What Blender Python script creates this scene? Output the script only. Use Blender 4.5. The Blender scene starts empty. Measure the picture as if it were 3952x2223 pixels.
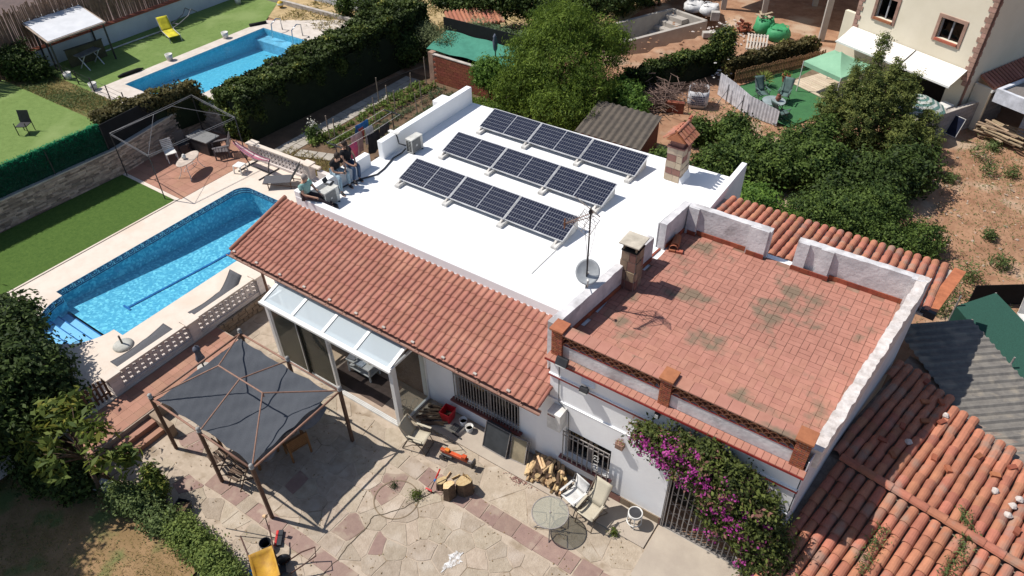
import bpy, math, random
import numpy as np
from mathutils import Vector, Matrix
random.seed(7); rng = np.random.default_rng(7)
PI = math.pi
S = bpy.context.scene
# ---------------------------------------------------------------- camera
yaw, pit, rol = -0.6151968, 0.7069454, -0.0225944
fw = Vector((math.sin(yaw)*math.cos(pit), math.cos(yaw)*math.cos(pit), -math.sin(pit)))
rt = Vector((math.cos(yaw), -math.sin(yaw), 0)); up = rt.cross(fw)
cr, sr = math.cos(rol), math.sin(rol)
r2 = rt*cr + up*sr; u2 = rt*-sr + up*cr
cd = bpy.data.cameras.new('camera'); cam = bpy.data.objects.new('camera', cd)
S.collection.objects.link(cam); S.camera = cam
cam.matrix_world = Matrix(((r2.x, u2.x, -fw.x, 14.9058), (r2.y, u2.y, -fw.y, -14.7478), (r2.z, u2.z, -fw.z, 16.5343), (0, 0, 0, 1)))
cd.lens = 2817.373/3952*36; cd.sensor_width = 36; cd.sensor_fit = 'HORIZONTAL'; cd.clip_end = 1000; cd.clip_start = .1
# ---------------------------------------------------------------- sky and sun
SUN = Vector((.530, .182, -.833)).normalized()          # direction the light travels
w = bpy.data.worlds.new('World'); S.world = w; w.use_nodes = True
nt = w.node_tree; nt.nodes.clear()
sky = nt.nodes.new('ShaderNodeTexSky'); sky.sky_type = 'NISHITA'; sky.sun_disc = False
sky.sun_elevation = math.asin(-SUN.z); sky.sun_rotation = math.atan2(-SUN.x, -SUN.y); sky.air_density = 1.0; sky.dust_density = .8
bg = nt.nodes.new('ShaderNodeBackground'); bg.inputs['Strength'].default_value = .088
wo = nt.nodes.new('ShaderNodeOutputWorld')
nt.links.new(sky.outputs[0], bg.inputs[0]); nt.links.new(bg.outputs[0], wo.inputs[0])
sd = bpy.data.lights.new('sun', 'SUN'); sd.energy = 4.5; sd.angle = math.radians(.55); sd.color = (1, .95, .88)
sun = bpy.data.objects.new('sun', sd); S.collection.objects.link(sun); sun.location = (-20, -10, 40)
sun.rotation_euler = SUN.to_track_quat('-Z', 'Y').to_euler()
S.view_settings.view_transform = 'Standard'; S.view_settings.look = 'None'; S.view_settings.exposure = .25; S.view_settings.gamma = 1
S.view_settings.use_curve_mapping = False
# ---------------------------------------------------------------- helpers
MATS = {}
def mat(name, col, rough=.85, col2=None, scale=3., var=.18, bump=0., bscale=40., orand=0., metal=0., spec=.3, detail=5, col3=None, s3=.5, trans=0., alpha=1., thr=(.35, .65), island=0.):
    if name in MATS: return MATS[name]
    m = bpy.data.materials.new(name); m.use_nodes = True
    t = m.node_tree; b = t.nodes['Principled BSDF']; N = t.nodes.new; L = t.links.new
    geo = N('ShaderNodeNewGeometry')
    no = N('ShaderNodeTexNoise'); no.inputs['Scale'].default_value = scale; no.inputs['Detail'].default_value = detail; no.inputs['Roughness'].default_value = .65
    L(geo.outputs['Position'], no.inputs['Vector'])
    ra = N('ShaderNodeValToRGB'); L(no.outputs['Fac'], ra.inputs[0])
    c1 = tuple(col)+(1,); c2 = tuple(col2)+(1,) if col2 else tuple(min(1, c*(1-var*2)) for c in col)+(1,)
    ra.color_ramp.elements[0].position = thr[0]; ra.color_ramp.elements[1].position = thr[1]
    ra.color_ramp.elements[0].color = c2; ra.color_ramp.elements[1].color = c1
    out = ra.outputs[0]
    if col3:
        n3 = N('ShaderNodeTexNoise'); n3.inputs['Scale'].default_value = s3; n3.inputs['Detail'].default_value = 6; L(geo.outputs['Position'], n3.inputs['Vector'])
        mr = N('ShaderNodeMapRange'); mr.inputs[1].default_value = .54; mr.inputs[2].default_value = .66; L(n3.outputs['Fac'], mr.inputs[0])
        mx = N('ShaderNodeMix'); mx.data_type = 'RGBA'; L(mr.outputs[0], mx.inputs[0]); L(out, mx.inputs[6]); mx.inputs[7].default_value = tuple(col3)+(1,)
        out = mx.outputs[2]
    if orand:
        oi = N('ShaderNodeObjectInfo'); h = N('ShaderNodeHueSaturation'); L(out, h.inputs['Color'])
        v = N('ShaderNodeMapRange'); v.inputs[3].default_value = 1-orand; v.inputs[4].default_value = 1+orand; L(oi.outputs['Random'], v.inputs[0]); L(v.outputs[0], h.inputs['Value'])
        mm = N('ShaderNodeMath'); mm.operation = 'MULTIPLY'; mm.inputs[1].default_value = 7.31; L(oi.outputs['Random'], mm.inputs[0])
        fr = N('ShaderNodeMath'); fr.operation = 'FRACT'; L(mm.outputs[0], fr.inputs[0])
        hv = N('ShaderNodeMapRange'); hv.inputs[3].default_value = .5-orand*.05; hv.inputs[4].default_value = .5+orand*.06; L(fr.outputs[0], hv.inputs[0]); L(hv.outputs[0], h.inputs['Hue'])
        out = h.outputs[0]
    if island:
        h2 = N('ShaderNodeHueSaturation'); L(out, h2.inputs['Color']); v2 = N('ShaderNodeMapRange'); v2.inputs[3].default_value = 1-island; v2.inputs[4].default_value = 1+island
        L(geo.outputs['Random Per Island'], v2.inputs[0]); L(v2.outputs[0], h2.inputs['Value']); out = h2.outputs[0]
    L(out, b.inputs['Base Color'])
    b.inputs['Roughness'].default_value = rough; b.inputs['Metallic'].default_value = metal; b.inputs['Specular IOR Level'].default_value = spec
    if bump:
        nb = N('ShaderNodeTexNoise'); nb.inputs['Scale'].default_value = bscale; nb.inputs['Detail'].default_value = 4; L(geo.outputs['Position'], nb.inputs['Vector'])
        bp = N('ShaderNodeBump'); bp.inputs['Strength'].default_value = bump; bp.inputs['Distance'].default_value = .02; L(nb.outputs['Fac'], bp.inputs['Height']); L(bp.outputs[0], b.inputs['Normal'])
    if trans: b.inputs['Transmission Weight'].default_value = trans
    if alpha < 1: b.inputs['Alpha'].default_value = alpha
    MATS[name] = m; return m
def leafmat(name, col, col2, tl=.35, yellow=None):
    if name in MATS: return MATS[name]
    m = bpy.data.materials.new(name); m.use_nodes = True; t = m.node_tree; t.nodes.clear(); N = t.nodes.new; L = t.links.new
    at = N('ShaderNodeAttribute'); at.attribute_name = 'lv'; ra = N('ShaderNodeValToRGB'); L(at.outputs['Fac'], ra.inputs[0])
    ra.color_ramp.elements[0].color = tuple(col2)+(1,); ra.color_ramp.elements[1].color = tuple(col)+(1,)
    if yellow:
        e = ra.color_ramp.elements.new(.93); e.color = tuple(col)+(1,); ra.color_ramp.elements[-1].color = tuple(yellow)+(1,)
    p = N('ShaderNodeBsdfPrincipled'); p.inputs['Roughness'].default_value = .6; p.inputs['Specular IOR Level'].default_value = .16; L(ra.outputs[0], p.inputs['Base Color'])
    tr = N('ShaderNodeBsdfTranslucent'); L(ra.outputs[0], tr.inputs[0]); mx = N('ShaderNodeMixShader'); mx.inputs[0].default_value = tl
    L(p.outputs[0], mx.inputs[1]); L(tr.outputs[0], mx.inputs[2]); o = N('ShaderNodeOutputMaterial'); L(mx.outputs[0], o.inputs[0])
    MATS[name] = m; return m
def glassmat(name, tint=(.9, .95, .95), refl=.12, rough=.02, haze=None, hz=.3):
    m = bpy.data.materials.new(name); m.use_nodes = True; t = m.node_tree; t.nodes.clear(); N = t.nodes.new; L = t.links.new
    tr = N('ShaderNodeBsdfTransparent'); tr.inputs[0].default_value = tuple(tint)+(1,)
    g = N('ShaderNodeBsdfGlossy'); g.inputs['Roughness'].default_value = rough
    fr = N('ShaderNodeLayerWeight'); fr.inputs[0].default_value = refl
    mx = N('ShaderNodeMixShader'); L(fr.outputs['Fresnel'], mx.inputs[0]); L(tr.outputs[0], mx.inputs[1]); L(g.outputs[0], mx.inputs[2])
    out = mx.outputs[0]
    if haze:
        d = N('ShaderNodeBsdfDiffuse'); d.inputs[0].default_value = tuple(haze)+(1,); m2 = N('ShaderNodeMixShader'); m2.inputs[0].default_value = hz
        L(out, m2.inputs[1]); L(d.outputs[0], m2.inputs[2]); out = m2.outputs[0]
    o = N('ShaderNodeOutputMaterial'); L(out, o.inputs[0]); MATS[name] = m; return m
def link(o, parent=None):
    S.collection.objects.link(o)
    if parent is not None: o.parent = parent
    return o
class MB:
    def __init__(s): s.v = []; s.f = []
    def add(s, vs, fs):
        n = len(s.v); s.v += [tuple(q) for q in vs]; s.f += [tuple(i+n for i in f) for f in fs]; return s
    def bx(s, x0, x1, y0, y1, z0, z1):
        return s.add([(x0,y0,z0),(x1,y0,z0),(x1,y1,z0),(x0,y1,z0),(x0,y0,z1),(x1,y0,z1),(x1,y1,z1),(x0,y1,z1)], [(3,2,1,0),(4,5,6,7),(0,1,5,4),(1,2,6,5),(2,3,7,6),(3,0,4,7)])
    def box(s, c, d, rz=0., rx=0., ry=0.):
        h = Vector(d)/2; M = Matrix.Rotation(rz, 3, 'Z') @ Matrix.Rotation(ry, 3, 'Y') @ Matrix.Rotation(rx, 3, 'X'); c = Vector(c)
        p = [c + M @ Vector((sx*h.x, sy*h.y, sz*h.z)) for sz in (-1, 1) for sx, sy in ((-1,-1),(1,-1),(1,1),(-1,1))]
        return s.add(p, [(3,2,1,0),(4,5,6,7),(0,1,5,4),(1,2,6,5),(2,3,7,6),(3,0,4,7)])
    def prism(s, poly, z0, z1):
        n = len(poly); g = lambda z: z if callable(z) else (lambda x, y: z)
        a = g(z0); b = g(z1)
        return s.add([(x, y, a(x, y)) for x, y in poly]+[(x, y, b(x, y)) for x, y in poly], [tuple(range(n-1, -1, -1)), tuple(range(n, 2*n))]+[(i, (i+1) % n, n+(i+1) % n, n+i) for i in range(n)])
    def tube(s, pts, r, n=8, cap=True):
        pts = [Vector(p) for p in pts]; rs = r if isinstance(r, (list, tuple)) else [r]*len(pts); vs = []; fs = []
        t0 = None
        for i, p in enumerate(pts):
            t = (pts[min(i+1, len(pts)-1)]-pts[max(i-1, 0)]).normalized()
            if t0 is None:
                a = t.orthogonal().normalized()
            else:
                a = (a - t*a.dot(t)); a = a.normalized() if a.length > 1e-6 else t.orthogonal().normalized()
            t0 = t; b = t.cross(a)
            vs += [p + (a*math.cos(k*2*PI/n)+b*math.sin(k*2*PI/n))*rs[i] for k in range(n)]
        for i in range(len(pts)-1):
            for k in range(n): fs.append((i*n+k, i*n+(k+1) % n, (i+1)*n+(k+1) % n, (i+1)*n+k))
        if cap: fs += [tuple(range(n-1, -1, -1)), tuple(range((len(pts)-1)*n, len(pts)*n))]
        return s.add(vs, fs)
    def lathe(s, prof, n=16, c=(0, 0, 0), a0=0., sx=1., sy=1.):
        vs = []; fs = []
        for r, z in prof:
            vs += [(c[0]+r*sx*math.cos(a0+k*2*PI/n), c[1]+r*sy*math.sin(a0+k*2*PI/n), c[2]+z) for k in range(n)]
        for i in range(len(prof)-1):
            for k in range(n): fs.append((i*n+k, i*n+(k+1) % n, (i+1)*n+(k+1) % n, (i+1)*n+k))
        fs += [tuple(range(n-1, -1, -1)), tuple(range((len(prof)-1)*n, len(prof)*n))]
        return s.add(vs, fs)
    def quad(s, *p): return s.add(p, [tuple(range(len(p)))])
    def grid(s, nx, ny, fn):
        return s.add([fn(i/nx, j/ny) for j in range(ny+1) for i in range(nx+1)], [(j*(nx+1)+i, j*(nx+1)+i+1, (j+1)*(nx+1)+i+1, (j+1)*(nx+1)+i) for j in range(ny) for i in range(nx)])
    def mesh(s, name, m, smooth=False):
        me = bpy.data.meshes.new(name); me.from_pydata(s.v, [], s.f); me.materials.append(m)
        if smooth: me.shade_smooth()
        return me
    def obj(s, name, m, parent=None, loc=None, rot=None, smooth=False, bevel=0., solid=0., sub=0):
        o = bpy.data.objects.new(name, s.mesh(name, m, smooth)); link(o, parent)
        if loc is not None: o.location = loc
        if rot is not None: o.rotation_euler = rot
        if solid: md = o.modifiers.new('s', 'SOLIDIFY'); md.thickness = solid; md.offset = 0
        if bevel: md = o.modifiers.new('b', 'BEVEL'); md.width = bevel; md.segments = 2; md.limit_method = 'ANGLE'
        if sub: md = o.modifiers.new('u', 'SUBSURF'); md.levels = sub; md.render_levels = sub
        return o
def tag(o, label, cat, group=None):
    o['label'] = label; o['category'] = cat
    if group: o['group'] = group
    return o
def struct(o, label=None): o['kind'] = 'structure'; return o
def stuff(o): o['kind'] = 'stuff'; return o
def thing(name, label, cat, loc=(0, 0, 0), rz=0., group=None):
    o = bpy.data.objects.new(name, None); o.empty_display_size = .1; link(o); o.location = loc; o.rotation_euler = (0, 0, rz)
    return tag(o, label, cat, group)
def place(name, me, parent, loc, rot=(0, 0, 0), sc=None):
    o = bpy.data.objects.new(name, me); link(o, parent); o.location = loc; o.rotation_euler = rot
    if sc: o.scale = sc
    return o
def dup(root, loc, rz=0., label=None, group=None, cat=None):
    r = root.copy(); link(r); r.location = loc; r.rotation_euler = (0, 0, rz)
    if label: r['label'] = label
    if group: r['group'] = group
    for ch in list(root.children):
        c = ch.copy(); link(c, r)
        for g in list(ch.children):
            q = g.copy(); link(q, c)
    return r
def noise(x, y, s=1.):
    return (math.sin(x*1.7*s+1.3)*math.cos(y*1.3*s-.7)+.5*math.sin(x*3.9*s-y*2.7*s+2)+.3*math.cos(x*7.1*s+y*6.3*s))/1.8
# leaves: many small folded faces in one mesh
def leaves(name, m, pos, size, parent=None, nrm=None, up=.35, aspect=.5, seed=0, val=None, droop=0., vary=.35):
    g = np.random.default_rng(seed+11); P = np.asarray(pos, float); n = len(P)
    d = g.normal(size=(n, 3)); d /= np.linalg.norm(d, axis=1)[:, None]
    if nrm is not None: d = d*.75 + nrm*.7
    d[:, 2] += up; d /= np.linalg.norm(d, axis=1)[:, None]
    a = g.normal(size=(n, 3)); a[:, 2] -= droop; a -= d*(a*d).sum(1)[:, None]; a /= np.linalg.norm(a, axis=1)[:, None]+1e-9
    b = np.cross(d, a); L = size*(1+vary*g.uniform(-1, 1, n)); A = a*L[:, None]; B = b*(L*aspect)[:, None]
    V = np.empty((n, 4, 3)); V[:, 0] = P-A*.5; V[:, 1] = P+B*.5+d*(L*.06)[:, None]; V[:, 2] = P+A*.5-d*(L*.1)[:, None]; V[:, 3] = P-B*.5+d*(L*.06)[:, None]
    me = bpy.data.meshes.new(name); me.vertices.add(n*4); me.vertices.foreach_set('co', V.ravel())
    me.loops.add(n*4); me.loops.foreach_set('vertex_index', np.arange(n*4, dtype=np.int32))
    me.polygons.add(n); me.polygons.foreach_set('loop_start', np.arange(0, n*4, 4, dtype=np.int32)); me.polygons.foreach_set('loop_total', np.full(n, 4, np.int32))
    at = me.attributes.new('lv', 'FLOAT', 'FACE'); vv = g.random(n) if val is None else np.clip(val+g.normal(0, .15, n), 0, 1); at.data.foreach_set('value', vv.astype(np.float32))
    me.update(); me.materials.append(m); o = bpy.data.objects.new(name, me); return link(o, parent)
def clumps(blobs, nclump, perclump, csize, seed=0, shell=.55):
    # blobs: (x,y,z,rx,ry,rz); clump centres towards the outside of each blob, leaves scattered round each clump centre
    g = np.random.default_rng(seed+3); B = np.array(blobs, float); vol = (B[:, 3]*B[:, 4]*B[:, 5])**.67; pr = vol/vol.sum()
    k = g.choice(len(B), nclump, p=pr); d = g.normal(size=(nclump, 3)); d /= np.linalg.norm(d, axis=1)[:, None]
    r = shell+(1-shell)*g.random(nclump)**.6; r *= 1+.12*g.normal(size=nclump)
    Cn = B[k, :3]+d*r[:, None]*B[k, 3:6]
    cs = csize*(.6+.8*g.random(nclump)); cv = g.random(nclump)
    P = np.repeat(Cn, perclump, 0)+g.normal(size=(nclump*perclump, 3))*np.repeat(cs, perclump)[:, None]*np.array([1, 1, .75])
    N = np.repeat(d, perclump, 0); V = np.repeat(cv, perclump)
    return P, N, V
import bmesh
# ================================================================ ground and sheets
SRGB = lambda r, g, b: tuple((c/255/12.92 if c <= 10 else ((c/255+.055)/1.055)**2.4) for c in (r, g, b))
m_soil = mat('soil', (.36, .2, .11), .95, col2=(.25, .135, .07), scale=.9, bump=.5, bscale=9, col3=(.43, .3, .19), s3=.35)
m_dirt = mat('red_dirt', (.37, .215, .13), .95, col2=(.25, .13, .075), scale=1.6, bump=.8, bscale=12, col3=(.42, .31, .22), s3=.5)
m_garden = mat('garden_earth', (.16, .1, .06), .95, col2=(.1, .065, .04), scale=2.2, bump=.6, bscale=18)
m_dry = mat('dry_lawn', (.3, .19, .1), .95, col2=(.2, .13, .06), scale=1.6, bump=.5, bscale=25, col3=(.12, .15, .05), s3=1.1)
m_deck = mat('pale_stone_deck', (.66, .57, .49), .8, col2=(.58, .5, .42), scale=2.6, bump=.08, bscale=60, thr=(.25, .6), col3=(.6, .5, .41), s3=.6)
m_lawn = mat('turf', (.085, .15, .026), .95, col2=(.048, .1, .014), scale=9, detail=8, bump=1., bscale=90, thr=(.3, .7))
m_lawn2 = mat('turf_neighbour', (.17, .25, .07), .95, col2=(.12, .185, .045), scale=5, detail=8, bump=.8, bscale=90, thr=(.3, .7), col3=(.2, .27, .09), s3=.35)
m_redtile = mat('red_paving', (.38, .2, .14), .75, col2=(.32, .165, .112), scale=1.5, orand=.08)
m_joint = mat('mortar_joint', (.42, .33, .26), .95)
m_straw = mat('straw', (.5, .37, .2), .95, col2=(.33, .24, .12), scale=2, bump=.6, bscale=30)
m_white = mat('whitewash', (.85, .85, .85), .85, col2=(.8, .8, .805), scale=1.5, bump=.12, bscale=25)
m_concrete = mat('concrete', (.46, .43, .39), .9, col2=(.36, .335, .3), scale=2.5, bump=.2)
m_steel = mat('dark_metal', (.05, .05, .055), .5, metal=.4, spec=.5)
m_wplastic = mat('white_plastic', (.78, .76, .72), .5)
def gh(x, y):
    if (-9.3 < x < -4.6 and -10.1 < y < .4) or (-22.1 < x < -16.8 and 2.5 < y < 12.5): return -2.2
    if -5.9 < x < 1.0 and 20.0 < y < 27.8: return -1.6 if abs((x+2.3)*.9+(y-24)*-.41) < 2.2 else .44
    if y < -4.2 and y > -11.3 and x > -2.9: return -.06
    if y < -4.2 and x > -1.2: return -.06 if not (x < 3.6 and y < -10.7) else .02
    if y < -11.3 and x <= -1.2: return .06+.06*min(1, max(0, -x-1.2)/4)
    if x > 14.6 and y > 5: return .28+.16*noise(x, y, .55)+.07*noise(y, x, 1.9)
    if x > 14.6: return .2
    if x > -9 and y > 13 : return .44+.05*noise(x, y, .5)
    return .46
xs = np.concatenate([np.linspace(-160, -46, 12), np.arange(-45, 36, .45), np.linspace(37, 160, 12)]); ys = np.concatenate([np.linspace(-120, -27, 10), np.arange(-26, 46, .45), np.linspace(47, 240, 14)])
g = MB(); g.v = [(x, y, gh(x, y)) for y in ys for x in xs]; nx = len(xs)
g.f = [(j*nx+i, j*nx+i+1, (j+1)*nx+i+1, (j+1)*nx+i) for j in range(len(ys)-1) for i in range(nx-1)]
struct(g.obj('ground', m_dirt, smooth=True))
def sheet(name, poly, z, m, kind='structure', hole=None):
    bm = bmesh.new(); es = []
    for lp in [poly]+([hole] if hole else []):
        vs = [bm.verts.new((x, y, z)) for x, y in lp]; es += [bm.edges.new((vs[i], vs[(i+1) % len(vs)])) for i in range(len(vs))]
    bmesh.ops.triangle_fill(bm, use_beauty=True, edges=es); bmesh.ops.recalc_face_normals(bm, faces=bm.faces)
    for f in bm.faces:
        if f.normal.z < 0: f.normal_flip()
    me = bpy.data.meshes.new(name); bm.to_mesh(me); bm.free(); me.materials.append(m); o = bpy.data.objects.new(name, me); link(o); o['kind'] = kind; return o
D = .5
pc = (-6.98, -8.13); PR = 1.5
pool = [(-5.0, -8.13), (-5.0, -.1)] + [(-8.33+.52*math.cos(a), -.62+.52*math.sin(a)) for a in np.linspace(PI/2, PI, 7)] + [(-8.85, -8.13), (-8.48, -8.13)] + [(pc[0]+PR*math.cos(a), pc[1]+PR*math.sin(a)) for a in np.linspace(PI+.06, 2*PI, 22)]
deck_poly = [(-10.13, -16), (-2.78, -16), (-2.78, -4.0), (-1.9, -4.0), (-1.9, 1.7), (-10.13, 2.3)]
sheet('pool_deck', deck_poly, D, m_deck, hole=pool)
sheet('lawn', [(-14.1, -16), (-10.2, -16), (-10.2, -2.36), (-13.75, -2.2)], D+.02, m_lawn)
MB().bx(-10.2, -10.13, -16, -2.3, .4, D+.03).bx(-13.75, -10.13, -2.36, -2.2, .4, D+.025).obj('kerb', m_deck)['kind'] = 'structure'
red = sheet('red_patio', [(-14.3, -2.2), (-10.13, -2.2), (-10.13, 2.3), (-14.3, 2.2)], D-.002, m_joint)
tm = MB().bx(-.2, .2, -.2, .2, 0, .012).mesh('patio_tile', m_redtile)
for i in range(10):
    for j in range(11): place('patio_tile', tm, red, (-13.95+i*.407, -1.98+j*.407, D))
# garden behind, neighbours' grounds
sheet('garden', [(-11.6, 2.3), (-1.9, 1.75), (-1.7, 12), (-10.4, 12)], D-.01, m_garden)
sheet('dry_garden', [(-9, -30), (3.3, -30), (3.4, -11.5), (-1.6, -11.5), (-2.6, -11.5), (-9, -11.5)], .12, m_dry)
sheet('straw_field', [(-26, 13.4), (-4, 13.0), (-4, 60), (-26, 60)], .50, m_straw)
sheet('neighbour_lawn', [(-40, -16), (-14.6, -16), (-14.6, -.2), (-40, -.2)], .51, m_lawn2)
m_weed = mat('weedy_ground', (.2, .14, .06), .95, col2=(.11, .12, .035), scale=1.4, bump=.6, bscale=25)
sheet('weed_strip', [(-40, -.2), (-14.6, -.2), (-14.6, 1.45), (-40, 1.8)], .505, m_weed)
npool = [(-21.6, 2.95), (-17.3, 2.95), (-17.3, 12.0), (-21.5, 12.0)]
sheet('neighbour_pool_deck', [(-22.35, 1.5), (-14.6, 1.5), (-13.2, 14.3), (-16.5, 16.6), (-22.3, 12.9)], .515, mat('cream_coping', (.6, .54, .48), .85, col2=(.5, .44, .38), scale=2), hole=npool)
sheet('neighbour_turf', [(-40, 1.8), (-22.35, 1.5), (-22.3, 12.9), (-24.2, 15.6), (-27.1, 16), (-27.1, 2.3)], .512, m_lawn2)
# ---------------------------------------------------------------- pools
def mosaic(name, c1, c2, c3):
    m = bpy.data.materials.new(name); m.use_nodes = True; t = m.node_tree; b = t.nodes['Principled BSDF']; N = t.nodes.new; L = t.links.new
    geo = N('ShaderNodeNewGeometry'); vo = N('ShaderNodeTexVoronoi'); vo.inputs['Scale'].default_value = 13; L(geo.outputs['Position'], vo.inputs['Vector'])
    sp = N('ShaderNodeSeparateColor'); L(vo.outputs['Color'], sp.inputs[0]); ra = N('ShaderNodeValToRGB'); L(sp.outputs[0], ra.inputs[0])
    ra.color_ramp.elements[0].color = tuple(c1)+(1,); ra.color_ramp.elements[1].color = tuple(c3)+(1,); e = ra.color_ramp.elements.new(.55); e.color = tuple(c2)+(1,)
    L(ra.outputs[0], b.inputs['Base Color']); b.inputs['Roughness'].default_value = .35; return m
m_pool = mosaic('pool_mosaic_ripples', (.13, .38, .54), (.17, .45, .6), (.36, .7, .79))  # mottled tile blues also stand in for rippling light, put into the colour
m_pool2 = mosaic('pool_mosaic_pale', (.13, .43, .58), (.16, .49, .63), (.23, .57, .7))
m_pstep = mat('step_mosaic', (.42, .6, .82), .5, col2=(.35, .53, .77), scale=12)
m_navy = mat('navy_mosaic', (.02, .04, .16), .4)
def watermat():
    m = bpy.data.materials.new('pool_water'); m.use_nodes = True; t = m.node_tree; t.nodes.clear(); N = t.nodes.new; L = t.links.new
    tr = N('ShaderNodeBsdfTransparent'); tr.inputs[0].default_value = (.68, .9, .95, 1); gl = N('ShaderNodeBsdfGlossy'); gl.inputs['Roughness'].default_value = .04
    geo = N('ShaderNodeNewGeometry'); no = N('ShaderNodeTexNoise'); no.inputs['Scale'].default_value = 7; no.inputs['Detail'].default_value = 3; L(geo.outputs['Position'], no.inputs['Vector'])
    bp = N('ShaderNodeBump'); bp.inputs['Strength'].default_value = .35; bp.inputs['Distance'].default_value = .05; L(no.outputs['Fac'], bp.inputs['Height']); L(bp.outputs[0], gl.inputs['Normal'])
    fr = N('ShaderNodeFresnel'); fr.inputs[0].default_value = 1.33; L(bp.outputs[0], fr.inputs['Normal']); mx = N('ShaderNodeMixShader'); L(fr.outputs[0], mx.inputs[0]); L(tr.outputs[0], mx.inputs[1]); L(gl.outputs[0], mx.inputs[2])
    o = N('ShaderNodeOutputMaterial'); L(mx.outputs[0], o.inputs[0]); return m
m_water = watermat()
WL = .23
def floorz(y): return -.12-.42*min(1, max(0, (y+8.0)/4.5))-.2*max(0, (y+3.5)/3.4)
pt = thing('swimming_pool', 'blue mosaic swimming pool with rounded step end and Greek key border', 'swimming pool', (0, 0, 0))
wl = MB(); n = len(pool)
for i in range(n):
    (x0, y0), (x1, y1) = pool[i], pool[(i+1) % n]
    k = max(1, int(math.dist(pool[i], pool[(i+1) % n])/.5))
    for q in range(k):
        a = (x0+(x1-x0)*q/k, y0+(y1-y0)*q/k); b = (x0+(x1-x0)*(q+1)/k, y0+(y1-y0)*(q+1)/k)
        wl.quad((a[0], a[1], -1.6), (b[0], b[1], -1.6), (b[0], b[1], D+.001), (a[0], a[1], D+.001))
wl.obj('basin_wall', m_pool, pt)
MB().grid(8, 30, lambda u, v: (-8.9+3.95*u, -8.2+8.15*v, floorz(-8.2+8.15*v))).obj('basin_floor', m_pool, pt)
for k, (ya, yb) in enumerate(((-9.7, -9.22), (-9.22, -8.9), (-8.9, -8.57), (-8.57, -8.25))):
    MB().bx(-8.6, -5.4, ya, yb+.02, -1.2, .16-.13*k).obj('pool_step', m_pstep, pt)
    zt = .165-.13*k; cx = math.sqrt(max(.05, PR**2-(yb-pc[1])**2))
    MB().bx(pc[0]-cx, pc[0]+cx, yb-.012, yb+.025, zt-.03, zt+.004).obj('step_edge', mat('lane_blue', (.04, .16, .42), .4), pt)
def fl(x, y, dz=.008): return (x, y, floorz(y)+dz)
MB().grid(1, 40, lambda u, v: fl(-7.0+.09*u, -6.9+4.9*v, .03)).quad(fl(-7.18, -6.98, .03), fl(-6.78, -6.98, .03), fl(-6.78, -6.9, .03), fl(-7.18, -6.9, .03)).obj('lane_line', mat('lane_blue', (.04, .16, .42), .4), pt)
wo_ = sheet('pool_water', [(pc[0]+(x-pc[0])*.999, y) for x, y in pool], WL, m_water); del wo_['kind']; wo_.parent = pt; wo_.name = 'water_surface'
# Greek key border, set on the wall just above the water
key = [(0, 0, .30, .02), (0, 0, .02, .1), (.06, .04, .24, .06), (.06, .04, .08, .13), (.06, .11, .3, .13), (.22, .04, .24, .1), (.14, .08, .24, .1)]
def border(path, flip=1):
    mb = MB(); s = 0
    for i in range(len(path)-1):
        a = Vector(path[i]); b = Vector(path[i+1]); Lg = (b-a).length; t = (b-a)/Lg; nn = Vector((-t.y, t.x))*flip
        k = max(1, round(Lg/.3)) if Lg > .25 else 0
        if k:
            for q in range(k):
                o = a+t*(q*Lg/k)
                for (u0, w0, u1, w1) in key:
                    e = [o+t*(u*Lg/k/.3) for u in (u0, u1)]; z0 = .245+w0*1.75; z1 = .245+w1*1.75
                    mb.quad(*[(p.x+nn.x*.006, p.y+nn.y*.006, z) for p, z in ((e[0], z0), (e[1], z0), (e[1], z1), (e[0], z1))])
        else:
            for z0, z1 in ((.245, .28), (.35, .385), (.44, .475)): mb.quad(*[(p.x+nn.x*.006, p.y+nn.y*.006, z) for p, z in ((a, z0), (b, z0), (b, z1), (a, z1))])
    return mb
def resamp(path, st):
    out = [path[0]]
    for i in range(len(path)-1):
        d = math.dist(path[i], path[i+1])
        out += [(path[i][0]+(path[i+1][0]-path[i][0])*q/max(1, round(d/st)), path[i][1]+(path[i+1][1]-path[i][1])*q/max(1, round(d/st))) for q in range(1, max(1, round(d/st))+1)]
    return out
left = [(-5.02, -.1)]+[p for p in pool[2:9]]+[(-8.85, -8.13)]
o = border(left).obj('meander_border', m_navy, pt)
arc = [(pc[0]+PR*math.cos(a), pc[1]+PR*math.sin(a)) for a in np.linspace(PI+.02, 2*PI-.02, 16)]
border(arc).obj('meander_border', m_navy, pt)
MB().lathe([(.12, 0), (.12, .01)], 14).obj('main_light', mat('lamp_glass', (.3, .55, .75), .3), pt, (-8.84, -6.0, .05), (0, PI/2, 0))
np_ = thing('swimming_pool', 'rectangular pale blue pool beside the neighbour turf with chrome rails', 'swimming pool')
mb = MB(); q = npool
for i in range(4): a, b = q[i], q[(i+1) % 4]; mb.quad((a[0], a[1], -1.4), (b[0], b[1], -1.4), (b[0], b[1], .516), (a[0], a[1], .516))
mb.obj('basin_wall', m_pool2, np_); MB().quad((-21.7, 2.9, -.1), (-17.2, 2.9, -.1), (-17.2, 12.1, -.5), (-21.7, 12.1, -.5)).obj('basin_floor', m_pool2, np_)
MB().bx(-21.6, -17.3, 11.2, 12.0, -1.2, .1).obj('bench_step', mat('pale_step', (.35, .62, .8), .4), np_)
MB().quad((-21.6, 2.95, .4), (-17.3, 2.95, .4), (-17.3, 12, .4), (-21.5, 12, .4)).obj('water_surface', m_water, np_)
for x in (-20.3, -18.6): MB().tube([(x, 12.4, .5), (x, 12.4, 1.15), (x, 12.1, 1.25), (x, 11.7, 1.05), (x, 11.6, .3)], .035, 8).obj('hand_rail', mat('chrome', (.7, .72, .75), .2, metal=.9), np_, smooth=True)
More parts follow.
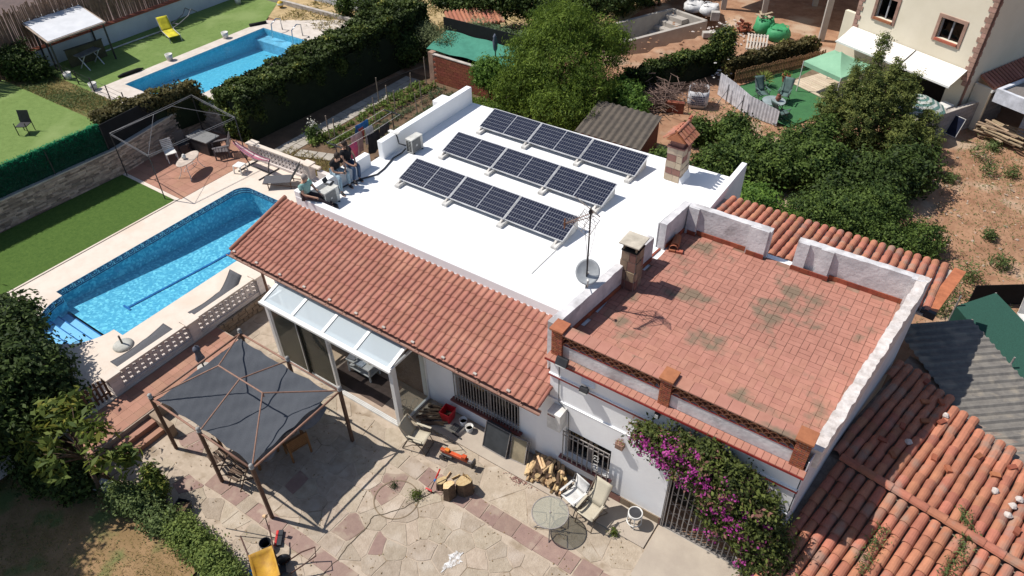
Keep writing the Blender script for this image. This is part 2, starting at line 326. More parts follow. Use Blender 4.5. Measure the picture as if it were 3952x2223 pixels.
# ================================================================ pierced block balustrades
m_block = mat('precast_block', (.66, .6, .57), .9, col2=(.57, .51, .48), scale=4, bump=.2, bscale=60, orand=.06)
def pierced(a, h, t):
    mb = MB(); sq = [(a/2, 0), (a/2, h/2), (0, h/2), (-a/2, h/2), (-a/2, 0), (-a/2, -h/2), (0, -h/2), (a/2, -h/2)]
    st = [(.036, 0), (.086, .078), (0, .036), (-.086, .078), (-.036, 0), (-.086, -.078), (0, -.036), (.086, -.078)]
    for y in (-t/2, t/2): mb.v += [(p[0], y, p[1]) for p in sq]+[(p[0], y, p[1]) for p in st]
    for i in range(8):
        j = (i+1) % 8
        mb.f += [(i, j, 8+j, 8+i), (16+j, 16+i, 24+i, 24+j), (8+i, 8+j, 24+j, 24+i), (j, i, 16+i, 16+j)]
    return mb.mesh('pierced_block', m_block)
BLK = pierced(.204, .175, .09)
def balustrade(label, p0, p1, z, nseg, pill, top=.72, kerb=.12, grp=None):
    a = Vector(p0); b = Vector(p1); L = (b-a).length; an = math.atan2(b.y-a.y, b.x-a.x)
    t = thing('balustrade', label, 'balustrade', (a.x, a.y, z), an, grp)
    MB().bx(-.15, L+.12, -.1, .1, -.6, kerb).obj('base_kerb', m_block, t)
    MB().bx(0, L, -.1, .1, top-.07, top).obj('cap_rail', m_deck, t, bevel=.012)
    for x in pill:
        p = MB().bx(x-.16, x+.16, -.14, .14, -.05, top-.03).obj('pillar', m_block, t)
        for k in range(4): MB().bx(x-.165, x+.165, -.146, .146, .02+k*.165, .165+k*.165-.012).obj('pillar_block', m_block, p)
        MB().bx(x-.24, x+.24, -.2, .2, top-.03, top+.04).obj('pillar_cap', m_deck, t, bevel=.015)
    ps = sorted(pill)
    for s0, s1 in zip(ps[:-1], ps[1:]):
        n = int((s1-s0-.32)/.204); st = (s1-s0-.32)/n
        for i in range(n):
            for j in range(3): place('pierced_block', BLK, t, (s0+.16+st*(i+.5), 0, kerb+.088+j*.176), (0, 0, 0), (st/.204, 1, 1))
    return t
balustrade('pierced block balustrade between pool deck and sunken patio', (-2.95, -9.6), (-2.95, -4.05), D, 1, [.0, 2.72, 5.4], kerb=.13)
balustrade('pierced block balustrade between pool deck and vegetable garden', (-10.1, 1.62), (-6.1, 1.75), D, 1, [.1, 3.35], top=.76)
MB().bx(-6.2, -1.95, 1.66, 1.86, .3, 1.1).obj('garden_wall', m_block); tag(bpy.data.objects['garden_wall'], 'low grey garden wall running from balustrade to the white house', 'wall')
# ================================================================ landing, steps, retaining wall
m_ret = mat('rough_stone', (.33, .25, .18), .95, col2=(.24, .18, .13), scale=2.5, bump=.6, bscale=12)
ld = MB().bx(-2.78, -1.5, -11.4, -6.2, -.1, .488).obj('landing', m_joint); struct(ld)
tm2 = MB().bx(-.148, .148, -.148, .148, 0, .012).mesh('landing_tile', m_redtile)
for i in range(4):
    for j in range(17): place('landing_tile', tm2, ld, (-2.6+i*.302, -11.22+j*.302, .488))
rw = thing('retaining_wall', 'rough stone retaining wall beneath the long balustrade', 'wall', (-2.8, -6.2, 0))
m_mortar2 = mat('wall_mortar', (.4, .33, .26), .95)
MB().bx(-.02, .04, 0, 2.2, 0, .5).obj('backing', m_mortar2, rw)
for r in range(3):
    y = 0.
    while y < 2.15:
        l = random.uniform(.18, .42); l = min(l, 2.2-y); MB().bx(.03, .05+random.uniform(.02, .05), y+.01, y+l-.01, r*.165+.01, r*.165+.155).obj('stone', m_ret, rw, bevel=.01); y += l
stp = thing('steps', 'red tiled steps from the landing down to the stone patio', 'steps', (-1.5, -11.3, 0))
for k in range(2): MB().bx(0, .28*(2-k), .45, 1.66, 0, .168*(k+1)).obj('step', m_redtile, stp, bevel=.01)
MB().bx(0, .9, 1.66, 1.85, 0, .45).obj('cheek_wall', m_ret, stp)
lw = thing('garden_wall', 'low crumbling stone edging wall beside the dry garden', 'wall', (-1.6, -11.35, 0))
x = 0
while x < 5.1:
    l = random.uniform(.25, .5); MB().bx(x, x+l-.015, -.02-random.uniform(.05, .1), .13, 0, .24-.02*x+random.uniform(-.02, .02)).obj('stone', m_ret, lw, bevel=.015); x += l
# ================================================================ ledger stone wall with green brush fence
m_ledger = mat('ledger_stone', (.4, .32, .26), .9, col2=(.28, .22, .18), scale=4, bump=.5, bscale=20, island=.45)
def ledger(name, label, p0, p1, z0, h0, h1, thick=.2, side=1):
    a = Vector(p0); b = Vector(p1); L = (b-a).length; t = thing(name, label, 'wall', (a.x, a.y, z0), math.atan2(b.y-a.y, b.x-a.x))
    MB().add([(0, 0, -.1), (L, 0, -.1), (L, thick*side, -.1), (0, thick*side, -.1), (0, 0, h0), (L, 0, h1), (L, thick*side, h1), (0, thick*side, h0)], [(3,2,1,0),(4,5,6,7),(0,1,5,4),(1,2,6,5),(2,3,7,6),(3,0,4,7)]).obj('core', m_ledger, t)
    mb = MB(); r = 0
    while r*.075 < max(h0, h1)-.03:
        x = -random.uniform(0, .2)
        while x < L:
            l = random.uniform(.16, .46); x0 = max(0, x); x1 = min(L, x+l-.008); zt = min(r*.075+.07, h0+(h1-h0)*(x0+x1)/2/L)
            if x1-x0 > .04 and zt > r*.075+.02: d = random.uniform(.008, .06); mb.bx(x0, x1, *sorted((-d*side, .01*side)), r*.075, zt)
            x += l
        r += 1
    stuff(mb.obj('ledger_stones', m_ledger, t))
    MB().add([(0, -.05*side, h0), (L, -.05*side, h1), (L, (thick+.03)*side, h1), (0, (thick+.03)*side, h0), (0, -.05*side, h0+.05), (L, -.05*side, h1+.05), (L, (thick+.03)*side, h1+.05), (0, (thick+.03)*side, h0+.05)], [(3,2,1,0),(4,5,6,7),(0,1,5,4),(1,2,6,5),(2,3,7,6),(3,0,4,7)]).obj('coping', m_concrete, t)
    return t
ledger('stone_wall', 'long split stone wall below the green brush fence', (-14.35, -16), (-13.82, -2.2), D, 1.1, 1.1)
ledger('stone_wall', 'split stone wall in shade behind the oval table', (-13.82, -2.2), (-14.25, 2.15), D, 1.1, 1.35)
ledger('stone_wall', 'sloping split stone wall with ivy along its top', (-14.25, 2.15), (-11.3, 2.47), D, 1.45, 1.15)
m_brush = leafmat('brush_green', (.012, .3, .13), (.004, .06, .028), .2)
def brush(label, pts, z0, z1, n, m, lean=.12, aspect=.12, size=.16):
    t = thing('brush_fence', label, 'fence', (0, 0, 0)); mb = MB(); P = []
    for (a, b) in zip(pts[:-1], pts[1:]):
        mb.add([(a[0]-.06, a[1], z0), (b[0]-.06, b[1], z0), (b[0]-.06, b[1], z1-.06), (a[0]-.06, a[1], z1-.06), (a[0]+.0, a[1], z0), (b[0]+.0, b[1], z0), (b[0]+.0, b[1], z1-.06), (a[0]+.0, a[1], z1-.06)], [(0,1,2,3),(7,6,5,4),(3,2,6,7)])
        k = int(n*math.dist(a, b)); u = rng.random(k); zz = z0+(z1-z0)*rng.random(k)**.7
        P.append(np.c_[a[0]+(b[0]-a[0])*u+rng.normal(-.02, .05, k), a[1]+(b[1]-a[1])*u, zz])
    mb.obj('backing_screen', mat('fence_mesh', (.008, .05, .03), .9), t); P = np.concatenate(P)
    stuff(leaves('bristles', m, P, size, t, up=1.1, aspect=aspect, seed=4, val=((P[:, 2]-z0)/(z1-z0))**3))  # brighter towards the top: sunlit edge put into the bristle colour
    for (a, b) in zip(pts[:-1], pts[1:]):
        k = int(math.dist(a, b)/2)
        for i in range(k+1): MB().tube([(a[0]+(b[0]-a[0])*i/k+.06, a[1]+(b[1]-a[1])*i/k, z0-.6), (a[0]+(b[0]-a[0])*i/k+.06, a[1]+(b[1]-a[1])*i/k, z1-.15)], .022, 6).obj('post', m_steel, t)
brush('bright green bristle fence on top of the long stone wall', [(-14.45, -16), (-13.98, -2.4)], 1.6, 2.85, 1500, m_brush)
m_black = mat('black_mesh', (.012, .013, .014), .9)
sc = MB().add([(-13.98, -2.4, 1.55), (-14.42, 2.1, 1.75), (-14.42, 2.1, 2.75), (-13.98, -2.4, 2.75)], [(0, 1, 2, 3)]).obj('mesh_screen', m_black, solid=.03)
tag(sc, 'black mesh screen above the shaded stone wall', 'screen')
# ================================================================ white house
R = 3.558; T = 4.22; YF = -4.42
m_roofw = mat('roof_membrane', (.8, .8, .8), .75, col2=(.76, .76, .765), scale=.8, bump=.04, bscale=30)
m_clay = mat('clay_tile', (.35, .15, .108), .8, col2=(.3, .126, .09), scale=5, bump=.1, bscale=60, orand=.08, island=.06, col3=(.38, .175, .125), s3=1.2)
m_clayb = mat('old_clay_tile', (.42, .17, .105), .88, col2=(.33, .13, .083), scale=4, bump=.3, bscale=40, orand=.15, island=.12, col3=(.3, .18, .135), s3=1.8)
m_brick = mat('red_brick', (.36, .12, .065), .85, col2=(.28, .09, .05), scale=6, bump=.2, orand=.2)
m_mort = mat('pale_mortar', (.5, .45, .4), .95)
m_redpaint = mat('red_paint', (.3, .03, .025), .6)
m_grey = mat('weathered_plaster', (.66, .64, .64), .95, col2=(.46, .45, .46), scale=2.6, bump=.5, bscale=12, col3=(.36, .34, .34), s3=1.6)
m_alu = mat('white_aluminium', (.72, .71, .69), .4, col2=(.66, .65, .62), scale=3, spec=.5)
m_dark = mat('dark_interior', (.02, .018, .016), .9)
m_brown = mat('brown_gutter', (.2, .1, .075), .5, col2=(.27, .15, .11), scale=6)
m_iron = mat('grille_iron', (.33, .31, .3), .6, col2=(.2, .17, .15), scale=20)
def wallx(x0, x1, z0, z1, y0, y1, holes):
    mb = MB(); xs = sorted({x0, x1, *[h[0] for h in holes], *[h[1] for h in holes]})
    for a, b in zip(xs[:-1], xs[1:]):
        zz = [(z0, z1)]
        for h in holes:
            if h[0] <= a+1e-6 and h[1] >= b-1e-6: zz = [q for (p, r) in zz for q in ((p, min(r, h[2])), (max(p, h[3]), r)) if q[1]-q[0] > 1e-4]
        for p, r in zz: mb.bx(a, b, y0, y1, p, r)
    return mb
H = thing('house', 'whitewashed house with flat white roof and clay tiled canopy', 'house', (0, 0, 0))
wallx(-1.7, 8.6, 0, 3.0, YF, YF+.25, [(5.6, 7.75, .7, 1.9), (2.1, 4.3, 0, 2.1)]).obj('front_wall', m_white, H)
MB().bx(-1.7, -1.45, -2.6, 5.95, 0, R-.12).bx(-1.7, -1.45, YF+.25, -2.6, 0, 2.85).obj('side_wall', m_white, H)
MB().add([(-1.7, 5.75, 0), (9.2, 5.98, 0), (9.2, 6.2, 0), (-1.7, 5.97, 0), (-1.7, 5.75, R-.12), (9.2, 5.98, R-.12), (9.2, 6.2, R-.12), (-1.7, 5.97, R-.12)], [(3,2,1,0),(4,5,6,7),(0,1,5,4),(1,2,6,5),(2,3,7,6),(3,0,4,7)]).obj('rear_wall', m_white, H)
MB().prism([(-1.72, -2.7), (9.3, -2.7), (9.3, 6.26), (-1.72, 5.99)], R-.2, R).obj('flat_roof', m_roofw, H)
MB().bx(-1.95, 8.72, -2.69, -2.47, R-.6, R+.3).obj('front_parapet', m_white, H, bevel=.02)
MB().bx(-1.72, -1.48, -2.5, .3, R-.1, R+.5).obj('low_parapet', m_white, H, bevel=.02)
MB().bx(-1.96, -1.7, -2.68, -2.0, R-.6, R+.5).obj('parapet_corner', m_white, H, bevel=.02)
MB().bx(-1.66, -1.42, .88, 5.97, R-.1, R+.67).obj('rear_parapet', m_white, H, bevel=.02)
MB().bx(-2.05, -1.66, 4.35, 4.95, 2.6, R+.62).obj('vent_stack', m_white, H, bevel=.02)
MB().bx(9.16, 9.34, 1.9, 6.6, 2.2, R+.46).obj('side_parapet', m_white, H, bevel=.015)
MB().bx(-1.75, -1.3, 1.55, 1.68, R+.67, R+.72).obj('pipe_cover', m_wplastic, H)
MB().tube([(-1.44, 1.6, R+.7), (-1.38, 1.6, R+.55), (-1.36, 1.62, R+.3), (-1.15, 1.75, R+.22)], .022, 8).obj('insulated_pipe', m_steel, H, smooth=True)
MB().tube([(-1.12, 1.68, R+.15), (-1.16, 1.5, R+.05), (-1.2, 1.1, R+.04), (-1.0, .4, R+.03), (-.95, .0, R+.03), (-1.2, -.5, R+.03), (-1.32, -1.0, R+.04), (-1.36, -1.7, R+.06)], .026, 8).obj('insulated_pipe', m_steel, H, smooth=True)
MB().tube([(6.25, -.2, R+.012), (6.25, -1.55, R+.012)], .018, 6).obj('cable_run', m_wplastic, H)
# --- tiled canopy
TS = .25; TA = math.atan(TS); zr = lambda y: R-.02+TS*(y+2.66); CP = .2043; x0r = -2.49
ca = MB().add([(x0r+.03, -2.66, zr(-2.66)-.12), (8.72, -2.66, zr(-2.66)-.12), (8.72, -5.02, zr(-5.02)-.12), (x0r+.03, -5.02, zr(-5.02)-.12), (x0r+.03, -2.66, zr(-2.66)-.015), (8.72, -2.66, zr(-2.66)-.015), (8.72, -5.02, zr(-5.02)-.015), (x0r+.03, -5.02, zr(-5.02)-.015)], [(0,1,2,3),(7,6,5,4),(0,4,5,1),(1,5,6,2),(2,6,7,3),(3,7,4,0)]).obj('tiled_canopy', m_clay, H)
prof = [(0, .0), (.018, .026), (.045, .042), (.075, .047), (.105, .044), (.128, .028), (.142, .008), (.16, .0), (.206, .0)]
def stile():
    mb = MB(); n = len(prof); Lt = .385
    for (y, dz) in ((0, 0), (-Lt, .024), (-Lt, .004)): mb.v += [(x, y, z+dz) for x, z in prof]
    for r in range(2):
        for i in range(n-1): mb.f.append((r*n+i, (r+1)*n+i, (r+1)*n+i+1, r*n+i+1))
    return mb
ST = stile().mesh('roof_tile', m_clay); far = MB(); tv = stile(); nt_ = 0
for c in range(55):
    for r in range(7):
        y = -2.66-.347*r; x = x0r+.02+CP*c
        if c >= 12.5:
            place('roof_tile', ST, ca, (x, y+random.uniform(-.006, .006), zr(y)+random.uniform(0, .004)), (TA, 0, random.uniform(-.008, .008)))
        else:
            Mx = Matrix.Translation((x, y, zr(y))) @ Matrix.Rotation(TA, 4, 'X'); far.add([Mx @ Vector(v) for v in tv.v], tv.f)
stuff(far.obj('roof_tiles', m_clay, ca))
vg = MB().tube([(x0r-.02, -2.64, R+.05), (x0r-.02, -5.06, zr(-5.06)+.06)], .07, 8).obj('verge_tile', m_clay, ca, smooth=True)
MB().tube([(8.74, -4.45, zr(-4.45)+.02), (8.74, -5.04, zr(-5.04)+.02)], .05, 8).obj('verge_tile', m_clay, ca, smooth=True)
for k in range(12):
    x = -2.35+1.0225*k
    if x < 8.7: MB().box((x, -5.05, zr(-5.05)+.05), (.1, .06, .05), rx=TA).obj('mortar_bedding', m_mort, ca)
gu = MB(); gp = [(.075*math.cos(a), .075*math.sin(a)) for a in np.linspace(PI, 2*PI, 7)]
gu.v = [(x, -5.13+p, 2.87+q) for x in (x0r-.08, 8.84) for p, q in gp]; gu.f = [(i, i+1, 8+i, 7+i) for i in range(6)]
gt = gu.obj('gutter', m_brown, H, solid=.012)
MB().bx(x0r-.08, 8.84, -5.22, -5.19, 2.86, 2.89).obj('gutter_lip', m_brown, gt)
for k in range(17): MB().bx(x0r+.2+.66*k, x0r+.225+.66*k, -5.2, -5.04, 2.885, 2.9).obj('gutter_bracket', m_brown, gt)
MB().tube([(-1.95, -4.6, .5), (-1.95, -4.6, 2.7), (-2.0, -5.1, 2.85)], .045, 8).obj('downpipe', m_brown, H, smooth=True)
# --- big barred window
def window(parent, x0, x1, z0, z1, nb, sill_m, scroll=False, yb=-4.47):
    W = MB().bx(x0, x1, YF+.2, YF+.22, z0, z1).obj('window', m_dark, parent)
    fr = MB(); xm = (x0+x1)/2
    for a, b in ((x0, x0+.06), (xm-.05, xm+.05), (x1-.06, x1)): fr.bx(a, b, YF+.12, YF+.18, z0, z1)
    fr.bx(x0, x1, YF+.121, YF+.179, z0, z0+.06).bx(x0, x1, YF+.121, YF+.179, z1-.06, z1); fr.obj('frame', mat('wood_frame', (.25, .21, .19), .7), W)
    MB().quad((x0+.06, YF+.15, z0+.06), (x1-.06, YF+.15, z0+.06), (x1-.06, YF+.15, z1-.06), (x0+.06, YF+.15, z1-.06)).obj('pane', MATS['window_glass'], W)
    MB().bx(x0-.12, x1+.1, YF-.16, YF+.12, z0-.07, z0-.005).obj('sill', sill_m, W, bevel=.01)
    gr = MB().bx(x0-.02, x1+.02, yb-.02, yb, z0+.12, z0+.145).bx(x0-.02, x1+.02, yb-.02, yb, z1-.16, z1-.135).bx(x0-.02, x1+.02, yb-.02, yb, z1-.02, z1+.01)
    for i in range(nb+1): x = x0+(x1-x0)*i/nb; gr.bx(x-.011, x+.011, yb-.024, yb-.002, z0-.02, z1)
    gr.obj('grille', m_iron, W)
    if scroll:
        for zz in (z0+.35, z1-.4):
            for sx in (-1, 1):
                for sz in (-1, 1):
                    cx = x0+(x1-x0)*.75; MB().tube([(cx+sx*(.02+.055*math.sin(t)), yb-.03, zz+sz*(.01+.05*(1-math.cos(t)))) for t in np.linspace(0, 4.2, 9)], .008, 5).obj('scroll', mat('pale_iron', (.6, .58, .55), .6), W)
    return W
glassmat('window_glass', (.45, .48, .5), .3)
m_sill = mat('red_sill', (.2, .07, .06), .7)
window(H, 5.6, 7.75, .7, 1.9, 22, m_sill)
MB().bx(6.1, 6.5, YF+.1, YF+.14, 1.4, 1.75).obj('hanging_basket', mat('wicker', (.3, .2, .09), .8), H)
# --- stone chimneys
m_stoneP = mat('cream_stone', (.5, .4, .29), .9, col2=(.42, .33, .24), scale=5, bump=.3, orand=.15)
m_stoneR = mat('maroon_stone', (.24, .125, .1), .9, col2=(.2, .1, .08), scale=5, bump=.3, orand=.15)
m_stoneT = mat('tan_stone', (.3, .22, .15), .9, col2=(.22, .16, .11), scale=5, bump=.4, orand=.2)
def stones_on(parent, faces, rows, mats, seed):
    r_ = random.Random(seed)
    for (o, ux, w_, h_, nrm) in faces:
        o = Vector(o); ux = Vector(ux); nrm = Vector(nrm); z = 0
        for k in range(rows):
            hh = h_/rows; x = 0; cut = r_.choice((.45, .55, .62, .38))
            for (a, b) in ((0, cut), (cut, 1)):
                c = o+ux*(w_*(a+b)/2)+Vector((0, 0, z+hh/2)); d = r_.uniform(.012, .035)
                mb = MB(); u = ux*(w_*(b-a)/2-.008); v = Vector((0, 0, hh/2-.008)); j = [r_.uniform(-.02, .02) for _ in range(8)]
                q = [c-u-v+Vector((0, 0, abs(j[0]))), c+u*(1+j[1])-v, c+u+v*(1-abs(j[2])), c-u+v*(1+j[3]*.2)]
                mb.v = [tuple(p) for p in q]+[tuple(p+nrm*d) for p in q]; mb.f = [(4, 5, 6, 7), (0, 1, 5, 4), (1, 2, 6, 5), (2, 3, 7, 6), (3, 0, 4, 7)]
                mb.obj('stone', r_.choice(mats), parent)
            z += hh
c1 = MB().bx(7.2, 7.72, 4.98, 5.6, R-.05, R+1.2).obj('chimney', m_mort, H)
stones_on(c1, [((7.2, 4.98, R), (1, 0, 0), .52, 1.2, (0, -1, 0)), ((7.72, 4.98, R), (0, 1, 0), .62, 1.2, (1, 0, 0)), ((7.2, 5.6, R), (0, -1, 0), .62, 1.2, (-1, 0, 0))], 5, [m_stoneP, m_stoneP, m_stoneP, m_stoneR], 3)
MB().bx(7.16, 7.76, 4.94, 5.64, R+1.2, R+1.25).bx(7.24, 7.68, 5.02, 5.56, R+1.25, R+1.5).obj('flue_neck', m_stoneR, c1)
MB().add([(7.14, 4.86, R+1.5), (7.78, 4.86, R+1.5), (7.78, 5.74, R+1.5), (7.14, 5.74, R+1.5), (7.46, 4.86, R+1.78), (7.46, 5.74, R+1.78)], [(3,2,1,0),(0,1,4),(2,3,5),(1,2,5,4),(3,0,4,5)]).obj('cap_gable', m_redpaint if False else m_brick, c1)
def barrel(L, r0, r1, n=6, rise=1.):
    mb = MB()
    for (y, r, dz) in ((0, r0, 0), (-L, r1, .015)):
        for th in (0, .012): mb.v += [((r-th)*math.cos(a), y, (r-th)*math.sin(a)*rise+dz) for a in np.linspace(PI, 0, n+1)]
    k = n+1
    for i in range(n): mb.f += [(i, i+1, 2*k+i+1, 2*k+i), (2*k+i, 2*k+i+1, 3*k+i+1, 3*k+i)]
    return mb
BT = barrel(.24, .055, .06).mesh('cap_tile', m_clayb)
for s in (-1, 1):
    for i in range(5):
        for j in range(2): place('cap_tile', BT, c1, (7.46+s*(.06+.18*j), 4.95+i*.175, R+1.79-.158*j), (0, s*.0, s*PI/2)).rotation_euler = (.72, 0, s*PI/2)
for i in range(4): place('ridge_tile', BT, c1, (7.46, 4.9+i*.23, R+1.8), (0, 0, PI))
MB().tube([(7.46, 5.8, R+1.88), (7.46, 5.95, R+1.92)], .045, 8).obj('ridge_tile', m_brick, c1)
MB().add([(7.72, 4.95, R), (7.84, 4.95, R), (7.84, 5.65, R), (7.72, 5.65, R), (7.735, 4.95, R+.22), (7.735, 5.65, R+.22)], [(0, 1, 4), (2, 3, 5), (1, 2, 5, 4)]).obj('flashing', m_white, c1)
# ================================================================ house with terrace
Q = thing('terrace_house', 'white house with terracotta tiled roof terrace and brick lattice parapet', 'house', (0, 0, 0))
wallx(8.68, 14.62, 0, 4.16, YF, YF+.25, [(9.2, 10.5, .76, 1.86), (12.02, 13.95, 0, 2.15)]).obj('front_wall', m_white, Q)
def xin(y): return 8.73+.104*(y+3.36)
def xri(y): return 14.6+.094*(y+4.1)
MB().prism([(8.68, YF+.25), (8.93, YF+.25), (9.45, 2.0), (9.15, 2.0)], 0, T-.03).obj('side_wall', m_white, Q)
MB().prism([(14.38, YF+.25), (14.62, YF+.25), (15.42, 2.2), (15.15, 2.2)], 0, T-.03).obj('side_wall', m_grey, Q)
MB().prism([(9.1, 1.8), (15.4, 1.9), (15.4, 2.1), (9.1, 2.05)], 0, T-.03).obj('rear_wall', m_white, Q)
fb = MB().prism([(8.75, -4.38), (14.58, -4.38), (15.18, 1.9), (9.35, 1.85)], T-.2, T-.012).obj('terrace_floor', mat('terrace_joint', (.3, .155, .115), .95, col2=(.2, .125, .085), scale=1.5, col3=(.4, .28, .21), s3=1.2), Q)
m_floor = mat('terrace_tile', (.42, .2, .148), .82, col2=(.36, .165, .12), scale=3, orand=.06, island=.06, col3=(.2, .145, .1), s3=1.3)
FT = MB().bx(-.148, .148, -.073, .073, 0, .013).mesh('floor_tile', m_floor); ftj = MB(); cand = []
for i in range(44):
    for j in range(44):
        # pinwheel of pairs: two tiles side by side, turned every other cell
        cx = 8.6+.304*(i+.5); cy = -4.4+.304*(j+.5)
        for s in (-1, 1):
            rot = (i+j) % 2; x = cx+(s*.076 if rot else 0); y = cy+(0 if rot else s*.076)
            if xin(y)+.02 < x < xri(y)-.02 and -4.12 < y < 1.78: cand.append((y*1.0-.2*x, x, y, rot))
cand.sort()
for k, (_, x, y, rot) in enumerate(cand):
    dz = random.uniform(-.003, .004)
    if k < 300: place('floor_tile', FT, fb, (x, y, T-.012+dz), (random.uniform(-.006, .006), random.uniform(-.006, .006), PI/2*rot+random.uniform(-.015, .015)))
    else: ftj.box((x, y, T-.005+dz), (.142, .292, .014) if rot else (.292, .142, .014), rz=random.uniform(-.015, .015))
stuff(ftj.obj('floor_tiles', m_floor, fb))
# side parapets (slightly skewed), rough tops
def ribbon(pts_in, th, z0, tops, m, name, jag=0., n=None, seed=1):
    r_ = random.Random(seed); (xa, ya), (xb, yb) = pts_in; n = n or max(2, int(math.dist(*pts_in)/.12)); mb = MB()
    for i in range(n+1):
        u = i/n; x = xa+(xb-xa)*u; y = ya+(yb-ya)*u; t = tops[0]+(tops[1]-tops[0])*u
        for dx in (0, th): mb.v.append((x+dx, y, z0))
        for dx in (th, 0): mb.v.append((x+dx+r_.uniform(-jag, jag)*.7, y, t+r_.uniform(-jag, jag)))
    for i in range(n):
        a, b = 4*i, 4*i+4
        mb.f += [(a+1, b+1, b+2, a+2), (b, a, a+3, b+3), (a+3, a+2, b+2, b+3)]
    mb.f += [(0, 1, 2, 3), (4*n+3, 4*n+2, 4*n+1, 4*n)]
    return mb.obj(name, m, Q)
ribbon(((xin(-4.15), -4.15), (xin(-1.9), -1.9)), -.24, T-.66, (T+.68, T+.69), m_grey, 'side_parapet', .008, seed=2)
ribbon(((xin(-1.9)-.0, -1.9), (xin(-1.4), -1.4)), -.2, T-.66, (T+.7, T+.72), m_grey, 'side_parapet', .008, seed=3)
ribbon(((xin(-.95), -.95), (xin(.05), .05)), -.2, T-.66, (T+.72, T+.77), m_grey, 'side_parapet', .008, seed=4)
ribbon(((xin(.66), .66), (xin(1.95), 1.95)), -.2, T-.66, (T+.82, T+.86), m_grey, 'side_parapet', .006, seed=5)
# whitewashed outer faces of those parapets
for a, b, t in ((-4.1, -1.4, .66), (-.95, .05, .7), (.66, 1.95, .8)):
    MB().prism([(xin(a)-.255, a), (xin(a)-.235, a), (xin(b)-.235, b), (xin(b)-.255, b)], R-.3, T+t).obj('limewash', m_white, Q)
MB().prism([(xin(-1.4)-.25, -1.4), (xin(-1.4)-.02, -1.4), (xin(.7)-.02, .7), (xin(.7)-.25, .7)], R-.3, T-.02).obj('step_riser', m_white, Q)
for a, b in ((9.25, 11.6), (12.3, 15.4)):
    n = int((b-a)/.15); mb = MB(); r_ = random.Random(int(a*10))
    for i in range(n+1):
        x = a+(b-a)*i/n; y = 1.8+.012*(x-9.3)
        for p in ((y, T-.1), (y+.2, T-.5), (y+.2, T+.85+r_.uniform(-.012, .012)), (y, T+.85+r_.uniform(-.012, .012))): mb.v.append((x, p[0], p[1]))
    for i in range(n):
        q, w_ = 4*i, 4*i+4; mb.f += [(q, w_, w_+3, q+3), (q+3, w_+3, w_+2, q+2), (q+2, w_+2, w_+1, q+1)]
    mb.f += [(0, 3, 2, 1), (4*n, 4*n+1, 4*n+2, 4*n+3)]
    mb.obj('rear_parapet', m_grey, Q)
for x, w_ in ((9.3, .3), (11.05, .5), (12.33, .28), (12.9, .32), (15.05, .35)): MB().add([(x, 1.69+.012*(x-9.3), T), (x+w_, 1.69+.012*(x-9.3), T), (x+w_, 1.84+.012*(x-9.3), T), (x, 1.84+.012*(x-9.3), T), (x, 1.75+.012*(x-9.3), T+.845), (x+w_, 1.75+.012*(x-9.3), T+.845), (x+w_, 1.84+.012*(x-9.3), T+.845), (x, 1.84+.012*(x-9.3), T+.845)], [(4,5,6,7),(0,1,5,4),(1,2,6,5),(3,0,4,7)]).obj('buttress', m_grey, Q)
rp_ = ribbon(((xri(-4.15)-.03, -4.15), (xri(2.05)+.02, 2.05)), .24, T-.1, (T+.4, T+.86), mat('ragged_coping', (.66, .61, .58), .95, col2=(.45, .4, .37), scale=6, bump=.5, bscale=20), 'side_parapet', .03, seed=8)
MB().prism([(14.64, -4.42), (14.66, -4.42), (15.46, 2.2), (15.44, 2.2)], 0, lambda x, y: T+.3+.07*(y+4.4)).obj('outer_render', mat('grubby_white', (.6, .6, .63), .9, col2=(.5, .5, .53), scale=1.5, bump=.2, bscale=10), Q)
m_skirt = mat('skirting_tile', (.33, .09, .05), .7, orand=.12)
SK = MB().bx(-.12, .12, -.012, .012, 0, .14).mesh('skirting_tile', m_skirt)
for i in range(24):
    x = 9.5+i*.243
    if not 11.55 < x < 12.3: place('skirting_tile', SK, fb, (x, 1.78+.012*(x-9.3) if not any(abs(x-q) < .3 for q in (9.4, 11.3, 12.45, 13.05)) else 1.675+.012*(x-9.3), T))
for i in range(24):
    y = -4.0+i*.243
    if not (-1.5 < y < -.9 or .0 < y < .68): place('skirting_tile', SK, fb, (xin(y)+.016, y, T), (0, 0, PI/2-.104))
MB().box((9.02, .33, T+.0), (.06, .62, .03), rz=-.1).obj('drain_channel', m_skirt, fb)
# second chimney
c2 = MB().bx(8.86, 9.26, -1.4, -.98, T-.7, T+1.2).obj('chimney', m_mort, Q)
stones_on(c2, [((8.86, -1.4, T), (1, 0, 0), .4, 1.2, (0, -1, 0)), ((9.26, -1.4, T), (0, 1, 0), .42, 1.2, (1, 0, 0)), ((8.86, -.98, T), (0, -1, 0), .42, 1.2, (-1, 0, 0))], 4, [m_stoneT, m_stoneT, m_stoneR], 9)
MB().bx(8.84, 9.28, -1.42, -.96, T+1.2, T+1.23).bx(8.95, 9.18, -1.3, -1.07, T+1.23, T+1.4).obj('smoke_opening', m_dark, c2)
for sx in (8.87, 9.21):
    for sy in (-1.39, -1.03): MB().bx(sx, sx+.04, sy, sy+.04, T+1.23, T+1.41).obj('cap_post', m_stoneT, c2)
MB().bx(8.78, 9.34, -1.48, -.9, T+1.41, T+1.45).obj('cap_slab', mat('cement_slab', (.55, .49, .4), .85), c2, bevel=.008)
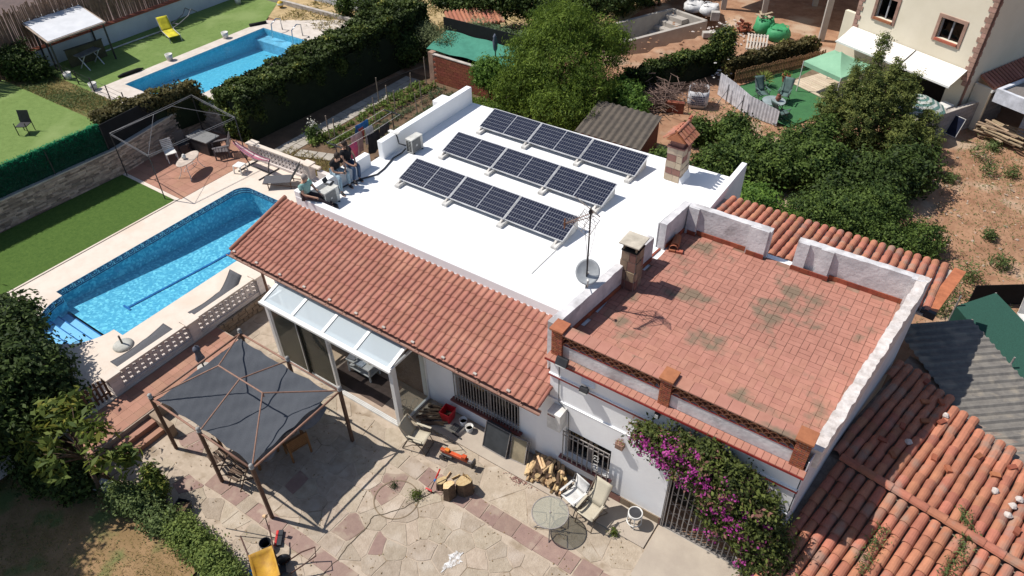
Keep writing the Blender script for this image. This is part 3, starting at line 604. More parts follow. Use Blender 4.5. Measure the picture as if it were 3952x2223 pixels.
# front parapet: brick pillars, coping, tile lattice, low wall, cornice
BR = MB().bx(-.07, .07, -.16, .16, -.022, .022).mesh('brick', m_brick)
for x0, x1 in ((8.68, 8.97), (11.41, 11.68), (14.3, 14.6)):
    p = MB().bx(x0+.012, x1-.012, -4.405, -4.12, T, T+.78).obj('pillar', m_mort, Q)
    for k in range(13):
        z = T+.03+k*.06; off = .5 if k % 2 else 0
        for i in range(3 if k % 2 else 2):
            w_ = (x1-x0)/2; a = max(x0, x0+(i-off)*w_); b = min(x1, x0+(i+1-off)*w_)
            o = place('brick', BR, p, ((a+b)/2, -4.27, z)); o.scale = ((b-a-.012)/.14, .94, 1)
    MB().bx(x0-.03, x1+.03, -4.47, -4.08, T+.8, T+.85).obj('pillar_cap', m_brick, Q, bevel=.006)
cop = MB().bx(8.97, 14.3, -4.41, -4.13, T+.7, T+.745).obj('coping', m_joint, Q)
for i in range(19):
    x = 8.97+i*.28; x = x if x < 11.4 else x
    MB().bx(x+.005, min(14.3, x+.275), -4.44, -4.1, T+.74+random.uniform(0, .004), T+.765+random.uniform(0, .005)).obj('coping_tile', m_floor, cop)
AR = MB(); k_ = 9
for y in (-.13, .0):
    for rr in (.105, .088): AR.v += [(rr*math.cos(a), y, rr*.8*math.sin(a)) for a in np.linspace(PI, 0, k_)]
for i in range(k_-1): AR.f += [(i, i+1, k_+i+1, k_+i), (2*k_+i+1, 2*k_+i, 3*k_+i, 3*k_+i+1), (i+1, i, 2*k_+i, 2*k_+i+1), (k_+i, k_+i+1, 3*k_+i+1, 3*k_+i)]
AR = AR.mesh('lattice_tile', mat('lattice_clay', (.5, .22, .12), .85, orand=.15))
lat = MB().bx(8.97, 14.3, -4.16, -4.14, T+.4, T+.7).obj('lattice', m_dark, Q)
for a, b in ((8.97, 11.41), (11.68, 14.3)):
    for j in range(4):
        n = int((b-a)/.21)
        for i in range(n):
            x = a+.105+i*.21+(.105 if j % 2 else 0)
            if x < b-.08: place('lattice_tile', AR, lat, (x, -4.24, T+.4+j*.075))
MB().bx(8.97, 14.3, -4.36, -4.12, T, T+.4).obj('low_wall', m_grey, Q)
MB().bx(8.97, 14.3, -4.372, -4.355, T+.385, T+.405).obj('red_trim', m_redpaint, Q)
cn = MB().bx(8.62, 14.68, -4.6, -4.3, T-.07, T-.015).obj('cornice', m_redpaint, Q)
for i in range(42): MB().bx(8.625+i*.1442, 8.76+i*.1442, -4.59, -4.37, T-.016, T+.004+random.uniform(-.003, .003)).obj('cornice_tile', m_floor, cn)
MB().bx(8.66, 14.64, -4.46, -4.4, 3.56, 3.59).obj('string_course', m_white, Q); MB().bx(8.65, 14.66, -4.468, -4.42, 3.515, 3.558).obj('red_trim', m_redpaint, Q)
wallx(8.3, 14.64, 0, 2.72, -4.46, YF, [(9.2, 10.5, .76, 1.86), (12.02, 13.95, 0, 2.15)]).obj('lower_wall', m_white, Q)
MB().bx(8.3, 14.64, -4.468, -4.42, 2.72, 2.745).obj('ledge', m_white, Q)
window(Q, 9.2, 10.5, .76, 1.86, 9, mat('maroon_sill', (.2, .08, .08), .7), True, -4.56)
pl = MB().bx(8.3, 12.02, -4.475, -4.455, 0, .3).obj('plinth', m_mort, Q); x = 8.32
while x < 12.0:
    l = random.uniform(.25, .55); l = min(l, 12.02-x); MB().bx(x, x+l-.012, -4.495, -4.47, .02, .29).obj('plinth_stone', random.choice((m_stoneR, m_stoneT, m_stoneT)), pl); x += l
# barred gate
gt = thing('gate', 'grey folding bar gate beneath the bougainvillea', 'gate', (12.02, -4.44, 0))
MB().bx(0, 1.93, .5, .52, 0, 2.15).obj('dark_doorway', m_dark, gt)
MB().bx(0, 1.93, -.05, .6, -.02, .01).obj('threshold', m_concrete, gt)
for i in range(14): MB().bx(.14+i*.133, .165+i*.133, -.03, -.005, .02, 2.1).obj('bar', m_iron, gt)
for i in range(2): MB().bx(.02+i*.045, .045+i*.045, -.05, -.01, 0, 2.12).obj('folded_bar', m_iron, gt)
MB().bx(.0, 1.93, -.035, -.003, .02, .05).bx(0, 1.93, -.035, -.003, 2.08, 2.12).obj('rail', m_iron, gt)
for i in range(7):
    for k in range(5):
        for s in (-1, 1): MB().tube([(.12+i*.27, .01, .15+k*.4+(.2 if s > 0 else 0)), (.39+i*.27, .01, .15+k*.4+(.0 if s > 0 else .2))], .008, 4).obj('lattice_bar', m_iron, gt)
# small fittings on the facade
t = thing('meter_box', 'white meter box with small vents above the woodpile', 'box', (8.86, -4.5, 2.0)); MB().bx(-.02, .36, -.3, .04, .02, .62).obj('cabinet', m_wplastic, t, bevel=.01)
for i in range(4): MB().bx(.0+i*.055, .045+i*.055, -.305, -.298, .5, .55).obj('vent', mat('vent_red', (.2, .05, .04), .7), t)
t = thing('flood_light', 'black flood light standing on cornice by the corner brick pillar', 'lamp', (9.0, -4.62, T)); MB().box((.12, -.02, .16), (.3, .1, .2), rx=-.5).obj('housing', m_steel, t, bevel=.01); MB().box((.12, -.075, .13), (.26, .012, .16), rx=-.5).obj('lens', mat('lamp_lens', (.5, .5, .48), .2), t); MB().tube([(.02, .05, .0), (.02, .02, .14), (.24, .02, .14), (.24, .05, 0)], .012, 6).obj('bracket', m_steel, t)
t = thing('flood_light', 'small grey flood light below the louvre vent', 'lamp', (9.6, -4.5, 3.62)); MB().box((.1, -.08, .1), (.22, .1, .12), rx=-.4).obj('housing', m_steel, t, bevel=.01); MB().box((.1, -.135, .08), (.18, .01, .1), rx=-.4).obj('lens', MATS['lamp_lens'], t); MB().bx(.07, .13, -.06, .06, .0, .06).obj('bracket', m_steel, t)
for lx, lab in ((9.55, 'white louvre vent on the facade above the small flood light'), (12.75, 'white louvre vent on the facade above the bougainvillea')):
    t = thing('louvre_vent', lab, 'vent', (lx, -4.43, 3.72))
    for k in range(4): MB().box((.18, -.02, .06+.07*k), (.36, .05, .02), rx=.5).obj('louvre', m_white, t)
    MB().bx(-.01, .37, -.012, .008, .0, .32).obj('vent_frame', m_white, t)
t = thing('wall_lamp', 'small black wall lamp under the cornice near the middle brick pillar', 'lamp', (11.5, -4.44, 3.96)); MB().bx(-.06, .06, -.12, 0, -.08, .08).obj('lamp_body', m_steel, t, bevel=.01); MB().bx(-.04, .04, -.14, -.12, -.05, .05).obj('lens', MATS['lamp_lens'], t)
t = thing('wall_planter', 'small square wall planter with pink flowers beside the barred window', 'planter', (10.73, -4.46, 2.25)); MB().bx(-.1, .1, -.14, 0, 0, .16).obj('pot', mat('terracotta_pot', (.33, .2, .15), .8), t); leaves('flowers', leafmat('pink_flower', (.6, .2, .25), (.12, .2, .04), .2), rng.normal(size=(60, 3))*[.06, .05, .05]+[0, -.08, .2], .05, t)
for a in ([(8.95, -4.44, 4.1), (8.96, -4.45, 3.2), (8.97, -4.52, 2.4)], [(9.35, -4.45, 3.5), (9.37, -4.45, 2.8)]): pass
ob = MB().tube([(8.93, -4.44, 4.14), (8.95, -4.445, 3.0), (9.0, -4.5, 2.76), (9.28, -4.5, 2.55), (9.3, -4.5, 1.2)], .01, 6).obj('wall_cable', m_steel); tag(ob, 'black cable running down the white facade by the meter box', 'cable')
# loose roof tile and bricks on the terrace
t = thing('roof_tile', 'loose orange barrel tile propped on bricks at the terrace corner', 'tile', (9.35, .95, T), .25); me = barrel(.5, .1, .12).mesh('tile', m_brick); place('tile', me, t, (0, .25, .08)); place('tile', me, t, (.02, .3, .13))
for i in range(2): MB().bx(-.12+i*.2, .06+i*.2, -.3, -.18, 0, .07).obj('brick', m_brick, t)
# ================================================================ rear barrel roof
rr = thing('barrel_tile_roof', 'narrow weathered barrel tile roof behind the terrace parapet', 'roof', (9.4, 2.05, 4.02), 0)
rs = .13; ra_ = math.atan(rs); MB().add([(0, -.1, -.06), (6.2, -.05, -.06), (6.6, 2.75, -.06-rs*2.75), (-.05, 2.75, -.06-rs*2.75), (0, -.1, 0), (6.2, -.05, 0), (6.6, 2.75, -rs*2.75), (-.05, 2.75, -rs*2.75)], [(3,2,1,0),(4,5,6,7),(0,1,5,4),(1,2,6,5),(2,3,7,6),(3,0,4,7)]).obj('roof_deck', m_mort, rr)
BT2 = barrel(.42, .092, .105, 7).mesh('barrel_tile', m_clayb)
for i in range(27):
    for j in range(8):
        x = .12+i*.235; y = .02+j*.345
        place('barrel_tile', BT2, rr, (x+.03*y+random.uniform(-.006, .006), y, -rs*y+.03), (ra_+.02, 0, PI+random.uniform(-.02, .02)))
MB().box((6.5, 1.45, -.13), (.3, 2.75, .05), rz=-.135, rx=-ra_).obj('verge_board', mat('verge_tile_orange', (.5, .17, .08), .8), rr)
for x in (6.4,): MB().box((6.3, .05, .0), (.35, .12, .2), rz=-.13).obj('verge_end', m_steel, rr)
# ================================================================ neighbour's low tile roof
e = Vector((.982, -.187, 0)); nn = Vector((.187, .982, 0)); o0 = Vector((15.06, -2.28, 2.6)); an = math.atan2(e.y, e.x)
lr = thing('tiled_roof', 'sun bleached barrel tile roof littered with bricks and mortar lumps', 'roof', o0, an)
sb, sf = .115, .26
MB().add([(-.25, 0, -.1), (6, 0, -.1), (6, 5.2, -.1-sb*5.2), (-.25, 5.2, -.1-sb*5.2), (.05, -3.2, -.1-sf*3.2), (6, -3.2, -.1-sf*3.2)], [(0, 1, 2, 3), (4, 5, 1, 0)]).obj('roof_bed', mat('mortar_bed', (.32, .26, .21), .95, col2=(.18, .14, .12), scale=6), lr)
BT3 = barrel(.44, .098, .112, 7).mesh('barrel_tile', m_clayb); lj = MB(); bt = barrel(.44, .098, .112, 5); cnt = 0; cl = []
def wallX(y): return 14.66+.121*(y+4.42)
for i in range(26):
    x = -.75+i*.235
    for j in range(14):
        y = .06+j*.36
        wx = o0+e*x+nn*(y+.2)
        bl = 2.13+(wx.x-15.67)*(-.714)
        if wx.x > wallX(wx.y)+.1 and wx.y < bl+.1: cl.append((x, y, 0))
    for j in range(9):
        y = -.1-j*.36; wx = o0+e*x+nn*(y-.2)
        if wx.x > wallX(wx.y)+.1 and wx.y > -5.5: cl.append((x, y, 1))
cl.sort(key=lambda q: -(o0+e*q[0]+nn*q[1]-cam.location).length)
for k, (x, y, s) in enumerate(cl):
    zz = -(sb*y if not s else -sf*y)+.03; jx = random.uniform(-.01, .01)
    if s: pos, rot = (x+jx, y, zz-.0), (math.atan(sf)-.02, 0, random.uniform(-.03, .03))
    else: pos, rot = (x+jx, y, zz), (math.atan(sb)-.03, 0, PI+random.uniform(-.03, .03))
    if k >= len(cl)-300: place('barrel_tile', BT3, lr, pos, rot)
    else:
        Mx = Matrix.Translation(pos) @ Matrix.Rotation(rot[2], 4, 'Z') @ Matrix.Rotation(rot[0], 4, 'X'); lj.add([Mx @ Vector(v) for v in bt.v], bt.f)
if lj.v: stuff(lj.obj('barrel_tiles', m_clayb, lr))
RT = barrel(.42, .1, .11, 6).mesh('ridge_tile', m_clayb)
for i in range(15): place('ridge_tile', RT, lr, (.1+i*.38, 0, .1), (0, 0, PI/2+random.uniform(-.04, .04)))
m_lump = mat('mortar_lump', (.6, .54, .5), .95, col2=(.45, .4, .37), scale=12, bump=.6, bscale=30)
bb = [(1.6, 1.55), (1.95, 1.45), (2.3, 2.4), (2.95, 2.65), (2.75, 2.1), (3.5, 2.7), (3.8, 2.4), (4.1, 2.0), (3.55, .8), (4.2, .95), (.75, 3.3), (1.0, 2.6), (1.3, 2.9), (1.05, 3.6), (.7, 2.0), (.55, 1.2), (.9, .9), (.5, 4.1)]
for k, (x, y) in enumerate(bb):
    o = MB().box((0, 0, .04), (.2, .11, .07)).obj('brick', m_brick); o.location = o0+e*x+nn*y+Vector((0, 0, .13-sb*y)); o.rotation_euler = (.1, .1, random.uniform(0, 3)); tag(o, 'loose hollow brick lying on the bleached barrel tile roof', 'brick', 'loose bricks on the tile roof')
for k, (x, y) in enumerate([(2.9, 1.6), (3.3, 1.45), (3.35, 1.75), (3.7, 1.95), (3.3, 1.1), (4.0, 1.25), (4.45, 1.35), (4.3, .6), (1.0, 1.6), (1.3, 3.2)]):
    mb = MB(); r_ = random.Random(k); mb.lathe([(.02, -.05), (.07, -.03), (.085, .02), (.05, .07), (.01, .09)], 8); mb.v = [(a*(1+r_.uniform(-.2, .2)), b*(1+r_.uniform(-.2, .2)), c) for a, b, c in mb.v]
    o = mb.obj('mortar_lump', m_lump); o.location = o0+e*x+nn*y+Vector((0, 0, .16-sb*y)); tag(o, 'pale lump of old mortar on the bleached barrel tile roof', 'rubble', 'mortar lumps on the tile roof')
# grey corrugated roof and green screen
gd = Vector((.76, .65, 0)).normalized(); gw = Vector((.65, -.76, 0)).normalized()
mb = MB(); N_ = 150; og = Vector((15.6, 4.05, 2.05))
for i in range(N_+1):
    s = i*.05; z = .05*(1 if i % 5 < 2 else 0)
    for l in (-.6, 1.75): p = og+gd*l+gw*s; mb.v.append((p.x, p.y, p.z+z-.02*l))
mb.f = [(2*i, 2*i+2, 2*i+3, 2*i+1) for i in range(N_)]
o = mb.obj('corrugated_roof', mat('grey_fibre_sheet', (.2, .185, .165), .9, col2=(.14, .13, .12), scale=5, bump=.2, col3=(.26, .23, .19), s3=2)); tag(o, 'grey corrugated sheet roof beside the bleached barrel tiles', 'roof')
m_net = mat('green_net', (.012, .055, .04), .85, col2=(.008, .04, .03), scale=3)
gs = thing('windbreak', 'dark green shade net enclosure beyond the grey corrugated roof', 'screen', (16.45, 5.75, .3))
p0 = Vector((0, 0, 0)); d1 = gw*5; b1 = gd*1.2
MB().quad(p0, p0+d1, p0+d1+Vector((0, 0, 1.55)), Vector((0, 0, 1.6))).obj('front_net', m_net, gs, solid=.01)
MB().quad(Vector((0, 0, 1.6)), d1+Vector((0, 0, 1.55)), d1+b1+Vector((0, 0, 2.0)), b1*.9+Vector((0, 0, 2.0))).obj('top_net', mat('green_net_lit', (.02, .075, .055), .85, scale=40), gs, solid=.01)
for q in (Vector((0, 0, 0)), b1*.9, gw*2.5): MB().tube([q, q+Vector((0, 0, 2.0))], .025, 6).obj('pole', m_iron, gs)
# ================================================================ stone patio
m_flag = mat('flagstone', (.415, .345, .27), .9, col2=(.3, .24, .18), scale=6, detail=12, thr=(.28, .68), bump=.7, bscale=22, orand=.12, col3=(.43, .365, .295), s3=1.6)
m_flagr = mat('maroon_flagstone', (.3, .205, .17), .9, col2=(.255, .17, .145), scale=6, bump=.2, bscale=25, orand=.1, col3=(.36, .28, .22), s3=1.8)
m_pj = mat('patio_mortar', (.46, .38, .3), .95, col2=(.38, .31, .24), scale=5, col3=(.26, .2, .14), s3=1.4)
m_conc2 = mat('worn_concrete', (.44, .38, .31), .9, col2=(.37, .315, .26), scale=1.2, bump=.12, bscale=40)
pat = sheet('patio', [(-1.5, -11.4), (3.4, -11.4), (3.6, -40), (40, -40), (40, -4.4), (-2.8, -4.4), (-2.8, -6.3), (-1.5, -6.3)], 0, m_pj)
def clip(poly, n, c):
    out = []
    for i in range(len(poly)):
        a, b = poly[i], poly[(i+1) % len(poly)]; da = a[0]*n[0]+a[1]*n[1]-c; db = b[0]*n[0]+b[1]*n[1]-c
        if da <= 0: out.append(a)
        if da*db < 0: t = da/(da-db); out.append((a[0]+(b[0]-a[0])*t, a[1]+(b[1]-a[1])*t))
    return out
def crazy(x0, x1, y0, y1, step, seed, m, gap=.014, parent=pat, zb=.0, reject=None):
    r_ = random.Random(seed); nx_ = int((x1-x0)/step); ny_ = max(1, int((y1-y0)/step)); pts = {}
    for i in range(-1, nx_+2):
        for j in range(-1, ny_+2): pts[i, j] = (x0+(x1-x0)/nx_*(i+.5+r_.uniform(-.42, .42)), y0+(y1-y0)/ny_*(j+.5+r_.uniform(-.42, .42)))
    for i in range(nx_):
        for j in range(ny_):
            c = pts[i, j]
            if reject and reject(*c): continue
            P = [(x0, y0), (x1, y0), (x1, y1), (x0, y1)]
            for di in range(-2, 3):
                for dj in range(-2, 3):
                    q = pts.get((i+di, j+dj))
                    if q and (di or dj) and P:
                        n = (q[0]-c[0], q[1]-c[1]); l = math.hypot(*n); n = (n[0]/l, n[1]/l); P = clip(P, n, n[0]*(c[0]+q[0])/2+n[1]*(c[1]+q[1])/2-gap)
            if len(P) >= 3:
                cx = sum(p[0] for p in P)/len(P); cy = sum(p[1] for p in P)/len(P)
                Pl = []
                for k in range(len(P)):
                    a, b = P[k], P[(k+1) % len(P)]; Pl.append(a)
                    if math.dist(a, b) > .25: Pl.append(((a[0]+b[0])/2+r_.uniform(-.02, .02), (a[1]+b[1])/2+r_.uniform(-.02, .02)))
                MB().prism([(p[0]-cx, p[1]-cy) for p in Pl], 0, .007+r_.uniform(0, .006)).obj('paving_stone', m if r_.random() > .03 else m_flagr, parent, (cx, cy, zb))
crazy(-1.4, 15.5, -9.66, -6.9, .5, 5, m_flag)
crazy(-1.4, 5.0, -6.9, -5.86, .6, 6, m_flag); crazy(-2.7, -.5, -5.9, -4.5, .6, 16, m_flag)
crazy(5.0, 14.5, -6.32, -5.3, .62, 7, m_flag)
crazy(-.2, 3.4, -10.75, -10.15, .5, 8, m_flag); crazy(3.4, 13.5, -12.6, -10.15, .56, 9, m_flag)
for x0, x1, y0, y1, sd_ in ((5.0, 13.0, -6.88, -6.34, 1), (1.4, 13.0, -10.13, -9.68, 2)):
    r_ = random.Random(sd_); x = x0
    while x < x1:
        l = r_.uniform(.38, .72); j = [r_.uniform(-.03, .03) for _ in range(8)]
        MB().prism([(.015+j[0], .02+j[1]), (l-.015+j[2], .02+j[3]), (l-.015+j[4], y1-y0-.02+j[5]), (.015+j[6], y1-y0-.02+j[7])], 0, .016).obj('border_stone', m_flagr if r_.random() > .12 else m_flag, pat, (x, y0, 0)); x += l
sl = MB().bx(4.75, 11.98, -5.3, -4.5, 0, .045).obj('apron_slab', m_conc2); struct(sl)
MB().bx(12.03, 14.2, -6.3, -4.5, 0, .022).obj('gate_slab', m_conc2)['kind'] = 'structure'
ring = MB(); 
for k in range(40):
    a0, a1 = k*2*PI/40, (k+1)*2*PI/40
    ring.quad(*[(6.02+r*math.cos(a), -7.62+r*.98*math.sin(a), .0195) for r, a in ((.57, a0), (.6, a0), (.6, a1), (.57, a1))])
m_moss = mat('moss', (.09, .1, .03), .95, col2=(.15, .12, .06), scale=14)
ring.obj('circle_joint', mat('dark_joint', (.24, .18, .12), .95), pat)
mb = MB(); pts = [(7.0, -6.75), (6.7, -6.9), (6.55, -7.2), (6.35, -7.7), (6.0, -8.15), (5.85, -8.3), (5.95, -8.75), (5.9, -9.3), (5.95, -9.7), (5.9, -10.3), (6.1, -11.2)]
pts = resamp(pts, .12); pts = [(x+random.uniform(-.02, .02), y+random.uniform(-.02, .02)) for x, y in pts]
for a, b in zip(pts[:-1], pts[1:]):
    d = Vector((b[0]-a[0], b[1]-a[1])).normalized()*.009; mb.quad((a[0]-d.y, a[1]+d.x, .021), (a[0]+d.y, a[1]-d.x, .021), (b[0]+d.y, b[1]-d.x, .021), (b[0]-d.y, b[1]+d.x, .021))
mb.obj('crack', mat('crack_dark', (.1, .075, .05), .95), pat)
m_grassL = leafmat('weed_leaf', (.13, .17, .03), (.07, .1, .02), .3)
def tuft(name, label, c, r, n, size, m, seed=0, hz=.06, up=.8, asp=.25, grp=None):
    g_ = np.random.default_rng(seed); P = np.c_[c[0]+g_.normal(size=n)*r, c[1]+g_.normal(size=n)*r, c[2]+np.abs(g_.normal(size=n))*hz]
    o = leaves(name, m, P, size, None, up=up, aspect=asp, seed=seed); return tag(o, label, 'weeds', grp)
tuft('moss_tuft', 'clump of weeds in the paving circle touching the crack', (6.4, -7.25, .03), .1, 300, .07, m_grassL, 1)
tuft('moss_tuft', 'small dark weed clump on the paving circle rim', (5.7, -7.35, .03), .06, 120, .06, leafmat('dark_weed', (.06, .09, .03), (.03, .05, .02)), 2)
tuft('weed_tuft', 'small green weed at the edge of the concrete apron', (11.2, -5.35, .04), .06, 110, .09, m_grassL, 3, .08)
mb = MB(); r_ = random.Random(4); bl = [(8.3+.15*(1+.25*math.sin(3*a+1)+.2*math.sin(7*a))*math.cos(a)*r_.uniform(.75, 1.2), -8.15+.3*(1+.2*math.sin(2*a)+.12*math.sin(7*a+2))*math.sin(a)*r_.uniform(.75, 1.2)) for a in np.linspace(0, 2*PI, 60)[:-1]]
mb.add([(8.3, -8.15, .03)]+[(x, y, .0215) for x, y in bl], [(0, 1+i, 1+(i+1) % 59) for i in range(59)])
mp = mat('plaster_white', (.8, .79, .78), .9); tt = mp.node_tree; nz = tt.nodes.new('ShaderNodeTexNoise'); nz.inputs['Scale'].default_value = 9; nz.inputs['Detail'].default_value = 8; nz.inputs['Roughness'].default_value = .75
gp_ = tt.nodes.new('ShaderNodeNewGeometry'); tt.links.new(gp_.outputs['Position'], nz.inputs['Vector']); mr_ = tt.nodes.new('ShaderNodeMapRange'); mr_.inputs[1].default_value = .42; mr_.inputs[2].default_value = .56; tt.links.new(nz.outputs['Fac'], mr_.inputs[0]); tt.links.new(mr_.outputs[0], tt.nodes['Principled BSDF'].inputs['Alpha'])
o = mb.obj('plaster_spill', mp); tag(o, 'splash of white plaster spilled on the flagstones', 'spill')
# ================================================================ conservatory
K = thing('conservatory', 'white aluminium lean-to conservatory with sliding glass doors', 'conservatory', (0, 0, 0))
cx0, cx1, cy = -.42, 4.6, -5.78; m_cg = glassmat('door_glass', (.82, .84, .78), .18, .01, (.5, .48, .4), .1)
m_rg = glassmat('roof_glass', (.75, .82, .88), .35, .15, (.62, .7, .74), .55)
fr = lambda *a: MB().bx(*a)
for x in (cx0, cx1-.14): fr(x, x+.14, cy, cy+.14, 0, 2.4).obj('corner_post', m_alu, K, bevel=.008)
for k in range(3): fr(cx0, cx1, cy+.02+k*.045, cy+.04+k*.045, .0, .05).obj('floor_track', m_alu, K)
fr(cx0, cx1, cy+.0, cy+.16, -.02, .02).obj('track_base', mat('track_grey', (.45, .44, .42), .6), K)
fr(cx0-.03, cx1+.03, cy-.06, cy+.14, 2.36, 2.5).obj('front_beam', m_alu, K, bevel=.01); fr(cx0-.05, cx1+.05, cy-.12, cy-.06, 2.4, 2.47).obj('front_gutter', m_alu, K)
def door(x0, x1, y):
    d = fr(x0, x0+.07, y, y+.04, .05, 2.36).bx(x1-.07, x1, y, y+.04, .05, 2.36).bx(x0+.07, x1-.07, y, y+.04, .05, .13).bx(x0+.07, x1-.07, y, y+.04, 2.28, 2.36).obj('door_frame', m_alu, K)
    MB().bx(x0+.07, x1-.07, y+.015, y+.022, .13, 2.28).obj('door_glass', m_cg, d)
door(cx0+.14, .9, cy+.02); door(.86, 2.06, cy+.065); door(.95, 2.1, cy+.11)
fr(.86, .93, cy+.02, cy+.12, .05, 2.36).obj('door_stile', mat('black_seal', (.03, .03, .03), .6), K)
zt = lambda y: 2.47+.3*(y-cy)
for x in np.linspace(cx0, cx1-.1, 5):
    w_ = .1; MB().add([(x, cy, zt(cy)), (x+w_, cy, zt(cy)), (x+w_, YF, zt(YF)), (x, YF, zt(YF)), (x, cy, zt(cy)+.06), (x+w_, cy, zt(cy)+.06), (x+w_, YF, zt(YF)+.06), (x, YF, zt(YF)+.06)], [(3,2,1,0),(4,5,6,7),(0,1,5,4),(1,2,6,5),(2,3,7,6),(3,0,4,7)]).obj('rafter', m_alu, K)
xs_ = np.linspace(cx0, cx1-.1, 5)
for a, b in zip(xs_[:-1], xs_[1:]): MB().quad((a+.1, cy, zt(cy)+.03), (b, cy, zt(cy)+.03), (b, YF, zt(YF)+.03), (a+.1, YF, zt(YF)+.03)).obj('roof_pane', m_rg, K)
for x in (cx0+.04, cx1-.1):
    f_ = fr(x, x+.06, cy+.14, cy+.2, 0, 2.4).bx(x, x+.06, YF-.06, YF-.005, 0, 2.7).bx(x, x+.06, cy+.2, YF-.06, 2.36, 2.43).bx(x, x+.06, cy+.2, YF-.06, .02, .1).obj('side_frame', m_alu, K)
    MB().quad((x+.03, cy+.2, .1), (x+.03, YF-.06, .1), (x+.03, YF-.06, 2.36), (x+.03, cy+.2, 2.36)).obj('side_pane', m_cg, f_)
    for (yy, zz) in ((-5.4, .35), (-5.05, .35), (-5.5, .75)):
        MB().tube([(x+.02, yy+.16*math.cos(t), zz+.16*math.sin(t)) for t in np.linspace(0, 2*PI, 17)], .006, 4).obj('etched_circle', mat('etching', (.4, .4, .36), .8), f_)
fr(cx0+.05, cx1-.05, cy+.16, YF-.01, .0, .024).obj('floor_slab', mat('conservatory_floor', (.4, .31, .24), .7, col2=(.34, .26, .2), scale=3), K)
fr(1.4, 3.6, -5.5, -4.6, .025, .034).obj('rug', mat('dark_rug', (.12, .085, .07), .95), K)
t = thing('side_table', 'white low table with magazines inside the conservatory', 'table', (1.75, -5.0, .035), .0)
MB().bx(0, .95, 0, .5, .5, .54).obj('table_top', m_wplastic, t); MB().bx(.02, .93, .02, .48, .2, .22).obj('lower_shelf', m_wplastic, t)
for x in (.02, .89):
    for y in (.02, .44): MB().bx(x, x+.04, y, y+.04, 0, .5).obj('leg', m_wplastic, t)
for k, (x, y, c_, lab) in enumerate(((.55, .1, (.5, .55, .62), 'pale blue magazine lying on the white table'), (.15, .15, (.3, .3, .32), 'dark grey magazine lying on the white table'), (.4, .3, (.7, .69, .66), 'folded white paper on the white table'), (.8, .3, (.7, .62, .05), 'bright yellow leaflet on the white table edge'))):
    o = MB().box((0, 0, .015+.01*k), (.28 if k != 3 else .15, .2 if k != 3 else .14, .025), rz=.2*k).obj('magazine', mat('paper%d' % k, c_, .6, var=.2, scale=20)); o.location = (1.75+x, -5.0+y, .575); tag(o, lab, 'magazine')
# ================================================================ pergola with shade cloth
m_post = mat('brown_post', (.13, .075, .05), .7, col2=(.09, .05, .035), scale=8)
m_pipe = mat('rusty_pipe', (.3, .17, .12), .6, col2=(.22, .12, .085), scale=12)
m_knob = mat('grey_knob', (.4, .39, .37), .7)
m_sail = mat('black_shade_cloth', (.085, .092, .106), .95, col2=(.06, .066, .077), scale=55, bump=.5, bscale=110)
PG = thing('pergola', 'brown metal pergola with ridge pipes over a dark shade cloth', 'pergola', (0, 0, 0))
px_ = (-.22, 1.76, 3.73); py_ = (-9.8, -6.87); ph = 2.12
for x in px_:
    for y in py_:
        MB().box((x, y, ph/2), (.085, .085, ph)).obj('post', m_post, PG, bevel=.008)
        k = MB().lathe([(.02, 0), (.06, .01), (.06, .05), (.03, .07), (.055, .1), (.06, .13), (.03, .165), (.005, .17)], 10, (x, y, ph)).obj('finial', m_knob, PG, smooth=True)
for y in py_: MB().tube([(px_[0], y, ph-.02), (px_[1], y, ph-.02), (px_[2], y, ph-.02)], .03, 8).obj('edge_pipe', m_pipe, PG, smooth=True)
for x in (px_[0], px_[2]): MB().tube([(x, py_[0], ph-.02), (x, py_[1], ph-.02)], .03, 8).obj('edge_pipe', m_pipe, PG, smooth=True)
apx = [(.92, -8.33, 2.72), (1.76, -8.33, 2.72), (2.62, -8.33, 2.72)]
MB().tube(apx, .022, 8).obj('ridge_pipe', m_pipe, PG)
for a, b in ((apx[0], (px_[0], py_[0])), (apx[0], (px_[0], py_[1])), (apx[1], (px_[1], py_[0])), (apx[1], (px_[1], py_[1])), (apx[2], (px_[2], py_[0])), (apx[2], (px_[2], py_[1]))): MB().tube([a, (b[0], b[1], ph)], .02, 8).obj('hip_pipe', m_pipe, PG)
MB().tube([apx[2], (2.62, -8.33, 2.58)], .022, 8).obj('drop_pipe', m_pipe, PG)
def sail(u, v):
    x = -.17+3.75*u; y = -9.74+2.8*v
    eu = 4*u*(1-u); ev = 4*v*(1-v); sc_ = .05*abs(math.sin(u*PI*4))+.05*eu; sv = .04*abs(math.sin(v*PI*4))+.03*ev
    if v < .5: y += sc_*(1-2*v)**3
    else: y -= sc_*(2*v-1)**3
    if u < .5: x += sv*(1-2*u)**3
    else: x -= sv*(2*u-1)**3
    z = 2.03-.16*(eu*ev)+.025*noise(x*3, y*2.2)-.05*(1-max(abs(2*u-1), abs(2*v-1)))+.018*math.sin((x*.6-y)*9)
    return (x, y, z)
MB().grid(64, 52, sail).obj('shade_cloth', m_sail, PG, smooth=True)
def flap(u, v): return (3.32-.25*(1-u)+.3*v+.0, -9.3+2.0*u, 1.9-.42*v*(.5+.5*math.sin(u*9+1))-.03*math.sin(u*14))
MB().grid(24, 6, flap).obj('loose_flap', mat('grey_cloth', (.16, .165, .18), .95), PG, smooth=True)
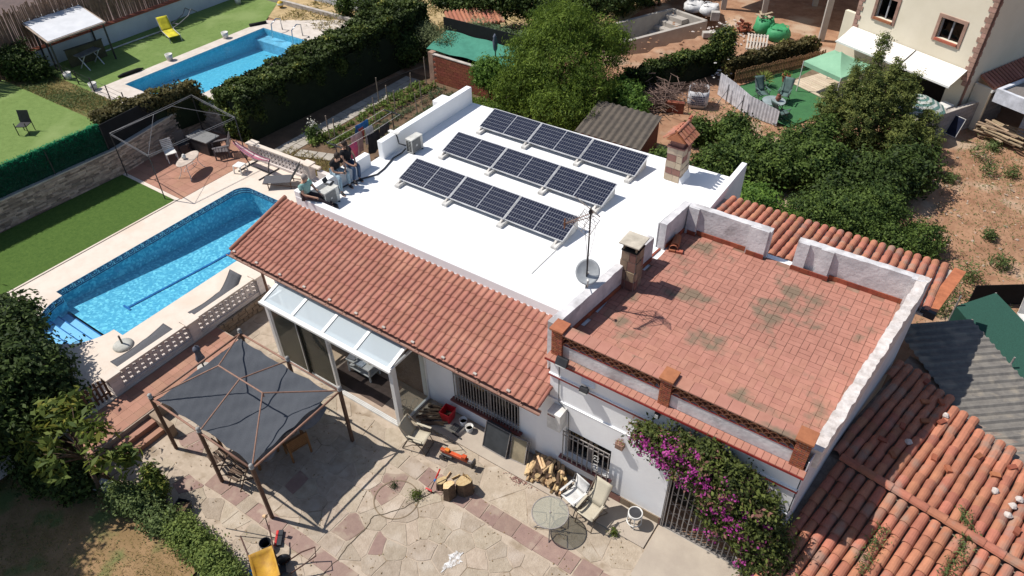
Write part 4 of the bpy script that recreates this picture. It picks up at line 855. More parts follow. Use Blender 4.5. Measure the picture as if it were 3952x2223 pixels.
# furniture under it
m_wood = mat('garden_wood', (.26, .13, .05), .7, col2=(.22, .1, .04), scale=12)
t = thing('garden_chair', 'slatted orange wood armchair in the shade of the pergola', 'chair', (3.0, -8.05, .02), -PI/2-.25)
for k in range(6): MB().bx(-.3, .3, -.04, -.02, .46+k*.065, .51+k*.065).obj('back_slat', m_wood, t)
for k in range(5): MB().bx(-.3, .3, -.45+k*.09, -.38+k*.09, .4, .425).obj('seat_slat', m_wood, t)
for x in (-.3, .25):
    MB().bx(x, x+.05, -.05, 0, 0, .85).obj('leg', m_wood, t); MB().bx(x, x+.05, -.46, -.41, 0, .6).obj('leg', m_wood, t); MB().bx(x, x+.05, -.46, 0, .58, .62).obj('arm', m_wood, t)
t = thing('outdoor_table', 'dark slatted table under the shade cloth', 'table', (1.6, -8.7, .02), .1)
for k in range(8): MB().bx(-.8, .8, -.42+k*.105, -.33+k*.105, .7, .73).obj('slat', m_wood, t)
for x in (-.72, .66):
    for y in (-.38, .32): MB().bx(x, x+.06, y, y+.06, 0, .7).obj('leg', m_wood, t)
def folding_chair(label, loc, rz, m, grp=None):
    t = thing('folding_chair', label, 'chair', loc, rz, grp)
    for k in range(6): MB().box((0, .24-.02*k, .5+k*.07), (.42, .015, .05), rx=-.25).obj('back_slat', m, t)
    for k in range(5): MB().bx(-.21, .21, -.2+k*.085, -.135+k*.085, .43, .45).obj('seat_slat', m, t)
    for s in (-.21, .21):
        MB().tube([(s, -.22, 0), (s, .2, .5), (s, .1, .95)], .016, 6).obj('leg', m, t); MB().tube([(s, .26, 0), (s, -.2, .44)], .016, 6).obj('leg', m, t)
    return t
folding_chair('dark slatted folding chair behind the front pergola posts', (2.2, -9.55, .02), .1, mat('dark_wood', (.12, .075, .05), .7))
folding_chair('dark slatted folding chair tucked against the middle pergola post', (1.35, -9.5, .02), -.2, MATS['dark_wood'])
t = thing('parasol', 'closed blue grey parasol by the landing behind the pergola', 'parasol', (-1.62, -7.6, .5)); MB().tube([(0, 0, 0), (0, 0, .95)], .025, 8).obj('pole', m_steel, t)
MB().lathe([(.11, .28), (.14, .4), (.1, .55), (.085, .72), (.12, .78), (.1, .86), (.03, .92), (.005, .95)], 9).obj('canopy', mat('slate_fabric', (.13, .145, .19), .9, bump=.4, bscale=12), t, smooth=True); MB().lathe([(.2, 0), (.2, .05), (.05, .08)], 14).obj('base', m_concrete, t)
for k in range(6):
    ob = MB().lathe([(.02, 0), (.015, .05)], 6)
# ================================================================ patio furniture
m_sling = mat('beige_sling', (.5, .45, .35), .9, col2=(.44, .4, .31), scale=30); m_frameb = mat('bronze_tube', (.2, .16, .12), .5, metal=.3)
t = thing('glass_table', 'round glass patio table with metal legs', 'table', (9.79, -6.1, .015))
MB().lathe([(.001, .705), (.44, .705), (.44, .715), (.001, .715)], 40).obj('glass_top', glassmat('table_glass', (.78, .8, .76), .25, .05, (.55, .54, .48), .3), t)
MB().tube([(.45*math.cos(a), .45*math.sin(a), .71) for a in np.linspace(0, 2*PI, 41)], .016, 6, False).obj('rim', m_iron, t, smooth=True)
for k in range(4):
    a = .5+k*PI/2; c_, s_ = math.cos(a), math.sin(a); MB().tube([(.42*c_, .42*s_, .69), (.1*c_, .1*s_, .68), (.08*c_, .08*s_, .4), (.12*c_, .12*s_, .25), (.4*c_, .4*s_, .0)], .014, 6).obj('leg', m_iron, t, smooth=True)
MB().lathe([(.03, .69), (.03, .73), (.01, .74)], 10).obj('parasol_hole', m_iron, t)
def sling_chair(name, label, loc, rz, m, mf, back=.62, recl=.35, arms=True):
    t = thing(name, label, 'chair', loc, rz)
    MB().grid(4, 6, lambda u, v: (-.23+.46*u, -.25+.48*v, .42-.03*math.sin(PI*v)+.02*(1-v))).obj('seat', m, t, solid=.012, smooth=True)
    MB().grid(4, 6, lambda u, v: (-.23+.46*u, .22+recl*v*back/.62+.03*math.sin(PI*v), .43+back*v)).obj('back', m, t, solid=.012, smooth=True)
    for s in (-.245, .245):
        MB().tube([(s, -.28, .0), (s, -.2, .25), (s, .12, .55), (s, .2+recl*back/.62, .43+back)], .014, 6).obj('frame_tube', mf, t, smooth=True); MB().tube([(s, .45, 0), (s, .1, .3), (s, -.26, .43), (s, .24, .43)], .014, 6).obj('frame_tube', mf, t, smooth=True)
        if arms: MB().box((s, -.02, .63), (.06, .5, .02)).obj('arm', m, t, bevel=.005); MB().tube([(s, -.22, .43), (s, -.22, .63)], .012, 6).obj('arm_post', mf, t)
    MB().tube([(-.245, -.28, .01), (.245, -.28, .01)], .012, 6).obj('cross_tube', mf, t); MB().tube([(-.245, .45, .01), (.245, .45, .01)], .012, 6).obj('cross_tube', mf, t)
    return t
sling_chair('garden_chair', 'beige sling garden chair between the glass table and the stool', (10.5, -5.35, .03), -.1, m_sling, m_frameb)
sling_chair('garden_chair', 'white canvas chair between the woodpile and the glass table', (9.95, -5.2, .03), -.25, mat('white_canvas', (.75, .74, .72), .9), m_steel, .42, .12)
sling_chair('garden_chair', 'beige sling deck chair beside the conservatory corner', (5.45, -5.95, .02), PI/2+.2, m_sling, m_frameb, .5, .3)
t = thing('stool', 'white rattan stool with dark round seat by the wall', 'stool', (11.48, -4.82, .045)); MB().lathe([(.001, .43), (.15, .43), (.15, .46), (.001, .465)], 20).obj('seat', mat('dark_seat', (.05, .05, .055), .8), t)
for z, r in ((.47, .17), (.42, .17), (.12, .18)): MB().tube([(r*math.cos(a), r*math.sin(a), z) for a in np.linspace(0, 2*PI, 25)], .017, 6, False).obj('ring', m_wplastic, t, smooth=True)
for k in range(4): a = .4+k*PI/2; MB().tube([(.165*math.cos(a), .165*math.sin(a), .45), (.185*math.cos(a), .185*math.sin(a), 0)], .016, 6).obj('leg', m_wplastic, t)
# woodpile
m_split = mat('split_wood', (.56, .41, .24), .85, col2=(.42, .27, .14), scale=14, orand=.22); m_bark = mat('bark', (.13, .085, .055), .95, col2=(.08, .05, .035), scale=18, bump=.6, bscale=30)
r_ = random.Random(21)
def log(label, loc, L, r, rot, grp, half=True, mm=None):
    mb = MB(); n = 4 if half else 9; ang = [-.2, .9, 1.9, 3.4] if half else np.linspace(0, PI*2, n+1)[:n]
    for x in (-L/2, L/2): mb.v += [(x, r*math.cos(a)*r_.uniform(.85, 1.1), r*math.sin(a)*r_.uniform(.8, 1.1)) for a in ang]
    mb.f = [(i, (i+1) % n, n+(i+1) % n, n+i) for i in range(n)]+[tuple(range(n-1, -1, -1)), tuple(range(n, 2*n))]
    o = mb.obj('firewood_log', mm or m_split); o.location = loc; o.rotation_euler = rot; return tag(o, label, 'firewood', grp)
for lay in range(5):
    for i in range(13-lay*2):
        for j in range(2 if lay < 3 else 1):
            x = 8.4+lay*.07+i*.088+r_.uniform(-.03, .03); y = -5.02+j*.34+r_.uniform(-.06, .06)+lay*.04
            log('split pale log in the firewood heap against the wall', (x, y, .09+lay*.095+r_.uniform(0, .03)), r_.uniform(.36, .5), r_.uniform(.045, .075), (r_.uniform(0, 6), r_.uniform(-.35, .35), PI/2+.4+r_.uniform(-.7, .7)), 'firewood heap by the wall', mm=m_split if r_.random() > .2 else m_bark)
for i in range(16): log('dark branch in the kindling pile beside the conservatory', (4.85+.6*r_.random(), -5.2+.45*r_.random(), .06+.2*r_.random()), r_.uniform(.4, .8), r_.uniform(.02, .04), (0, r_.uniform(-.2, .2), r_.uniform(.2, 1.2)), 'kindling beside the conservatory', False, m_bark)
for i in range(4): log('split brown log at the back of the kindling pile', (4.95+.12*i, -4.68, .12+.05*(i % 2)), .4, .06, (r_.uniform(0, 3), 0, .4+r_.uniform(-.1, .1)), 'split logs behind the kindling', True, MATS['dark_wood'])
# stumps and axe
def stump(label, c, r, h, s, tilt=0):
    t = thing('chopping_stump', label, 'stump', (c[0], c[1], .01)); q = random.Random(s); n = 14; mb = MB(); ks = [q.uniform(.85, 1.12) for _ in range(n)]
    for z, f in ((0, 1.12), (h*.3, 1.0), (h, .97)): mb.v += [(r*f*ks[k]*math.cos(k*2*PI/n), r*f*ks[k]*math.sin(k*2*PI/n), z*(1+(.0 if z < h else tilt*math.cos(k*2*PI/n)))) for k in range(n)]
    for i in range(2):
        for k in range(n): mb.f.append((i*n+k, i*n+(k+1) % n, (i+1)*n+(k+1) % n, (i+1)*n+k))
    mb.obj('bark', m_bark, t); top = [mb.v[2*n+k] for k in range(n)]; MB().add([(x*.96, y*.96, z+.004) for x, y, z in top], [tuple(range(n))]).obj('cut_face', m_split, t); return t
stump('tall leaning chopping stump with chipped pale top', (7.1, -6.75), .17, .48, 1, .2); stump('wide chopping stump with a ragged torn edge', (7.33, -6.4), .22, .42, 2, .2); stump('short stump lying low behind the axe', (6.75, -6.62), .16, .24, 3, .3)
for k in range(5): log('loose wood splinter beside the chopping stumps', (6.7+.2*k, -6.3+.08*(k % 2), .05), .25, .025, (0, 0, 1.2+r_.uniform(-.5, .5)), 'splinters by the stumps', True)
for k in range(5):
    o = MB().add([(0, -.03, 0), (.03, .02, 0), (-.03, .02, 0), (.0, .0, .16+.02*k)], [(0, 1, 3), (1, 2, 3), (2, 0, 3)]).obj('splinter', m_split); o.location = (7.2+.07*k, -6.25-.02*k, .38); tag(o, 'upright splinter on the ragged wide stump', 'splinter', 'splinters on the wide stump')
t = thing('axe', 'axe with red head and red blue handle leaning on the stump', 'axe', (6.62, -6.95, .02)); MB().tube([(0, 0, .05), (.04, .2, .34)], .014, 6).obj('handle', m_steel, t); MB().tube([(.04, .2, .34), (.08, .38, .62)], .022, 8).obj('grip', mat('red_plastic', (.6, .03, .03), .4), t); MB().tube([(.03, .17, .3), (.045, .22, .37)], .024, 8).obj('collar', mat('blue_plastic', (.03, .2, .6), .4), t)
MB().add([(-.14, .0, .02), (-.13, -.05, .1), (.05, -.01, .02), (.05, -.02, .09), (-.14, .03, .03), (.05, .02, .03), (-.13, .0, .11), (.05, .02, .1)], [(0, 2, 3, 1), (4, 6, 7, 5), (1, 3, 7, 6), (0, 4, 5, 2), (2, 5, 7, 3), (0, 1, 6, 4)]).obj('head', MATS['red_plastic'], t)
# log splitter
t = thing('log_splitter', 'orange electric log splitter lying on wheels', 'log splitter', (6.12, -5.85, .02), .12); m_or = mat('orange_steel', (.65, .1, .03), .45)
MB().bx(.0, .85, -.05, .05, .2, .3).obj('beam', m_or, t, bevel=.01); MB().bx(.05, .4, -.1, .1, .1, .2).obj('motor', m_steel, t, bevel=.02); MB().bx(.15, .28, -.05, .05, .3, .37).obj('control_box', mat('orange_cap', (.8, .25, .03), .5), t, bevel=.01); MB().bx(.68, .8, -.06, .06, .3, .38).obj('wedge', m_or, t); MB().bx(.85, 1.02, -.03, .03, .2, .27).obj('ram', m_iron, t); MB().bx(1.0, 1.04, -.1, .1, .1, .33).obj('end_plate', m_steel, t)
for s in (-.13, .13): MB().lathe([(.001, -.02), (.09, -.02), (.09, .02), (.001, .02)], 14).obj('wheel', m_steel, t, (.1, s, .09), (PI/2, 0, 0))
MB().tube([(.3, .12, .2), (.5, .35, .1), (.2, .5, .03), (-.2, .4, .03)], .01, 6).obj('power_cord', m_steel, t)
# red crate, buckets, grate
t = thing('crate', 'bright red plastic basket beside the kindling', 'basket', (5.52, -4.78, .045), .1); m_red = mat('red_basket', (.55, .02, .03), .4); a, b, h = .15, .13, .4
for z0, z1, f0, f1 in ((0, h, .8, 1.1),):
    for (i, j) in ((0, 1), (1, 2), (2, 3), (3, 0)):
        cs = [(-a, -b*1.3), (a, -b*1.3), (a, b*1.3), (-a, b*1.3)]; p, q = cs[i], cs[j]; MB().quad((p[0]*f0, p[1]*f0, z0), (q[0]*f0, q[1]*f0, z0), (q[0]*f1, q[1]*f1, z1), (p[0]*f1, p[1]*f1, z1)).obj('side', m_red, t, solid=.012)
MB().bx(-a*.8, a*.8, -b*1.04, b*1.04, 0, .012).obj('bottom', m_red, t); MB().tube([(x*1.1, y*1.1, h) for x, y in cs+cs[:1]], .012, 6).obj('rim', m_red, t)
for k, (x, y, lab) in enumerate(((5.99, -4.68, 'pale bucket with rusty inside near the big barred window'), (6.28, -4.78, 'white bucket half full beneath the big barred window'))):
    t = thing('bucket', lab, 'bucket', (x, y, .045)); mb = MB(); n = 18
    for r, z in ((.09, 0), (.12, .2), (.112, .2), (.085, .02)): mb.v += [(r*math.cos(i*2*PI/n), r*math.sin(i*2*PI/n), z) for i in range(n)]
    for j in range(3):
        for i in range(n): mb.f.append((j*n+i, j*n+(i+1) % n, (j+1)*n+(i+1) % n, (j+1)*n+i))
    mb.f.append(tuple(range(3*n, 4*n))); mb.obj('shell', m_wplastic, t, smooth=True); MB().lathe([(.001, .1), (.1, .1)], 16).obj('contents', mat('rust' if k == 0 else 'whitewash_liquid', (.2, .1, .06) if k == 0 else (.6, .62, .58), .6), t); MB().tube([(.12*math.cos(q), .12*math.sin(q), .2-.09*math.sin(q)*0+.06*abs(math.sin(q))-.05) for q in np.linspace(0, PI, 9)], .004, 4).obj('handle', m_iron, t)
t = thing('drain_grate', 'small iron drain grate in the apron beside the red basket', 'grate', (5.75, -5.05, .046))
for k in range(6): MB().bx(.0, .3, .03+k*.04, .05+k*.04, 0, .008).obj('slot_bar', m_steel, t)
MB().bx(-.01, .31, .01, .27, 0, .003).obj('grate_frame', m_iron, t)
o = MB().bx(-.03, .32, -.02, .02, 0, .03).obj('hand_brush', m_steel); o.location = (5.95, -5.12, .046); o.rotation_euler = (0, 0, -.1); tag(o, 'black hand brush lying on the concrete apron', 'brush')
t = thing('folded_table', 'folded black table leaning beneath the big window', 'table', (6.9, -5.0, .045), .0); L_ = lambda x, z: (x, .0+.24*z, z)
MB().add([(0, .0, .02), (.78, .0, .02), (.78, .26, .82), (0, .26, .82), (0, .06, .02), (.78, .06, .02), (.78, .32, .82), (0, .32, .82)], [(0,1,2,3),(7,6,5,4),(0,4,5,1),(1,5,6,2),(2,6,7,3),(3,7,4,0)]).obj('table_top', mat('charcoal_top', (.05, .055, .06), .7), t)
for pts_ in ([(0, -.01, .02), (.78, -.01, .02), (.78, .25, .82), (0, .25, .82), (0, -.01, .02)],): MB().tube(pts_, .014, 6).obj('edge_trim', m_iron, t)
for x in (.1, .68): MB().tube([(x, .1, .04), (x, .36, .84)], .014, 6).obj('folded_leg', m_steel, t)
t = thing('window_screen', 'leaning aluminium window frame with tan panel', 'frame', (7.75, -4.92, .045), .12)
MB().add([(0, 0, 0), (.46, 0, 0), (.46, .22, .72), (0, .22, .72)], [(0, 1, 2, 3)]).obj('panel', mat('tan_panel', (.36, .3, .2), .9), t, solid=.012)
for pts_ in ([(0, -.02, 0), (.46, -.02, 0), (.46, .2, .74), (0, .2, .74), (0, -.02, 0)], [(.04, .06, .05), (.5, .06, .05), (.5, .26, .7), (.04, .26, .7), (.04, .06, .05)]): MB().tube(pts_, .018, 4).obj('frame_bar', m_iron, t)
# rubbish of red chips by the heap, wheelbarrow corner
mb = MB(); q = random.Random(5)
for _ in range(160): mb.box((8.35+q.gauss(0, .16), -5.3+q.gauss(0, .11), .03), (q.uniform(.02, .06), .012, .01), rz=q.uniform(0, 3))
o = stuff(mb.obj('wood_chips', mat('red_chips', (.38, .2, .17), .9, orand=0))); o['label'] = 'scattered reddish wood chips in front of the firewood heap'; o['category'] = 'wood chips'
W = thing('wheelbarrow', 'yellow wheelbarrow with brown handles beside the shrubs', 'wheelbarrow', (4.95, -10.95, .02), -.5)
m_yel = mat('yellow_tray', (.5, .29, .03), .6, col2=(.36, .19, .03), scale=5); m_handle = mat('barrow_handle', (.1, .05, .04), .6)
def tray(u, v):
    x = -.42+.84*u; y = (-.28+.56*v); d = .22*math.sin(PI*min(1, max(0, u)))**.5*math.sin(PI*v)**.5 if 0 < u < 1 and 0 < v < 1 else 0
    return (x, y, .62-d)
MB().grid(14, 12, tray).obj('tray', m_yel, W, solid=.01, smooth=True)
for s in (-.26, .26): MB().tube([(-1.0, s*1.3, .62), (-.6, s*1.15, .52), (.2, s, .38), (.75, s*.3, .26)], .018, 6).obj('handle', m_handle, W, smooth=True); MB().tube([(-.3, s, .48), (-.42, s*1.1, 0)], .015, 6).obj('leg', m_handle, W)
MB().lathe([(.06, -.05), (.19, -.05), (.21, -.02), (.21, .02), (.19, .05), (.06, .05)], 20).obj('wheel', m_steel, W, (.8, 0, .21), (PI/2, 0, 0), smooth=True)
t = thing('bucket', 'black mixing bucket beside the yellow wheelbarrow tray', 'bucket', (4.28, -10.45, .02)); mb = MB(); n = 18
for r, z in ((.1, 0), (.15, .26), (.14, .26), (.095, .03)): mb.v += [(r*math.cos(i*2*PI/n), r*math.sin(i*2*PI/n), z) for i in range(n)]
for j in range(3):
    for i in range(n): mb.f.append((j*n+i, j*n+(i+1) % n, (j+1)*n+(i+1) % n, (j+1)*n+i))
mb.f.append(tuple(range(3*n, 4*n))); mb.obj('shell', mat('black_rubber', (.025, .03, .04), .6), t); MB().lathe([(.001, .08), (.115, .08)], 16).obj('water', mat('grey_slurry', (.4, .42, .45), .3), t)
t = thing('broom', 'broom with red head and dark bristles lying near the wheelbarrow', 'broom', (4.3, -10.15, .02), -.9); MB().bx(-.2, .2, -.03, .03, .03, .09).obj('head', MATS['red_plastic'], t, bevel=.01); MB().bx(-.21, .21, .03, .14, .02, .08).obj('bristles', MATS['black_rubber'], t); MB().tube([(0, -.02, .07), (-.25, -1.25, .25)], .012, 6).obj('pole', m_steel, t)
t = thing('hammer', 'long handled mallet standing beside the broom', 'mallet', (4.1, -10.2, .02)); MB().tube([(.05, 0, 0), (-.05, .1, .72)], .012, 6).obj('pole', m_steel, t); MB().lathe([(.001, -.05), (.045, -.05), (.045, .05), (.001, .05)], 10).obj('head', m_split, t, (-.05, .1, .74), (0, 1.2, .3))
t = thing('plastic_bag', 'crumpled bright blue plastic bag in front of the wheelbarrow', 'bag', (4.62, -11.05, .05)); mb = MB().lathe([(.12, 0), (.16, .08), (.12, .2), (.05, .3), (.01, .36)], 11); mb.v = [(x+random.uniform(-.03, .03), y+random.uniform(-.03, .03), z+random.uniform(-.01, .02)) for x, y, z in mb.v]; mb.obj('film', mat('blue_film', (.02, .2, .62), .4), t); MB().lathe([(.02, .34), (.035, .38), (.015, .4)], 8).obj('knot', MATS['blue_film'], t)
W2 = thing('wheelbarrow', 'black upturned hand truck beyond the yellow wheelbarrow', 'hand truck', (5.35, -10.35, .02), .9)
MB().tube([(-.4, -.18, .05), (.1, -.18, .35), (.45, -.12, .5), (.45, .12, .5), (.1, .18, .35), (-.4, .18, .05)], .018, 6).obj('frame', m_handle, W2, smooth=True)
for s in (-.24, .24): MB().lathe([(.05, -.04), (.16, -.04), (.18, 0), (.16, .04), (.05, .04)], 16).obj('wheel', m_steel, W2, (-.35, s, .17), (PI/2, 0, 0), smooth=True)
MB().box((-.45, 0, .05), (.25, .4, .02), ry=.5).obj('toe_plate', m_steel, W2)
# small boxes in the shrub bed
t = thing('storage_box', 'black bin with pale lid beside the edging wall', 'bin', (-.35, -11.75, .1), .3); MB().bx(-.22, .22, -.16, .16, 0, .35).obj('bin_body', m_steel, t, bevel=.01); MB().box((0, 0, .37), (.42, .34, .03), rx=.08).obj('lid', mat('pale_lid', (.55, .56, .58), .5), t)
t = thing('plant_pot', 'black square plant pot among the shrubs by the paving', 'pot', (1.7, -10.95, .02), .4); MB().add([(-.13, -.13, 0), (.13, -.13, 0), (.13, .13, 0), (-.13, .13, 0), (-.18, -.18, .3), (.18, -.18, .3), (.18, .18, .3), (-.18, .18, .3)], [(3,2,1,0),(0,1,5,4),(1,2,6,5),(2,3,7,6),(3,0,4,7)]).obj('pot_wall', MATS['black_rubber'], t, solid=.01); MB().bx(-.15, .15, -.15, .15, .2, .21).obj('soil', m_garden, t)
# ================================================================ solar panels
m_cell = mat('solar_cell', (.008, .011, .026), .2, col2=(.012, .015, .034), scale=3, spec=.5); m_back = mat('solar_backsheet', (.34, .35, .38), .4); m_frm = mat('panel_frame', (.66, .66, .66), .35, metal=.2)
m_ball = mat('ballast_concrete', (.68, .66, .62), .9, bump=.15); TILT = .2882; PW, PD = 2.094, 1.038
sp0 = thing('solar_panel', 'dark landscape solar panel clamped on tilted concrete blocks', 'solar panel', (0, 0, 0), 0, 'solar panels on the white roof')
MB().bx(.01, PW-.01, .01, PD-.01, -.012, -.004).obj('backsheet', m_back, sp0)
fm = MB().bx(0, PW, 0, .018, -.035, .002).bx(0, PW, PD-.018, PD, -.035, .002).bx(0, .016, .018, PD-.018, -.035, .0018).bx(PW-.016, PW, .018, PD-.018, -.035, .0018)
fm.obj('frame', m_frm, sp0)
cm = MB(); cw = (PW-.06-.03)/24; chh = (PD-.055)/6
for i in range(24):
    for j in range(6):
        x = .028+i*cw+(.03 if i >= 12 else 0); y = .028+j*chh; cm.quad((x+.004, y+.0055, -.001), (x+cw-.004, y+.0055, -.001), (x+cw-.004, y+chh-.0055, -.001), (x+.004, y+chh-.0055, -.001))
cm.obj('cells', m_cell, sp0)['kind'] = 'stuff'
b0 = thing('ballast_block', 'long white concrete ballast block under the solar panels', 'ballast block', (0, 0, 0), 0, 'ballast blocks under the panels')
MB().add([(-.1, -.26, 0), (.1, -.26, 0), (.1, 1.0, 0), (-.1, 1.0, 0), (-.1, -.26, .1), (.1, -.26, .1), (.1, -.02, .12), (-.1, -.02, .12), (.1, .02, .14), (-.1, .02, .14), (.1, 1.0, .4), (-.1, 1.0, .4)], [(3,2,1,0),(0,1,5,4),(4,5,6,7),(7,6,8,9),(9,8,10,11),(2,3,11,10),(1,2,10,8,6,5),(3,0,4,7,9,11)]).obj('block', m_ball, b0, bevel=.012)
MB().tube([(0, -.14, .1), (0, -.02, .2), (0, .06, .15), (0, -.14, .1)], .014, 4).obj('clamp_bracket', m_iron, b0); MB().bx(-.03, .03, -.04, .02, .17, .205).obj('end_clamp', m_frm, b0)
first = True
for k, (rx_, ry_) in enumerate(((0, 0), (.0704, 2.1988), (.1183, 4.3173))):
    for i in range(3):
        p = sp0 if first else dup(sp0, (0, 0, 0)); p.location = (rx_+i*(PW+.02), ry_, R+.18); p.rotation_euler = (TILT, 0, 0)
        first_b = first; first = False
    for i, xx in enumerate((.13, 2.1, 4.22, 6.16)):
        b = b0 if (k == 0 and i == 0) else dup(b0, (0, 0, 0)); b.location = (rx_+xx, ry_, R)
# ================================================================ air conditioners
m_ac = mat('ac_casing', (.62, .61, .56), .5); m_acg = mat('ac_grille', (.24, .235, .22), .6, col2=(.16, .155, .15), scale=60)
def ac(label, loc, rz):
    t = thing('air_conditioner', label, 'air conditioner', loc, rz)       # fan faces +x, length along y
    MB().bx(-.28, 0, 0, .58, .03, .53).obj('casing', m_ac, t, bevel=.012); MB().bx(-.29, .012, -.01, .59, .53, .55).obj('top_cover', m_ac, t, bevel=.01)
    MB().bx(.0, .012, .03, .44, .06, .5).obj('fan_grille', m_acg, t); 
    for k in range(14): MB().bx(.012, .018, .04, .43, .075+k*.03, .082+k*.03).obj('grille_wire', mat('wire_grey', (.36, .35, .33), .5), t)
    MB().bx(.016, .022, .2, .27, .25, .31).obj('badge', m_wplastic, t)
    for k in range(7):
        for j in range(2): MB().bx(-.25+.12*j, -.15+.12*j, -.004, .002, .09+k*.058, .128+k*.058).obj('louvre', m_dark, t)
    for y in (.06, .5): MB().bx(-.3, .04, y-.02, y+.02, 0, .03).obj('foot', m_steel, t)
    MB().bx(-.004, .006, .46, .57, .1, .3).obj('valve_cover', m_ac, t)
    return t
ac('white air conditioner unit standing by the rear parapet', (-.81, 1.67, R), -.02)
ac('white air conditioner unit between the seated people', (-.91, -2.36, R), -.02)
t = thing('tool_case', 'open black gadget case on the air conditioner', 'case', (-1.2, -1.9, R+.55), .2); MB().bx(-.12, .1, -.05, .2, 0, .05).obj('case', m_steel, t, bevel=.015); MB().bx(-.08, .06, .0, .14, .05, .06).obj('screen', mat('shiny_lid', (.6, .62, .64), .2), t); MB().box((-.16, .06, .1), (.02, .2, .14), ry=-.4).obj('lid', m_steel, t)
# ================================================================ dish and aerial
t = thing('satellite_dish', 'grey satellite dish on the mast beside the white roof', 'satellite dish', (8.5, -2.48, 5.28))
f_ = Vector((.42, -.72, .55)).normalized(); qf = f_.to_track_quat('Z', 'Y'); mb = MB(); n = 28
for k in range(7):
    r = .001+.3*k/6; mb.v += [tuple(qf @ Vector((r*math.cos(a*2*PI/n), 1.08*r*math.sin(a*2*PI/n), .5*r*r*1.2-.04))) for a in range(n)]
for k in range(6):
    for a in range(n): mb.f.append((k*n+a, k*n+(a+1) % n, (k+1)*n+(a+1) % n, (k+1)*n+a))
mb.obj('reflector', mat('dish_grey', (.45, .47, .48), .55, col2=(.36, .38, .39), scale=9), t, solid=.012, smooth=True)
MB().tube([qf @ Vector((0, -.3, 0)), qf @ Vector((0, -.36, .2)), qf @ Vector((0, -.2, .42))], .012, 6).obj('feed_arm', m_iron, t); MB().tube([qf @ Vector((0, -.2, .4)), qf @ Vector((0, -.15, .34))], .03, 8).obj('receiver', m_wplastic, t)
MB().tube([(0, 0, -.04), (0, .1, -.12), (.0, .0, -.85)], .022, 8).obj('mount', m_iron, t)
t = thing('tv_antenna', 'tall television aerial mast with corner reflector and cables', 'antenna', (8.5, -2.52, 4.4))
MB().tube([(0, 0, -.3), (0, 0, 2.78)], .021, 8).obj('mast', m_steel, t); bd = Vector((-.4, -.92, 0)); pp = Vector((.92, -.4, 0)); c0 = Vector((0, 0, 2.62))
MB().tube([c0-bd*.1, c0+bd*.75], .012, 6).obj('boom', mat('rusty_boom', (.3, .14, .08), .7), t); MB().tube([c0-bd*.1+Vector((0, 0, -.12)), c0+bd*.7+Vector((0, 0, -.02))], .01, 6).obj('boom_stay', MATS['rusty_boom'], t)
for k in range(12): q = c0+bd*(.08+.056*k); MB().tube([q-pp*.07-Vector((0, 0, .05)), q+pp*.07+Vector((0, 0, .05))], .006, 4).obj('director', m_iron, t); MB().tube([q-pp*.07+Vector((0, 0, .05)), q+pp*.07-Vector((0, 0, .05))], .006, 4).obj('director', m_iron, t)
MB().box(c0+bd*.72, (.02, .04, .26)).obj('end_bracket', MATS['rusty_boom'], t)
for s in (-1, 1):
    for k in range(7): q = c0-bd*(.05-.055*k*0)+Vector((0, 0, s*(.06+.055*k)))+bd*(.05*k); MB().tube([q-pp*.28, q+pp*.28], .006, 4).obj('reflector_rod', m_iron, t)
    for w_ in (-.28, 0, .28): MB().tube([c0-bd*.05+pp*w_+Vector((0, 0, s*.04)), c0-bd*.05+pp*w_+Vector((0, 0, s*.4))+bd*.3], .01, 4).obj('reflector_rib', m_iron, t)
MB().tube([(0, 0, 2.6), (-.2, .1, 2.2), (-.05, .02, 1.5), (0, .02, .6)], .006, 4).obj('coax_cable', m_steel, t, smooth=True); MB().tube([(0, 0, 2.7), (.2, -.1, 2.4), (.12, 0, 1.9), (.03, 0, 1.4)], .006, 4).obj('coax_cable', m_wplastic, t, smooth=True)
MB().box((0, 0, 2.66), (.07, .07, .1)).obj('clamp', m_steel, t)
